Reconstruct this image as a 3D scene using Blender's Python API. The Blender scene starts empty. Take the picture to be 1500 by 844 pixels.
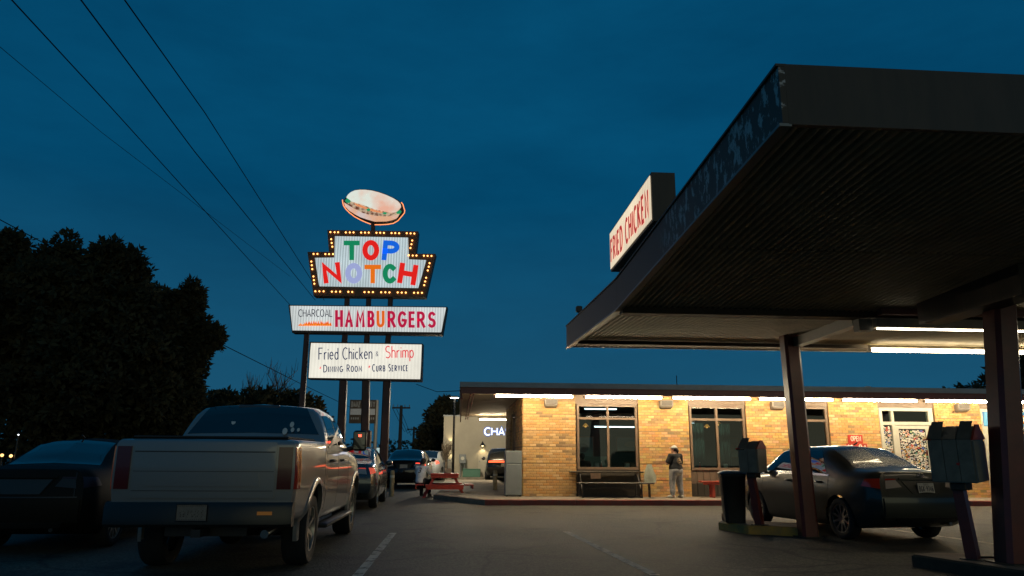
import bpy, math, random
import numpy as np
from math import sin, cos, pi, radians as R
from mathutils import Vector, Matrix

random.seed(7)
rng = np.random.default_rng(7)
SC = bpy.context.scene
COL = SC.collection

# ------------------------------------------------------------------ camera
FPX, PITCH, EYE, ROLL = 1060.0, R(13.0), 1.35, 0.0065
_r0 = Vector((1, 0, 0)); _f = Vector((0, cos(PITCH), sin(PITCH))); _u0 = Vector((0, -sin(PITCH), cos(PITCH)))
_r = _r0 * cos(ROLL) + _u0 * sin(ROLL); _u = _u0 * cos(ROLL) - _r0 * sin(ROLL)
cd = bpy.data.cameras.new('camera'); cam = bpy.data.objects.new('camera', cd); COL.objects.link(cam)
m3 = Matrix((( _r.x, _u.x, -_f.x), (_r.y, _u.y, -_f.y), (_r.z, _u.z, -_f.z)))
cam.matrix_world = Matrix.Translation((0, 0, EYE)) @ m3.to_4x4()
cd.sensor_width = 36.0; cd.lens = FPX / 1500 * 36.0; cd.clip_end = 2000; cd.clip_start = .05
SC.camera = cam

# ------------------------------------------------------------------ world, dusk sky
SUN_EL, SUN_AZ = R(6), R(160)          # warm fill sun added to lift the darks, low behind the camera
W = bpy.data.worlds.new("World"); SC.world = W; W.use_nodes = True
nt = W.node_tree; nt.nodes.clear()
out = nt.nodes.new('ShaderNodeOutputWorld'); bg = nt.nodes.new('ShaderNodeBackground')
sky = nt.nodes.new('ShaderNodeTexSky'); sky.sky_type = 'NISHITA'; sky.sun_disc = False
sky.sun_elevation = R(-3.0); sky.sun_rotation = SUN_AZ; sky.altitude = 100; sky.ozone_density = 4.0
sky.air_density = 1.0; sky.dust_density = .3
tc = nt.nodes.new('ShaderNodeTexCoord')
mp = nt.nodes.new('ShaderNodeMapping'); mp.inputs['Scale'].default_value = (1.6, 1.6, 5.0)
nz = nt.nodes.new('ShaderNodeTexNoise'); nz.inputs['Scale'].default_value = 1.3; nz.inputs['Detail'].default_value = 6; nz.inputs['Roughness'].default_value = .6
rp = nt.nodes.new('ShaderNodeValToRGB')
rp.color_ramp.elements[0].position = .35; rp.color_ramp.elements[0].color = (.72, .78, .80, 1)
rp.color_ramp.elements[1].position = .72; rp.color_ramp.elements[1].color = (1.6, 1.16, 1.12, 1)
tint = nt.nodes.new('ShaderNodeMix'); tint.data_type = 'RGBA'; tint.blend_type = 'MULTIPLY'; tint.inputs[0].default_value = 1
tint.inputs[7].default_value = (.03, 1.15, 1.35, 1)
flat = nt.nodes.new('ShaderNodeMix'); flat.data_type = 'RGBA'; flat.inputs[0].default_value = .75
flat.inputs[7].default_value = (.012, .74, 1.70, 1)
cl = nt.nodes.new('ShaderNodeMix'); cl.data_type = 'RGBA'; cl.blend_type = 'MULTIPLY'; cl.inputs[0].default_value = 1
L = nt.links.new
L(tc.outputs['Generated'], mp.inputs[0]); L(mp.outputs[0], nz.inputs['Vector']); L(nz.outputs['Fac'], rp.inputs[0])
L(sky.outputs[0], tint.inputs[6]); L(tint.outputs[2], flat.inputs[6]); L(flat.outputs[2], cl.inputs[6]); L(rp.outputs[0], cl.inputs[7])
sx = nt.nodes.new('ShaderNodeSeparateXYZ'); hz = nt.nodes.new('ShaderNodeMapRange'); hz.inputs[1].default_value = .0; hz.inputs[2].default_value = .34; hz.inputs[3].default_value = .55; hz.inputs[4].default_value = 0
hm = nt.nodes.new('ShaderNodeMix'); hm.data_type = 'RGBA'; hm.inputs[7].default_value = (.17, .84, 1.38, 1)     # paler air towards the skyline, all round
L(tc.outputs['Generated'], sx.inputs[0]); L(sx.outputs['Z'], hz.inputs[0]); L(hz.outputs[0], hm.inputs[0]); L(cl.outputs[2], hm.inputs[6]); L(hm.outputs[2], bg.inputs[0]); L(bg.outputs[0], out.inputs[0])
bg.inputs[1].default_value = 0.12

sd = bpy.data.lights.new('warm_fill_sun', 'SUN'); so = bpy.data.objects.new('warm_fill_sun', sd); COL.objects.link(so)
sd.energy = 0.26; sd.angle = R(50); sd.color = (1.0, .88, .38)
so.rotation_euler = (R(90) - SUN_EL, 0, pi - SUN_AZ)

vs = SC.view_settings; vs.view_transform = 'Standard'; vs.look = 'None'; vs.exposure = 0; vs.gamma = 1; vs.use_curve_mapping = False
SC.render.engine = 'CYCLES'
cy = SC.cycles; cy.use_denoising = True; cy.max_bounces = 6; cy.diffuse_bounces = 3; cy.glossy_bounces = 4; cy.transparent_max_bounces = 16
cy.sample_clamp_indirect = 4.0; cy.use_light_tree = True; cy.caustics_reflective = False; cy.caustics_refractive = False

# ------------------------------------------------------------------ picking points of the place
def ray(px, py): return _f + _r * ((px - 750) / FPX) - _u * ((py - 422) / FPX)
EYEV = Vector((0, 0, EYE))
def at(px, py, Y):
    d = ray(px, py); return EYEV + d * (Y / d.y)
def gnd(px, py, z=0.0):
    d = ray(px, py); return EYEV + d * ((z - EYE) / d.z)
FA = R(4.0); FO = Vector((0.37, 22.5, 0)); E1 = Vector((cos(FA), sin(FA), 0)); E2 = Vector((-sin(FA), cos(FA), 0))
def LW(s, t, z=0.0): return FO + E1 * s + E2 * t + Vector((0, 0, z))
def fac(px, py, off=0.0):
    d = ray(px, py); p0 = FO + E2 * off
    p = EYEV + d * ((p0 - EYEV).dot(E2) / d.dot(E2)); q = p - FO
    return (q.dot(E1), q.dot(E2), q.z)

# ------------------------------------------------------------------ materials
MATS = {}
def mat(name, col, rough=.6, metal=0.0, emis=None, es=0.0, var=0.0, vs_=6.0, bump=0.0, bs=40.0, coat=0.0, col2=None, spec=.5, stretch=None):
    if name in MATS: return MATS[name]
    m = bpy.data.materials.new(name); m.use_nodes = True; n = m.node_tree; b = n.nodes['Principled BSDF']
    b.inputs['Base Color'].default_value = (*col, 1); b.inputs['Roughness'].default_value = rough; b.inputs['Metallic'].default_value = metal
    b.inputs['Specular IOR Level'].default_value = spec
    if coat: b.inputs['Coat Weight'].default_value = coat; b.inputs['Coat Roughness'].default_value = .04
    if emis is not None:
        b.inputs['Emission Color'].default_value = (*emis, 1); b.inputs['Emission Strength'].default_value = es
    if var or col2 or bump:
        t = n.nodes.new('ShaderNodeTexCoord'); src = t.outputs['Object']
        if stretch:
            mpn = n.nodes.new('ShaderNodeMapping'); mpn.inputs['Scale'].default_value = stretch; n.links.new(src, mpn.inputs[0]); src = mpn.outputs[0]
    if var or col2:
        z = n.nodes.new('ShaderNodeTexNoise'); z.inputs['Scale'].default_value = vs_; z.inputs['Detail'].default_value = 6; z.inputs['Roughness'].default_value = .65
        n.links.new(src, z.inputs['Vector'])
        r = n.nodes.new('ShaderNodeValToRGB'); r.color_ramp.elements[0].position = .35; r.color_ramp.elements[1].position = .68
        c2 = col2 if col2 else tuple(min(1, c * (1 + var)) for c in col); c1 = col if col2 else tuple(c * (1 - var) for c in col)
        r.color_ramp.elements[0].color = (*c1, 1); r.color_ramp.elements[1].color = (*c2, 1)
        n.links.new(z.outputs['Fac'], r.inputs[0]); n.links.new(r.outputs[0], b.inputs['Base Color'])
        if var and rough > .15:
            mr = n.nodes.new('ShaderNodeMapRange'); mr.inputs[3].default_value = max(.05, rough - .12); mr.inputs[4].default_value = min(1, rough + .12)
            n.links.new(z.outputs['Fac'], mr.inputs[0]); n.links.new(mr.outputs[0], b.inputs['Roughness'])
    if bump:
        z2 = n.nodes.new('ShaderNodeTexNoise'); z2.inputs['Scale'].default_value = bs; z2.inputs['Detail'].default_value = 4
        n.links.new(src, z2.inputs['Vector'])
        bp = n.nodes.new('ShaderNodeBump'); bp.inputs['Strength'].default_value = bump; bp.inputs['Distance'].default_value = .02
        n.links.new(z2.outputs['Fac'], bp.inputs['Height']); n.links.new(bp.outputs[0], b.inputs['Normal'])
    MATS[name] = m; return m
def glow(name, col, s):
    return mat(name, tuple(min(.8, c) for c in col), .5, 0, col, s)
def attr_mat(name, rough=.7, emis=0.0, bump=0.0, bs=60):
    m = bpy.data.materials.new(name); m.use_nodes = True; n = m.node_tree; b = n.nodes['Principled BSDF']
    a = n.nodes.new('ShaderNodeAttribute'); a.attribute_name = 'tone'
    b.inputs['Roughness'].default_value = rough
    t = n.nodes.new('ShaderNodeTexCoord'); z = n.nodes.new('ShaderNodeTexNoise'); z.inputs['Scale'].default_value = 30; z.inputs['Detail'].default_value = 5
    n.links.new(t.outputs['Object'], z.inputs['Vector'])
    mr = n.nodes.new('ShaderNodeMapRange'); mr.inputs[3].default_value = .75; mr.inputs[4].default_value = 1.25; n.links.new(z.outputs['Fac'], mr.inputs[0])
    mx = n.nodes.new('ShaderNodeMix'); mx.data_type = 'RGBA'; mx.blend_type = 'MULTIPLY'; mx.inputs[0].default_value = 1
    n.links.new(a.outputs['Color'], mx.inputs[6]); n.links.new(mr.outputs[0], mx.inputs[7]); n.links.new(mx.outputs[2], b.inputs['Base Color'])
    if emis:
        n.links.new(a.outputs['Color'], b.inputs['Emission Color']); b.inputs['Emission Strength'].default_value = emis
    if bump:
        bp = n.nodes.new('ShaderNodeBump'); bp.inputs['Strength'].default_value = bump; bp.inputs['Distance'].default_value = .01
        n.links.new(z.outputs['Fac'], bp.inputs['Height']); n.links.new(bp.outputs[0], b.inputs['Normal'])
    return m
def glass_mat(name, tintc=(.55, .75, .75), refl=1.0):
    m = bpy.data.materials.new(name); m.use_nodes = True; n = m.node_tree; n.nodes.clear()
    o = n.nodes.new('ShaderNodeOutputMaterial'); t = n.nodes.new('ShaderNodeBsdfTransparent'); g = n.nodes.new('ShaderNodeBsdfGlossy')
    t.inputs[0].default_value = (*tintc, 1); g.inputs['Roughness'].default_value = .01; g.inputs['Color'].default_value = (refl, refl, refl, 1)
    fr = n.nodes.new('ShaderNodeFresnel'); fr.inputs[0].default_value = 1.6
    mx = n.nodes.new('ShaderNodeMixShader')
    n.links.new(fr.outputs[0], mx.inputs[0]); n.links.new(t.outputs[0], mx.inputs[1]); n.links.new(g.outputs[0], mx.inputs[2]); n.links.new(mx.outputs[0], o.inputs[0])
    return m

# ------------------------------------------------------------------ mesh helpers
class MB:
    def __init__(s): s.v = []; s.f = []; s.c = []; s.col = None
    def add(s, vs, fs):
        b = len(s.v); s.v += [tuple(v) for v in vs]
        for f in fs: s.f.append([i + b for i in f]); s.c.append(s.col)
        return s
    def box(s, a, b, mtx=None):
        (x0, y0, z0), (x1, y1, z1) = a, b
        vs = [(x0,y0,z0),(x1,y0,z0),(x1,y1,z0),(x0,y1,z0),(x0,y0,z1),(x1,y0,z1),(x1,y1,z1),(x0,y1,z1)]
        if mtx is not None: vs = [mtx @ Vector(v) for v in vs]
        return s.add(vs, [(0,3,2,1),(4,5,6,7),(0,1,5,4),(1,2,6,5),(2,3,7,6),(3,0,4,7)])
    def bbox(s, a, b, e=.01):      # box with small chamfers round the vertical and horizontal edges
        (x0, y0, z0), (x1, y1, z1) = a, b
        e = min(e, (x1-x0)*.3, (y1-y0)*.3, (z1-z0)*.3)
        rings = []
        def ring(i, z): return [(x0+i+e*0, y0+i+e, z),(x0+i+e, y0+i, z),(x1-i-e, y0+i, z),(x1-i, y0+i+e, z),(x1-i, y1-i-e, z),(x1-i-e, y1-i, z),(x0+i+e, y1-i, z),(x0+i, y1-i-e, z)]
        rings = [ring(e, z0), ring(0, z0+e), ring(0, z1-e), ring(e, z1)]
        return s.loft(rings, True)
    def loft(s, rings, caps=True, closed=True):
        n = len(rings[0]); b = len(s.v); vs = [tuple(p) for r in rings for p in r]; fs = []
        for i in range(len(rings)-1):
            for j in range(n if closed else n-1):
                k = (j+1) % n
                fs.append((i*n+j, i*n+k, (i+1)*n+k, (i+1)*n+j))
        if caps: fs.append(tuple(range(n-1, -1, -1))); fs.append(tuple((len(rings)-1)*n + j for j in range(n)))
        return s.add(vs, fs)
    def tube(s, pts, r, n=8, caps=True):
        pts = [Vector(p) for p in pts]; rs = r if isinstance(r, (list, tuple)) else [r]*len(pts); rings = []
        prev = None
        for i, p in enumerate(pts):
            d = (pts[min(i+1, len(pts)-1)] - pts[max(i-1, 0)]).normalized()
            ref = Vector((0,0,1)) if abs(d.z) < .95 else Vector((1,0,0))
            if prev is not None and prev.cross(d).length > .05: a = (prev - d*prev.dot(d)).normalized()
            else: a = d.cross(ref).normalized()
            prev = a; b = d.cross(a)
            rings.append([p + (a*cos(2*pi*k/n) + b*sin(2*pi*k/n))*rs[i] for k in range(n)])
        return s.loft(rings, caps)
    def prism(s, poly, d, back=True):   # poly: 3-D points of a planar outline, d: extrusion vector
        n = len(poly); poly = [Vector(p) for p in poly]; d = Vector(d)
        fs = [tuple(range(n))] + [(i, i+n, (i+1) % n + n, (i+1) % n) for i in range(n)]
        if back: fs.append(tuple(range(2*n-1, n-1, -1)))
        return s.add(poly + [p+d for p in poly], fs)
    def quad(s, a, b, c, d): return s.add([a,b,c,d], [(0,1,2,3)])
    def sphere(s, c, r, n=8, m=6, sc=(1,1,1)):
        rings = [[(c[0]+r*sc[0]*sin(pi*i/m)*cos(2*pi*k/n), c[1]+r*sc[1]*sin(pi*i/m)*sin(2*pi*k/n), c[2]-r*sc[2]*cos(pi*i/m)) for k in range(n)] for i in range(1, m)]
        b = len(s.v); s.loft(rings, False)
        bot = len(s.v); s.v += [(c[0],c[1],c[2]-r*sc[2]), (c[0],c[1],c[2]+r*sc[2])]
        for k in range(n):
            s.f.append([bot, b+(k+1)%n, b+k]); s.c.append(s.col)
            t = b+(m-2)*n; s.f.append([bot+1, t+k, t+(k+1)%n]); s.c.append(s.col)
        return s
    def lathe(s, prof, n=24, axis='z', c=(0,0,0), caps=False):
        rings = []
        for r, h in prof:
            if axis == 'z': rings.append([(c[0]+r*cos(2*pi*k/n), c[1]+r*sin(2*pi*k/n), c[2]+h) for k in range(n)])
            elif axis == 'y': rings.append([(c[0]+r*sin(2*pi*k/n), c[1]+h, c[2]+r*cos(2*pi*k/n)) for k in range(n)])
        return s.loft(rings, caps)
    def mesh(s, name, m, smooth=False):
        me = bpy.data.meshes.new(name); me.from_pydata(s.v, [], s.f)
        if any(c is not None for c in s.c):
            a = me.color_attributes.new('tone', 'FLOAT_COLOR', 'CORNER')
            arr = []
            for f, c in zip(s.f, s.c): arr += [*(c or (.5,.5,.5)), 1.0] * len(f)
            a.data.foreach_set('color', arr)
        for x in (m if isinstance(m, (list, tuple)) else [m]):
            if x is not None: me.materials.append(x)
        me.validate(); me.update()
        if smooth: smooth_mesh(me, smooth if smooth is not True else 40)
        return me
    def build(s, name, m, parent=None, smooth=False): return put(name, s.mesh(name, m, smooth), parent)
def smooth_mesh(me, ang=40):
    me.polygons.foreach_set('use_smooth', [True]*len(me.polygons))
    try: me.set_sharp_from_angle(angle=R(ang))
    except Exception: pass
def put(name, me, parent=None, loc=None, rz=None):
    o = bpy.data.objects.new(name, me); COL.objects.link(o)
    if parent is not None: o.parent = parent
    if loc is not None: o.location = loc
    if rz is not None: o.rotation_euler = (0,0,rz)
    return o
def tag(o, label=None, cat=None, group=None, kind=None):
    if label: o['label'] = label
    if cat: o['category'] = cat
    if group: o['group'] = group
    if kind: o['kind'] = kind
    return o
def thing(name, label, cat, loc=(0,0,0), rz=0.0, group=None):
    o = put(name, None, None, loc, rz); return tag(o, label, cat, group)
def part_label(o, l): o['label'] = l; return o
CHILD = None
def copy_tree(o, parent=None, skip=()):
    global CHILD
    if parent is None:
        CHILD = {}
        for x in bpy.data.objects:
            if x.parent is not None: CHILD.setdefault(x.parent, []).append(x)
    c = o.copy(); COL.objects.link(c)
    if parent is not None: c.parent = parent
    for ch in CHILD.get(o, []):
        if not ch.name.split('.')[0] in skip: copy_tree(ch, c, skip)
    return c
def remat(o, old, new):           # copies keep their shared mesh and take another material on the object
    for s_ in o.material_slots:
        if s_.material == old: s_.link = 'OBJECT'; s_.material = new
def all_children(o):
    r = []
    for x in bpy.data.objects:
        p = x.parent
        while p is not None:
            if p == o: r.append(x); break
            p = p.parent
    return r

# ------------------------------------------------------------------ stroke lettering
def arc(cx, cy, rx, ry, a0, a1, n=10): return [(cx+rx*cos(R(a0+(a1-a0)*i/n)), cy+ry*sin(R(a0+(a1-a0)*i/n))) for i in range(n+1)]
def glyphs():
    G = {}
    G['A'] = (.62, [[(0,0),(.31,1),(.62,0)], [(.12,.32),(.50,.32)]])
    G['B'] = (.52, [[(0,0),(0,1),(.26,1)]+arc(.26,.76,.22,.24,90,-90)+[(0,.52)], [(.26,.52)]+arc(.26,.26,.26,.26,90,-90)+[(0,0)]])
    G['C'] = (.54, [arc(.32,.5,.32,.5,50,310,16)])
    G['D'] = (.56, [[(0,0),(0,1),(.2,1)]+arc(.2,.5,.36,.5,90,-90,12)+[(0,0)]])
    G['E'] = (.44, [[(.44,1),(0,1),(0,0),(.44,0)], [(0,.52),(.38,.52)]])
    G['F'] = (.42, [[(.42,1),(0,1),(0,0)], [(0,.52),(.34,.52)]])
    G['G'] = (.58, [arc(.32,.5,.32,.5,50,350,16)+[(.38,.44)]])
    G['H'] = (.54, [[(0,0),(0,1)], [(.54,0),(.54,1)], [(0,.52),(.54,.52)]])
    G['I'] = (.0, [[(0,0),(0,1)]])
    G['K'] = (.52, [[(0,0),(0,1)], [(.5,1),(.02,.45)], [(.16,.6),(.52,0)]])
    G['L'] = (.42, [[(0,1),(0,0),(.42,0)]])
    G['M'] = (.70, [[(0,0),(.05,1),(.35,.3),(.65,1),(.70,0)]])
    G['N'] = (.54, [[(0,0),(0,1),(.54,0),(.54,1)]])
    G['O'] = (.62, [arc(.31,.5,.31,.5,0,360,22)])
    G['P'] = (.50, [[(0,0),(0,1),(.24,1)]+arc(.24,.73,.26,.27,90,-90)+[(0,.46)]])
    G['R'] = (.54, [[(0,0),(0,1),(.26,1)]+arc(.26,.74,.24,.26,90,-90)+[(0,.48)], [(.24,.48),(.54,0)]])
    G['S'] = (.48, [arc(.25,.75,.22,.25,40,270,10)+arc(.24,.25,.24,.25,90,-140,10)[1:]])
    G['T'] = (.54, [[(0,1),(.54,1)], [(.27,1),(.27,0)]])
    G['U'] = (.52, [[(0,1),(0,.27)]+arc(.26,.27,.26,.27,180,360)+[(.52,1)]])
    G['V'] = (.58, [[(0,1),(.29,0),(.58,1)]])
    G['W'] = (.84, [[(0,1),(.21,0),(.42,.8),(.63,0),(.84,1)]])
    G['X'] = (.54, [[(0,0),(.54,1)], [(0,1),(.54,0)]])
    G['Y'] = (.54, [[(0,1),(.27,.45),(.54,1)], [(.27,.45),(.27,0)]])
    G['Z'] = (.50, [[(0,1),(.5,1),(0,0),(.5,0)]])
    G['0'] = (.46, [arc(.23,.5,.23,.5,0,360,18)])
    G['3'] = (.46, [arc(.2,.75,.24,.25,140,-90,10)+arc(.2,.25,.26,.25,90,-140,10)[1:]])
    G['4'] = (.5, [[(.38,0),(.38,1),(0,.3),(.5,.3)]])
    G['6'] = (.46, [arc(.26,.66,.23,.34,60,180,8)+[(.02,.3)], arc(.23,.27,.21,.27,0,360,16)])
    G['7'] = (.46, [[(0,1),(.46,1),(.14,0)]])
    G['9'] = (.46, [arc(.21,.72,.21,.28,0,360,16), [(.42,.72),(.4,.3),(.2,0)]])
    G['r'] = (.24, [[(0,0),(0,.62)], [(0,.42),(.08,.58),(.26,.62)]])
    G['i'] = (.0, [[(0,0),(0,.62)], [(0,.80),(0,.88)]])
    G['e'] = (.36, [[(0,.34),(.35,.34)]+arc(.18,.33,.18,.31,5,315,12)])
    G['d'] = (.36, [[(.36,1),(.36,0)], arc(.19,.31,.18,.31,0,360,14)])
    G['h'] = (.34, [[(0,0),(0,1)], [(0,.40)]+arc(.17,.42,.17,.21,180,0,8)+[(.34,0)]])
    G['c'] = (.32, [arc(.19,.31,.19,.31,55,305,12)])
    G['k'] = (.34, [[(0,0),(0,1)], [(.32,.62),(.0,.26)], [(.12,.4),(.34,0)]])
    G['n'] = (.34, [[(0,0),(0,.62)], [(0,.40)]+arc(.17,.42,.17,.2,180,0,8)+[(.34,0)]])
    G['m'] = (.56, [[(0,0),(0,.62)], [(0,.42)]+arc(.14,.44,.14,.18,180,0,8)+[(.28,0)], [(.28,.42)]+arc(.42,.44,.14,.18,180,0,8)+[(.56,0)]])
    G['p'] = (.36, [[(0,.62),(0,-.32)], arc(.18,.31,.18,.31,0,360,14)])
    G['a'] = (.36, [[(.36,.62),(.36,0)], arc(.18,.31,.18,.31,0,360,14)])
    G['y'] = (.36, [[(0,.62),(.18,.05)], [(.36,.62),(.1,-.3)]])
    G['t'] = (.28, [[(.12,.9),(.12,0)], [(0,.62),(.28,.62)]])
    G['u'] = (.34, [[(0,.62),(0,.2)]+arc(.17,.2,.17,.2,180,360,8)+[(.34,.62)]])
    G['l'] = (.0, [[(0,0),(0,1)]])
    G['&'] = (.5, [[(.5,0),(.08,.75)]+arc(.22,.8,.15,.2,190,-20,8)+[(.06,.38)]+arc(.22,.22,.2,.22,150,330,8)+[(.46,.42)]])
    G['-'] = (.3, [[(0,.5),(.3,.5)]])
    G['.'] = (.0, [[(0,0),(0,.08)]])
    return G
GL = glyphs()
def ribbon(mb, pts, w, to3, lift):
    P = [Vector((p[0], p[1])) for p in pts]; n = len(P)
    closed = (P[0]-P[-1]).length < 1e-5
    if closed: P = P[:-1]; n -= 1
    Ls, Rs = [], []
    for i in range(n):
        if closed: a, b = P[(i-1) % n], P[(i+1) % n]
        else: a, b = P[max(i-1,0)], P[min(i+1,n-1)]
        d1 = (P[i]-a) if (P[i]-a).length > 1e-6 else (b-P[i]); d2 = (b-P[i]) if (b-P[i]).length > 1e-6 else d1
        d1 = d1.normalized(); d2 = d2.normalized(); n1 = Vector((-d1.y, d1.x)); n2 = Vector((-d2.y, d2.x))
        mm = n1+n2
        mm = mm.normalized() if mm.length > .2 else n1
        k = min(1/max(.35, mm.dot(n1)), 2.0)
        Ls.append(P[i]+mm*w*.5*k); Rs.append(P[i]-mm*w*.5*k)
    vs = [to3(p.x, p.y, lift) for p in Ls] + [to3(p.x, p.y, lift) for p in Rs]
    fs = [(i, n+i, n+(i+1) % n, (i+1) % n) for i in range(n if closed else n-1)]
    mb.add(vs, fs)
def text_width(txt, gap=.2, xs=1.0): return sum((GL[c][0]*xs+gap) if c != ' ' else .4 for c in txt)-gap
def letters(mb, txt, to3, h=1.0, x0=0.0, y0=0.0, tw=.12, gap=.2, xs=1.0, lift=0.004, small=None):
    """draws txt with its baseline at y0 (units of to3); small caps: letters after the first of a word at that scale"""
    x = x0; first = True
    for ch in txt:
        if ch == ' ': x += .4*h; first = True; continue
        w, strokes = GL[ch]; hh = h*(small if (small and not first) else 1.0); first = False
        for k, st in enumerate(strokes):
            ribbon(mb, [(x+px*hh*xs, y0+py*hh) for px, py in st], tw*h, to3, lift+.0006*k)
        x += (w*xs*hh+gap*h)
    return x
def fit_text(mb, txt, to3, x0, x1, y0, y1, tw=.12, gap=.2, lift=.004, small=None):
    h = y1-y0; hh = abs(h)
    mbt = MB(); w1 = letters(mbt, txt, to3, h=hh, tw=tw, gap=gap, xs=1.0, small=small)-gap*hh
    fixed = sum(gap for c in txt if c != ' ')*hh-gap*hh+txt.count(' ')*.4*hh; var = w1-fixed
    xs = max(.15, (abs(x1-x0)-tw*hh-fixed)/var)
    return letters(mb, txt, to3, h=hh, x0=x0+tw*hh*.5, y0=y0+tw*hh*.0, tw=tw, gap=gap, xs=xs, lift=lift, small=small)

# ================================================================== MATERIALS OF THE PLACE
def asphalt():
    m = bpy.data.materials.new('asphalt'); m.use_nodes = True; n = m.node_tree; b = n.nodes['Principled BSDF']; l = n.links.new
    t = n.nodes.new('ShaderNodeTexCoord')
    big = n.nodes.new('ShaderNodeTexNoise'); big.inputs['Scale'].default_value = .35; big.inputs['Detail'].default_value = 7; big.inputs['Roughness'].default_value = .62
    fine = n.nodes.new('ShaderNodeTexNoise'); fine.inputs['Scale'].default_value = 26; fine.inputs['Detail'].default_value = 5; fine.inputs['Roughness'].default_value = .7
    vor = n.nodes.new('ShaderNodeTexVoronoi'); vor.inputs['Scale'].default_value = 34
    crk = n.nodes.new('ShaderNodeTexVoronoi'); crk.feature = 'DISTANCE_TO_EDGE'; crk.inputs['Scale'].default_value = .42
    wrp = n.nodes.new('ShaderNodeTexNoise'); wrp.inputs['Scale'].default_value = 1.2; wrp.inputs['Detail'].default_value = 5
    wm = n.nodes.new('ShaderNodeMix'); wm.data_type = 'RGBA'; wm.inputs[0].default_value = .35
    for x in (big, fine, vor, wrp): l(t.outputs['Object'], x.inputs['Vector'])
    l(t.outputs['Object'], wm.inputs[6]); l(wrp.outputs['Color'], wm.inputs[7]); l(wm.outputs[2], crk.inputs['Vector'])
    r1 = n.nodes.new('ShaderNodeValToRGB'); r1.color_ramp.elements[0].position = .3; r1.color_ramp.elements[1].position = .72
    r1.color_ramp.elements[0].color = (.018,.017,.012,1); r1.color_ramp.elements[1].color = (.078,.074,.053,1)
    l(big.outputs['Fac'], r1.inputs[0])
    mr = n.nodes.new('ShaderNodeMapRange'); mr.inputs[1].default_value = .3; mr.inputs[2].default_value = .75; mr.inputs[3].default_value = .35; mr.inputs[4].default_value = 2.0
    l(fine.outputs['Fac'], mr.inputs[0])
    mx = n.nodes.new('ShaderNodeMix'); mx.data_type = 'RGBA'; mx.blend_type = 'MULTIPLY'; mx.inputs[0].default_value = 1
    sp = n.nodes.new('ShaderNodeSeparateColor'); l(vor.outputs['Color'], sp.inputs[0])
    sr = n.nodes.new('ShaderNodeMapRange'); sr.inputs[1].default_value = .0; sr.inputs[2].default_value = 1.0; sr.inputs[3].default_value = .45; sr.inputs[4].default_value = 1.7; l(sp.outputs[0], sr.inputs[0])
    sm = n.nodes.new('ShaderNodeMath'); sm.operation = 'MULTIPLY'; l(mr.outputs[0], sm.inputs[0]); l(sr.outputs[0], sm.inputs[1])
    l(r1.outputs[0], mx.inputs[6]); l(sm.outputs[0], mx.inputs[7])
    cr = n.nodes.new('ShaderNodeMapRange'); cr.inputs[1].default_value = .0; cr.inputs[2].default_value = .014; cr.inputs[3].default_value = .25; cr.inputs[4].default_value = 1
    l(crk.outputs['Distance'], cr.inputs[0])
    mx2 = n.nodes.new('ShaderNodeMix'); mx2.data_type = 'RGBA'; mx2.blend_type = 'MULTIPLY'; mx2.inputs[0].default_value = 1
    l(mx.outputs[2], mx2.inputs[6]); l(cr.outputs[0], mx2.inputs[7])
    oil = n.nodes.new('ShaderNodeTexNoise'); oil.inputs['Scale'].default_value = 1.1; oil.inputs['Detail'].default_value = 3; l(t.outputs['Object'], oil.inputs['Vector'])
    oc = n.nodes.new('ShaderNodeMapRange'); oc.inputs[1].default_value = .56; oc.inputs[2].default_value = .66; oc.inputs[3].default_value = 1; oc.inputs[4].default_value = .38; l(oil.outputs['Fac'], oc.inputs[0])
    mx3 = n.nodes.new('ShaderNodeMix'); mx3.data_type = 'RGBA'; mx3.blend_type = 'MULTIPLY'; mx3.inputs[0].default_value = 1; l(mx2.outputs[2], mx3.inputs[6]); l(oc.outputs[0], mx3.inputs[7]); l(mx3.outputs[2], b.inputs['Base Color'])
    rr = n.nodes.new('ShaderNodeMapRange'); rr.inputs[3].default_value = .55; rr.inputs[4].default_value = .85; l(big.outputs['Fac'], rr.inputs[0]); l(rr.outputs[0], b.inputs['Roughness'])
    ad = n.nodes.new('ShaderNodeMath'); ad.operation = 'ADD'; l(vor.outputs['Distance'], ad.inputs[0]); l(fine.outputs['Fac'], ad.inputs[1])
    bp = n.nodes.new('ShaderNodeBump'); bp.inputs['Strength'].default_value = .55; bp.inputs['Distance'].default_value = .012
    l(ad.outputs[0], bp.inputs['Height']); l(bp.outputs[0], b.inputs['Normal'])
    return m
M_ASPH = asphalt()
M_CONC = mat('concrete', (.26,.22,.165), .8, var=.28, vs_=3, bump=.3, bs=30)
M_CONC2 = mat('old_concrete', (.20,.15,.11), .85, col2=(.32,.24,.17), vs_=4, bump=.35, bs=22)
M_KERB = mat('red_kerb_paint', (.30,.035,.022), .6, col2=(.20,.07,.05), vs_=7, bump=.3, bs=25)
M_YELLOW = mat('yellow_paint', (.52,.30,.05), .6, col2=(.30,.20,.08), vs_=5, bump=.3, bs=25)
M_MORTAR = mat('mortar', (.34,.225,.115), .9, var=.2, vs_=12)
M_FRAME = mat('bronze_frame', (.17,.115,.075), .45, var=.12, vs_=4)
M_CREAM = mat('cream_frame', (.52,.50,.42), .5, var=.08)
M_FASCIA_RED = mat('red_fascia_paint', (.15,.045,.038), .5, var=.2, vs_=2.2, bump=.1, bs=6)
M_CAP = mat('metal_cap', (.26,.28,.29), .5, .0, var=.15, vs_=2)
M_DARKWOOD = mat('dark_panel', (.035,.028,.02), .7, var=.3, vs_=8)
M_BOARD = mat('brown_board', (.15,.10,.065), .65, var=.2, vs_=5, stretch=(6,6,.6))
M_SOFF = mat('soffit_board', (.52,.43,.30), .7, var=.22, vs_=2.5, stretch=(.5,6,1))
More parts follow.
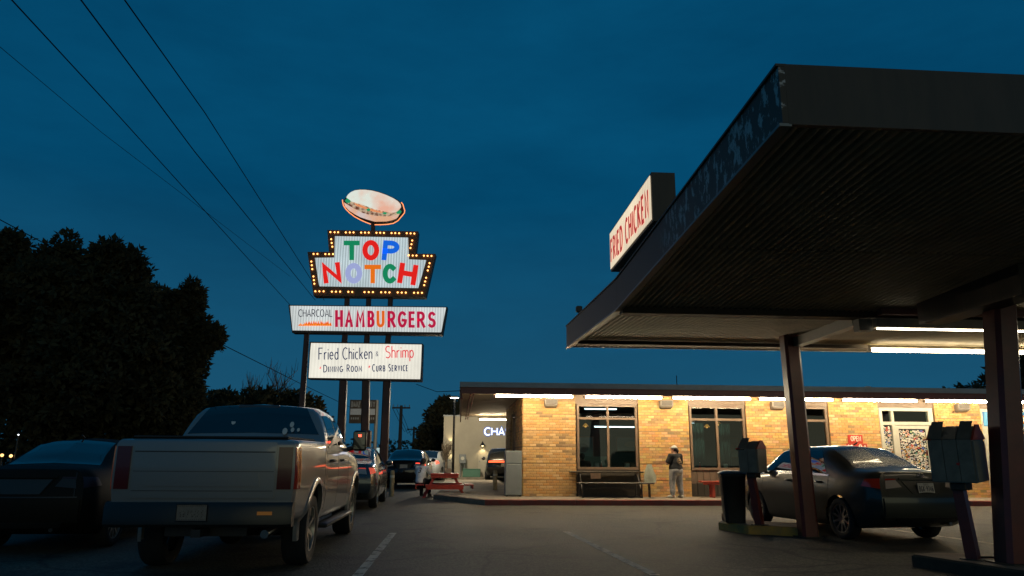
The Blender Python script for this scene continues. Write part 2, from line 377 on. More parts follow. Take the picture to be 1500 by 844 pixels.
M_ROOF = mat('roof_membrane', (.2,.2,.19), .8, var=.2)
M_DARK = mat('dark_recess', (.02,.018,.015), .8)
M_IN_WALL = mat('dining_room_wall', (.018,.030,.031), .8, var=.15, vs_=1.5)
M_IN_FLOOR = mat('dining_room_floor', (.10,.08,.06), .5, var=.2)
M_GLASS = glass_mat('window_glass')
M_TUBE = glow('lit_tube', (1.0, .82, .54), 148)
M_TUBE_IN = glow('indoor_tube', (.85, .95, 1.0), 5)
M_TROUGH = mat('light_housing', (.45,.40,.33), .45, var=.1)
M_SPK = mat('speaker_grey', (.22,.20,.17), .6, var=.1)
M_BLACKMETAL = mat('black_metal', (.016,.015,.014), .45)
M_TABLETOP = mat('worn_black_laminate', (.035,.028,.02), .35, var=.35, vs_=10)
M_REDPAINT = mat('red_bench_paint', (.42,.045,.02), .45, var=.18, vs_=6, bump=.08, bs=20)
M_FRIDGE = mat('grey_cabinet_paint', (.20,.22,.22), .45, var=.08, vs_=3)
TONE_BRICK = attr_mat('brick_face', .82, bump=.3)
TONE_PRINT = attr_mat('printed_paper', .5)
TONE_FAB = attr_mat('fabric', .9)

# ================================================================== THE GROUND
def sheet(name, pts, z, m, kind='structure', label=None, sub=None):
    mb = MB(); mb.add([(p[0], p[1], z) for p in pts], [tuple(range(len(pts)))])
    o = mb.build(name, m); return tag(o, label, None, None, kind)
gm = MB(); gm.add([(-700,-60,0),(700,-60,0),(700,900,0),(-700,900,0)], [(0,1,2,3)])
tag(gm.build('ground', M_ASPH), kind='structure')

def paint_mat():
    m = bpy.data.materials.new('worn_line_paint'); m.use_nodes = True; n = m.node_tree; l = n.links.new; n.nodes.clear()
    o = n.nodes.new('ShaderNodeOutputMaterial'); b = n.nodes.new('ShaderNodeBsdfPrincipled'); t = n.nodes.new('ShaderNodeBsdfTransparent')
    b.inputs['Base Color'].default_value = (.52,.46,.36,1); b.inputs['Roughness'].default_value = .75
    c = n.nodes.new('ShaderNodeTexCoord'); z = n.nodes.new('ShaderNodeTexNoise'); z.inputs['Scale'].default_value = 5; z.inputs['Detail'].default_value = 9; z.inputs['Roughness'].default_value = .75
    l(c.outputs['Object'], z.inputs['Vector']); r = n.nodes.new('ShaderNodeValToRGB'); r.color_ramp.elements[0].position = .36; r.color_ramp.elements[1].position = .52
    l(z.outputs['Fac'], r.inputs[0]); x = n.nodes.new('ShaderNodeMixShader'); l(r.outputs[0], x.inputs[0]); l(t.outputs[0], x.inputs[1]); l(b.outputs[0], x.inputs[2]); l(x.outputs[0], o.inputs[0])
    return m
M_PAINT = paint_mat()
def stripe(a, b, w):
    a = Vector(a); b = Vector(b); d = (b-a).normalized(); nrm = Vector((-d.y, d.x, 0))*w*.5
    return [a+nrm, b+nrm, b-nrm, a-nrm]
sheet('parking_line', stripe(gnd(576,781), gnd(522,846), .12), .004, M_PAINT)
sheet('parking_line', stripe(gnd(829,779), gnd(960,843), .12), .004, M_PAINT)
sheet('parking_line', stripe(gnd(1290,774), gnd(1480,800), .12), .004, M_PAINT)

# pavement of the restaurant with its red kerb
SW_S0, SW_F = -2.3, -1.72
mb = MB(); mb.add([tuple(LW(*p)) for p in [(-1.2,SW_F+.13,.15),(24,SW_F+.13,.15),(24,0.3,.15),(-.001,.3,.15),(-.001,14.5,.15),(-2.6,14.5,.15),(-2.6,1.0,.15)]], [(0,1,2,3),(0,3,4,5,6)])
tag(mb.build('pavement', M_CONC), kind='structure')
def kerb_run(a, b, m, w=.13, h=.152):
    a = Vector(a); b = Vector(b); n = max(1, int((b-a).length/2.4)); d = (b-a)/n; nrm = Vector((-d.y, d.x, 0)).normalized()*w
    for i in range(n):
        p = a+d*i; q = a+d*(i+1)-d.normalized()*.012; k = MB(); z = Vector((0,0,h))
        c = d.normalized()*0
        top = [p+z+nrm*.12, q+z+nrm*.12, q+z+nrm, p+z+nrm]
        k.loft([[p, q, q+nrm, p+nrm], [p+z*.9, q+z*.9, q+z*.9+nrm, p+z*.9+nrm], top], True)
        tag(k.build('kerb', m), kind='structure')
kerb_run(LW(-1.2,SW_F), LW(24,SW_F), M_KERB)
kerb_run(LW(-2.7,1.0), LW(-1.2,SW_F), M_CONC2)

# ================================================================== THE RESTAURANT
rest = thing('restaurant', 'low brick drive-in restaurant with lit eaves and brown framed windows', 'building', tuple(FO), FA)
ZB, ZT = .15, 3.19           # pavement and soffit
BW, BH, JT = .2, .068, .010  # brick length, height, joint
TONES = [(.56,.32,.115),(.60,.365,.14),(.53,.285,.10),(.66,.43,.20),(.56,.345,.15),(.60,.31,.10),(.63,.385,.145),(.58,.34,.13)]
DARKS = [(.27,.175,.085),(.36,.23,.105),(.33,.215,.11),(.44,.28,.12)]
def brick_rows(s0, s1, z0, z1):
    """yields (s, z, w, tone): light bricks with short runs of burnt ones, a wide shadow joint each sixth course"""
    z = z0; k = 0
    while z + BH <= z1 + .02:
        s = s0 - (BW*.5 if k % 2 else 0); run = 0
        while s < s1 - .02:
            a = max(s, s0); b = min(s+BW-JT, s1)
            if run == 0 and random.random() < .075: run = random.choice([1,1,2,2])
            if run: tone = random.choice(DARKS); run -= 1
            else: tone = random.choice(TONES)
            if b-a > .03: yield a, z, b-a, tone
            s += BW
        k += 1; z += BH+JT
        if k % 6 == 0: z += .020
def brick_box(mb, a, z, w, tone, y=0.0, side=None):
    p = random.uniform(0, .005); j = tuple(min(1, c*random.uniform(.88,1.12)) for c in tone); mb.col = j
    if side is None: mb.box((a, y-.016-p, z), (a+w, y+.02, z+BH))
    else: mb.box((side-.016-p, a, z), (side+.02, a+w, z+BH))
PIERS = [(0.0,1.62),(3.58,5.16),(7.0,8.62),(9.68,11.32),(13.18,14.72)]
brick_meshes = []
for tn in TONES + DARKS:
    for w in (BW-JT, BW*.5-JT):
        b_ = MB(); b_.col = tn; b_.bbox((0,0,0), (w,.035,BH), .006); brick_meshes.append((tn, w, b_.mesh('brick', TONE_BRICK)))
for i, (a, b) in enumerate(PIERS):
    pm = MB(); pm.box((a+.002,.0,ZB-.1), (b-.002,.3,ZT+.04))
    pier = pm.build('brick_pier', M_MORTAR, rest)
    if i == 0:
        left = 300
        for s, z, w, tn in brick_rows(a+.004, b-.004, ZB, ZT):
            if left <= 0: break
            me = min((x for x in brick_meshes if x[0] == tn), key=lambda x: abs(x[1]-w))
            o = put('brick', me[2], pier, (s, -.017-random.uniform(0,.005), z)); o.scale = (w/me[1], 1, 1); left -= 1
            zl = z
        rm = MB()
        for s, z, w, tn in brick_rows(a+.004, b-.004, ZB, ZT):
            if z > zl + .01: brick_box(rm, s, z, w, tn)
        if rm.v: tag(rm.build('upper_bricks', TONE_BRICK, pier), kind='stuff')
    else:
        rm = MB()
        for s, z, w, tn in brick_rows(a+.004, b-.004, ZB, ZT): brick_box(rm, s, z, w, tn)
        tag(rm.build('bricks', TONE_BRICK, pier), kind='stuff')
# side wall with its window
sw = MB(); sw.box((.003,.302,ZB-.1), (.3,3.0,ZT+.04)); sw.box((.003,3.0,ZB-.1), (.3,5.2,.95)); sw.box((.003,3.0,2.75), (.3,5.2,ZT+.04)); sw.box((.003,5.2,ZB-.1), (.3,8.2,ZT+.04))
swo = sw.build('side_wall', M_MORTAR, rest)
rm = MB()
for s, z, w, tn in brick_rows(.0, 8.2, ZB, ZT):
    if 2.98 < s+w/2 < 5.22 and .9 < z < 2.76: continue
    brick_box(rm, s, z, w, tn, side=0)
tag(rm.build('bricks', TONE_BRICK, swo), kind='stuff')
# shell, floor, back, roof
sh = MB(); sh.box((.302,8.0,ZB-.1), (24,8.2,ZT+.04)); sh.box((23.8,.21,ZB-.1), (24,7.99,ZT+.04)); sh.build('rear_wall', M_MORTAR, rest)
fl = MB(); fl.box((.302,.302,0), (23.79,7.99,.17)); fl.build('floor', M_IN_FLOOR, rest)
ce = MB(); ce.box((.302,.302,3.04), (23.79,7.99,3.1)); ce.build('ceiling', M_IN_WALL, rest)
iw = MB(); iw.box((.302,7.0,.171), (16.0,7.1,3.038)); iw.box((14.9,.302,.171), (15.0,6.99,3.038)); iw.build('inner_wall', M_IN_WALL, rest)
RS0, RF, RB = -1.93, -1.3, 14.2
rf = MB(); rf.box((RS0+.06,RF+.06,3.25), (25,RB,3.36)); rf.build('roof', M_ROOF, rest)
cp = MB(); cp.box((RS0-.03,RF-.05,3.262), (25,RF+.06,3.41)); cp.box((RS0-.03,RF+.061,3.262), (RS0+.06,RB,3.41)); cp.build('roof_cap', M_CAP, rest)
# fascia in lengths
x = RS0
while x < 25:
    e = min(x+3.05, 25); f_ = MB(); f_.box((x,RF-.02,3.075), (e-.006,RF+.03,3.26)); f_.build('fascia_board', M_FASCIA_RED, rest); x = e
y = RF+.031
while y < RB:
    e = min(y+3.1, RB); f_ = MB(); f_.box((RS0,y,2.93), (RS0+.05,e-.006,3.26)); f_.build('fascia_board', M_FASCIA_RED, rest); y = e
# soffit boards: across the front eave and the side eave
y = RF+.032; bi = 0
sfm = MB(); sfm.box((-.01+1e-3,RF+.03,3.21), (25,-.001,3.23)); sfm.build('front_soffit', M_SOFF, rest)
pc = MB(); pc.box((-.011,8.21,3.212), (24,RB-.05,3.24)); pc.build('patio_ceiling', M_SOFF, rest)
bw = .30; me_b = MB(); me_b.box((RS0+.051,0,0), (-.012,bw-.008,.018)); me_b = me_b.mesh('soffit_board', M_SOFF)
while y < RB-bw:
    put('soffit_board', me_b, rest, (0, y, 3.20+random.uniform(0,.004))); y += bw
cv = MB(); cv.tube([(RS0+.28,RF+.1,3.06),(RS0+.28,RB-.2,3.06)], .022, 8); cv.build('conduit', mat('rusty_conduit',(.30,.13,.10),.5), rest)
cv = MB(); cv.tube([(RS0+.38,RF+.1,3.06),(RS0+.38,RB-.2,3.06)], .022, 8); cv.build('conduit', MATS['rusty_conduit'], rest)
rv = MB(); rv.box((11.9,1.5,3.36), (12.05,1.65,3.72)); rv.build('roof_vent', M_CAP, rest)
an = MB(); an.tube([(5.6,2.5,3.36),(5.6,2.5,4.1)], .015, 6); an.build('roof_antenna', M_BLACKMETAL, rest)

def window(s0, s1, z0, z1, mull, trans, m=M_FRAME, glass=M_GLASS, name='window', fw=.07, depth=.12, y0=.02):
    fr = MB()
    fr.box((s0,y0,z0), (s0+fw,y0+depth,z1)); fr.box((s1-fw,y0,z0), (s1,y0+depth,z1))
    fr.box((s0+fw,y0,z1-fw), (s1-fw,y0+depth,z1)); fr.box((s0+fw,y0,z0), (s1-fw,y0+depth,z0+fw))
    fr.box((s0+fw,y0+.004,trans-fw*.5), (s1-fw,y0+depth-.004,trans+fw*.5))
    xs = [s0+fw] + [m_ for m_ in mull] + [s1-fw]
    for mm in mull:
        fr.box((mm-fw*.5,y0+.008,z0+fw), (mm+fw*.5,y0+depth-.008,trans-fw*.5)); fr.box((mm-fw*.5,y0+.008,trans+fw*.5), (mm+fw*.5,y0+depth-.008,z1-fw))
    w = fr.build(name, m, rest)
    for i in range(len(xs)-1):
        a = xs[i]+(fw*.5 if i else 0); b = xs[i+1]-(fw*.5 if i < len(xs)-2 else 0)
        for (c, d) in ((z0+fw,trans-fw*.5), (trans+fw*.5,z1-fw)):
            p = MB(); p.quad((a,y0+.06,c),(b,y0+.06,c),(b,y0+.06,d),(a,y0+.06,d)); p.build('pane', glass, w)
    return w
# heads above the openings and panels below
for a, b in ((1.62,3.58),(5.16,7.0),(8.62,9.68),(11.32,13.18),(14.72,24)):
    hd = MB(); hd.box((a,.01,2.905), (b,.2,ZT+.03)); hd.build('window_head', M_FRAME, rest)
window(1.66, 3.55, .94, 2.90, [2.63], 2.47)
window(5.20, 6.97, .94, 2.90, [6.07], 2.47)
window(8.66, 9.65, .94, 2.90, [], 2.47)
wsd = MB(); wsd.box((.05,3.02,.95), (.13,3.09,2.75)); wsd.box((.05,5.11,.95), (.13,5.18,2.75)); wsd.box((.05,3.091,2.68), (.13,5.109,2.75)); wsd.box((.05,3.091,.95), (.13,5.109,1.02)); wsd.box((.05,4.07,1.021), (.13,4.13,2.679))
wso = wsd.build('window', M_FRAME, rest); p = MB(); p.quad((.09,3.09,1.02),(.09,5.11,1.02),(.09,5.11,2.68),(.09,3.09,2.68)); p.build('pane', M_GLASS, wso)
pn = MB(); pn.box((1.621,.03,ZB-.05), (3.579,.2,.938)); pn.build('lower_panel', M_DARKWOOD, rest)
for a, b in ((5.161,6.999),(8.621,9.679)):
    pb = MB(); pb.box((a,.09,ZB-.05), (b,.2,.938)); pb = pb.build('lower_panel', M_DARKWOOD, rest)
    n = max(3, int((b-a)/.2)); w = (b-a)/n
    me = MB(); me.bbox((0,0,0), (w-.012,.03,.40), .004); me = me.mesh('board', M_BOARD)
    for i in range(n): put('board', me, pb, (a+w*i+.006, .056, .535))
    me = MB(); me.bbox((0,0,0), (w-.012,.03,.36), .004); me = me.mesh('board', M_DARKWOOD)
    for i in range(n): put('board', me, pb, (a+w*i+.006, .056, .165))

# entrance: cream frame, side light, door; both covered in stickers
en = MB(); y0 = .02
def ebox(a, b): en.box((a[0],y0+a[1],a[2]), (b[0],y0+b[1],b[2]))
ebox((11.36,0,ZB),(11.46,.14,2.90)); ebox((12.99,0,ZB),(13.14,.14,2.90)); ebox((11.46,0,2.80),(12.99,.14,2.90)); ebox((11.46,.002,2.36),(12.99,.138,2.46)); ebox((11.76,.004,ZB),(11.84,.136,2.36)); ebox((11.76,.004,2.46),(11.84,.136,2.80))
ebox((11.46,.006,ZB),(11.76,.134,.40))
ent = en.build('entrance_frame', M_CREAM, rest)
for a, b, c, d in ((11.46,11.76,2.46,2.80),(11.84,12.99,2.46,2.80),(11.46,11.76,.40,2.36)):
    p = MB(); p.quad((a,y0+.07,c),(b,y0+.07,c),(b,y0+.07,d),(a,y0+.07,d)); p.build('pane', M_GLASS, ent)
dr = MB(); dr.box((11.85,.05,ZB+.01),(11.97,.10,2.35)); dr.box((12.86,.05,ZB+.01),(12.98,.10,2.35)); dr.box((11.97,.05,2.24),(12.86,.10,2.35)); dr.box((11.97,.05,ZB+.01),(12.86,.10,.42))
door = dr.build('door', M_CREAM, rest)
p = MB(); p.quad((11.97,.075,.42),(12.86,.075,.42),(12.86,.075,2.24),(11.97,.075,2.24)); p.build('pane', mat('dark_glass_backing',(.02,.02,.022),.1), door)
hb = MB(); hb.tube([(12.02,.0,1.1),(12.02,-.03,1.12),(12.02,-.03,1.5),(12.02,.0,1.52)], .014, 8); hb.build('handle', M_CAP, door)
SPAL = [(.62,.60,.52)]*7+[(.5,.5,.48)]*3+[(.55,.50,.36),(.40,.36,.27),(.05,.09,.34),(.45,.07,.04),(.10,.28,.20),(.5,.26,.06),(.06,.06,.06),(.35,.37,.40),(.48,.30,.25),(.30,.22,.12)]
def stickers(x0, x1, z0, z1, y, n):
    mb = MB(); placed = []
    k = 0
    while len(placed) < n and k < n*40:
        k += 1; r = random.choice([.024,.03,.034,.042,.05]); cx = random.uniform(x0+r, x1-r); cz = random.uniform(z0+r, z1-r)
        if any((cx-a)**2+(cz-b)**2 < ((r+c)*.80)**2 for a, b, c in placed): continue
        placed.append((cx,cz,r)); mb.col = random.choice(SPAL); kind = random.random(); yy = y-.0004*(len(placed) % 40)
        if kind < .4: pts = [(cx+r*cos(2*pi*i/12), yy, cz+r*sin(2*pi*i/12)) for i in range(12)]
        else:
            t = random.uniform(-.5,.5); a = r*1.05; b = r*random.uniform(.45,.95)
            pts = [(cx+u*cos(t)*a-v*sin(t)*b, yy, cz+u*sin(t)*a+v*cos(t)*b) for u, v in ((-1,-1),(1,-1),(1,1),(-1,1))]
        mb.add(pts, [tuple(range(len(pts)))])
        if r > .028:
            mb.col = random.choice([(.08,.08,.1),(.45,.08,.05),(.06,.12,.3),(.12,.1,.08),(.6,.5,.2)]); q = r*.5
            if kind < .4: mb.add([(cx+q*cos(2*pi*i/8), yy-.0002, cz+q*sin(2*pi*i/8)) for i in range(8)], [tuple(range(8))])
            else: mb.add([(cx-q, yy-.0002, cz-q*.25),(cx+q, yy-.0002, cz-q*.25),(cx+q*.9, yy-.0002, cz+q*.3),(cx-q*.9, yy-.0002, cz+q*.3)], [(0,1,2,3)])
    return mb
tag(stickers(11.98,12.85,.45,2.22,.072,330).build('stickers', TONE_PRINT, door), kind='stuff')
tag(stickers(11.47,11.75,.45,2.33,y0+.066,110).build('stickers', TONE_PRINT, ent), kind='stuff')

# the order window at the right, boarded with menu panels
ow = MB(); ow.box((14.72,.06,ZB-.05), (24,.2,2.91)); ow.build('order_wall', M_CREAM, rest)
def poster(name, label, s0, s1, z0, z1, base, shapes, y=.05, frame=None):
    t = thing(name, label, 'poster', tuple(LW(s0, y, z0)), FA, None); mb = MB(); w = s1-s0; h = z1-z0
    mb.bbox((0,0,0), (w,.02,h), .004); mb.build('backing', frame or M_CREAM, t)
    pr_ = MB(); pr_.col = base; pr_.quad((.03,-.002,.03),(w-.03,-.002,.03),(w-.03,-.002,h-.03),(.03,-.002,h-.03))
    for i, (tone, pts) in enumerate(shapes):
        pr_.col = tone; pr_.add([(a*w, -.0035-.0007*i, b*h) for a, b in pts], [tuple(range(len(pts)))])
    pr_.build('print', TONE_PRINT, t); return t
def disc(cx, cy, rx, ry, n=18): return [(cx+rx*cos(2*pi*i/n), cy+ry*sin(2*pi*i/n)) for i in range(n)]
BLUE = (.03,.17,.42); ORG = (.62,.20,.035); WHT = (.62,.60,.55); REDP = (.5,.07,.04)
poster('menu_panel', 'blue menu panel high on the wall beside the big column', 14.80, 16.9, 2.32, 2.84, BLUE, [((.10,.36,.62),[(.02,.1),(.10,.1),(.14,.9),(.05,.9)]),((.25,.45,.62),[(.14,.25),(.22,.2),(.24,.8),(.16,.75)]),(ORG,disc(.66,.48,.045,.26)),(WHT,disc(.665,.5,.025,.12)),((.5,.33,.08),disc(.82,.48,.06,.3))])
mp2 = poster('menu_panel', 'orange and white drinks menu panel under the blue one', 14.95, 17.2, 1.55, 2.24, BLUE, [(ORG,[(.40,.15),(.52,.1),(.56,.95),(.42,.95)]),(WHT,[(.44,.3),(.50,.28),(.53,.8),(.46,.8)]),(REDP,disc(.485,.45,.02,.12)),(ORG,[(.60,.1),(.74,.1),(.74,.9),(.60,.9)]),(WHT,[(.63,.3),(.71,.3),(.71,.7),(.63,.7)]),((.10,.36,.62),[(.05,.1),(.3,.1),(.3,.9),(.05,.9)])])
poster('menu_panel', 'white price list panel lowest on the order wall', 14.95, 17.2, 1.15, 1.5, WHT, [(REDP,[(.05,.7),(.9,.7),(.9,.85),(.05,.85)]),((.1,.1,.1),[(.05,.4),(.6,.4),(.6,.47),(.05,.47)]),((.1,.1,.1),[(.05,.22),(.7,.22),(.7,.29),(.05,.29)])])

# things inside the dining room
for i, (s, t, z, lab) in enumerate([(2.15,1.3,2.28,'small amber pendant lamp hanging behind the left window of the black table'),(6.25,1.5,2.30,'small amber pendant lamp hanging behind the window over the red bench'),(6.9,2.2,2.42,'amber pendant lamp at the right edge of the window over the red bench'),(9.35,1.6,2.42,'amber pendant lamp behind the narrow window right of the slim column')]):
    t_ = thing('pendant_lamp', lab, 'lamp', tuple(LW(s,t,z)), FA, 'pendant lamps in the dining room')
    a = MB(); a.lathe([(.02,.09),(.05,.07),(.10,.0),(.095,-.005)], 14); a.build('lamp_shade', mat('amber_shade',(.4,.2,.05),.4,0,(1,.36,.06),.35), t_)
    b = MB(); b.sphere((0,0,.0), .04, 10, 6); b.build('bulb', glow('amber_bulb',(1,.40,.08),1.3), t_)
    c = MB(); c.tube([(0,0,.09),(0,0,3.03-z)], .006, 5); c.build('cord', M_BLACKMETAL, t_)
for (s, t, z_, hw, lab) in [(4.1,5.8,2.46,.85,'long hanging tube seen low through the window behind the black table'),(3.1,3.6,3.0,.6,'indoor ceiling tube seen through the window behind the black table'),(6.9,5.2,2.62,.14,'short indoor tube seen through the window over the red bench')]:
    t_ = thing('ceiling_light', lab, 'light', tuple(LW(s,t,z_)), FA, 'indoor ceiling tubes')
    a = MB(); a.box((-hw,-.06,0), (hw,.06,.035)); a.build('housing', M_TROUGH, t_)
    b = MB(); b.tube([(-hw+.02,0,-.02),(hw-.02,0,-.02)], .02, 8); b.build('tube', M_TUBE_IN, t_)
    for k in ((-1,1) if z_ < 2.9 else ()): c = MB(); c.tube([(k*hw*.8,0,.03),(k*hw*.8,0,3.038-z_)], .006, 5); c.build('hanger', M_BLACKMETAL, t_)
M_INT = mat('dining_furniture', (.10,.06,.04), .5, var=.2)
for (s, t, lab) in [(2.0,1.25,'dining table behind the window with the black bench'),(6.1,1.3,'dining table behind the window over the red bench')]:
    t_ = thing('dining_table', lab, 'table', tuple(LW(s,t,.17)), FA)
    a = MB(); a.bbox((-.55,-.38,.72), (.55,.38,.76), .01); a.build('tabletop', M_INT, t_)
    b = MB(); b.tube([(0,0,.02),(0,0,.72)], .04, 10); b.build('pedestal', M_BLACKMETAL, t_)
    c = MB(); c.lathe([(.28,0),(.28,.02),(.05,.04)], 16); c.build('base', M_BLACKMETAL, t_)
for (s, t, lab) in [(3.0,4.2,'dark booth seat deep behind the window of the black table'),(5.6,3.6,'dark booth seat deep behind the window over the red bench')]:
    t_ = thing('booth_seat', lab, 'seat', tuple(LW(s,t,.17)), FA)
    a = MB(); a.bbox((-.6,-.28,.2), (.6,.28,.45), .03); a.build('seat', mat('booth_vinyl',(.05,.09,.09),.4), t_)
    b = MB(); b.bbox((-.6,.2,.452), (.6,.32,1.15), .03); b.build('backrest', MATS['booth_vinyl'], t_)
    c = MB(); c.box((-.55,-.2,0), (.55,.2,.198)); c.build('plinth', M_BLACKMETAL, t_)

M_CURT = mat('teal_curtain', (.045,.085,.085), .9, var=.15, vs_=3)
def curtain(label, s0, s1, t, z0, z1):
    t_ = thing('curtain', label, 'curtain', tuple(LW(s0,t,z0)), FA); n = int((s1-s0)/.02); mb = MB(); w = (s1-s0)/n
    P_ = [(i*w, .028*sin(i*1.05)+.012*sin(i*.37)) for i in range(n+1)]; mb.add([(x,y,0) for x,y in P_]+[(x,y,z1-z0) for x,y in P_], [(i,i+1,n+2+i,n+1+i) for i in range(n)]); mb.build('cloth', M_CURT, t_, 80)
    r = MB(); r.tube([(-.05,0,z1-z0+.02),(s1-s0+.05,0,z1-z0+.02)], .014, 6); r.build('rod', M_BLACKMETAL, t_)
curtain('pleated teal curtain behind the left pane of the window over the red bench', 5.45, 6.0, 1.1, 1.0, 2.4)
curtain('narrow pleated teal curtain behind the right pane of the window over the red bench', 6.55, 6.9, 1.2, 1.0, 2.4)
def picture(label, s, t, z, w, h, tone, tone2):
    t_ = thing('framed_picture', label, 'picture', tuple(LW(s,t,z)), FA); a = MB(); a.bbox((-w/2,-.02,-h/2), (w/2,.02,h/2), .008); a.build('frame', M_INT, t_)
    p = MB(); p.col = tone; p.quad((-w/2+.04,-.024,-h/2+.04),(w/2-.04,-.024,-h/2+.04),(w/2-.04,-.024,h/2-.04),(-w/2+.04,-.024,h/2-.04)); p.col = tone2; p.add([(w*.25*cos(2*pi*i/12),-.0255,h*.2*sin(2*pi*i/12)) for i in range(12)], [tuple(range(12))]); p.build('print', TONE_PRINT, t_)
picture('large framed picture on the far wall behind the left pane of the black table window', 3.0, 6.96, 1.65, .9, .9, (.10,.16,.16), (.05,.09,.10))
picture('wide framed picture on the far wall behind the right pane of the black table window', 5.0, 6.96, 1.8, 1.3, .6, (.08,.10,.09), (.13,.12,.09))
picture('framed picture on the far wall behind the window over the red bench', 9.0, 6.96, 1.7, .8, .8, (.09,.13,.13), (.15,.16,.14))
def ledge(label, s, z, kind):
    t_ = thing(kind, label, kind.replace('_',' '), tuple(LW(s,.30,z)), FA)
    if kind == 'napkin_dispenser':
        a = MB(); a.bbox((-.07,-.06,0), (.07,.06,.17), .012); a.build('case', M_CHROME_IN, t_); b = MB(); b.box((-.05,-.064,.03), (.05,-.0605,.14)); b.build('napkins', mat('napkin_white',(.6,.6,.58),.8), t_)
    else:
        a = MB(); a.lathe([(.001,0),(.035,0),(.035,.11),(.012,.15),(.012,.19),(.001,.19)], 12); a.build('bottle', mat('sauce_red',(.3,.03,.02),.35), t_); b = MB(); b.lathe([(.001,.215),(.014,.21),(.014,.191)], 10); b.build('cap', mat('cap_white',(.55,.55,.5),.5), t_)
M_CHROME_IN = mat('brushed_steel', (.5,.5,.5), .3, 1.0)
sl = MB(); sl.box((1.65,.19,.93), (3.56,.46,.955)); sl.build('window_sill', M_FRAME, rest); sl = MB(); sl.box((5.19,.205,.93), (6.98,.46,.955)); sl.build('window_sill', M_FRAME, rest)
for s, k_, lab in ((2.30,'napkin_dispenser','steel napkin box on the sill left of the mullion in the black table window'),(2.45,'sauce_bottle','red sauce bottle beside the napkin box in the black table window'),(3.25,'napkin_dispenser','steel napkin box on the sill at the right of the black table window'),(6.35,'napkin_dispenser','steel napkin box on the sill in the window over the red bench'),(5.55,'sauce_bottle','red sauce bottle on the sill in the window over the red bench')): ledge(lab, s, .957, k_)
# ------------------------------------------------------------------ eave lights
def tube_light(label, s0, s1, t, z, group, zr=0.0, over=None):
    t_ = thing('tube_light', label, 'light', tuple(LW((s0+s1)/2, t, z)), FA+zr, group); h = (s1-s0)/2
    a = MB(); a.box((-h,-.028,.05), (h,.028,.10)); a.build('housing', M_TROUGH, t_)
    b = MB(); b.tube([(-h+.05,-.0,0),(h-.05,-.0,0)], .026, 10); b.build('tube', M_TUBE, t_)
    c = MB()
    for sx in (-1, 1): c.box((sx*h-.02,-.035,-.03), (sx*h+.02,.035,.034))
    c.build('end_socket', M_TROUGH, t_); return t_
EG = 'tube lights under the front eave'
for (a, b, lab) in [(-.94,1.40,'lit tube under the eave over the leftmost brick pier'),(1.70,4.05,'lit tube under the eave over the window with the black table'),(4.33,6.75,'lit tube under the eave above the standing person'),(6.98,9.30,'lit tube under the eave passing behind the top of the slim column'),(9.56,11.94,'lit tube under the eave between the slim column and the sticker door'),(12.16,14.50,'lit tube under the eave from the sticker door to the big column'),(14.75,17.1,'lit tube under the eave right of the big column')]:
    tube_light(lab, a, b, -1.12, 3.03, EG)
tube_light('lit tube at the far end of the side eave left of the brick corner', -1.05, .35, 12.4, 2.99, 'tube lights under the side eave')
tube_light('lit tube under the side eave beyond the side window', -1.2, -.2, 6.5, 2.99, 'tube lights under the side eave', R(90)) if False else None

def eave_speaker(s, lab):
    t_ = thing('wall_speaker', lab, 'speaker', tuple(LW(s,-.02,2.77)), FA, 'grey speakers on the brick piers under the eave')
    a = MB(); a.loft([[(-.17,-.16,.04),(.17,-.16,.04),(.17,-.02,.0),(-.17,-.02,.0)],[(-.20,-.22,.10),(.20,-.22,.10),(.20,-.01,.08),(-.20,-.01,.08)],[(-.20,-.22,.26),(.20,-.22,.26),(.20,-.01,.26),(-.20,-.01,.26)]]); a.build('body', M_SPK, t_)
    b = MB(); b.box((-.16,-.232,.11), (.16,-.222,.25)); b.build('grille', mat('grille',(.12,.11,.10),.7,bump=.6,bs=120), t_)
for s, lab in [(.84,'grey speaker under the eave on the leftmost brick pier'),(4.43,'grey speaker under the eave on the pier above the standing person'),(7.98,'grey speaker under the eave left of the slim column'),(14.05,'grey speaker under the eave right of the sticker door')]: eave_speaker(s, lab)

# OPEN sign on the pier
t_ = thing('open_sign', 'small red OPEN sign on the brick pier left of the sticker door', 'sign', tuple(LW(10.2,-.055,1.52)), FA)
a = MB(); a.bbox((.02,0,.26), (.50,.02,.52), .006); a.build('red_board', mat('sign_red',(.50,.045,.025),.45), t_)
a = MB(); a.bbox((-.05,.0,-.02), (.62,.02,.255), .006); a.build('lower_board', mat('sign_red_low',(.46,.05,.03),.45), t_)
lm = MB(); fit_text(lm, 'OPEN', lambda x, y, l: (x, -l, y), .10, .44, .33, .47, tw=.17); fit_text(lm, 'Way Out', lambda x, y, l: (x, -l, y), .0, .58, .06, .22, tw=.19, gap=.16); lm.build('lettering', mat('sign_cream',(.75,.70,.58),.5), t_)

# ------------------------------------------------------------------ pavement furniture
t_ = thing('storage_cabinet', 'grey two-door cabinet standing at the brick corner on the pavement', 'cabinet', tuple(LW(-.55,-.16,.15)), FA)
a = MB(); a.bbox((0,0,.03), (.50,.50,1.33), .012); a.build('body', M_FRIDGE, t_)
a = MB(); a.bbox((.012,-.03,.05), (.488,-.003,.93), .008); a.build('lower_door', M_FRIDGE, t_); a = MB(); a.bbox((.012,-.03,.945), (.488,-.003,1.31), .008); a.build('upper_door', M_FRIDGE, t_)
a = MB(); a.tube([(.05,-.045,.70),(.05,-.045,.90)], .01, 6); a.build('handle', M_CAP, t_)
a = MB()
for x in (.05,.45):
    for y in (.05,.45): a.box((x-.03,y-.03,0), (x+.03,y+.03,.029))
a.build('feet', M_BLACKMETAL, t_)

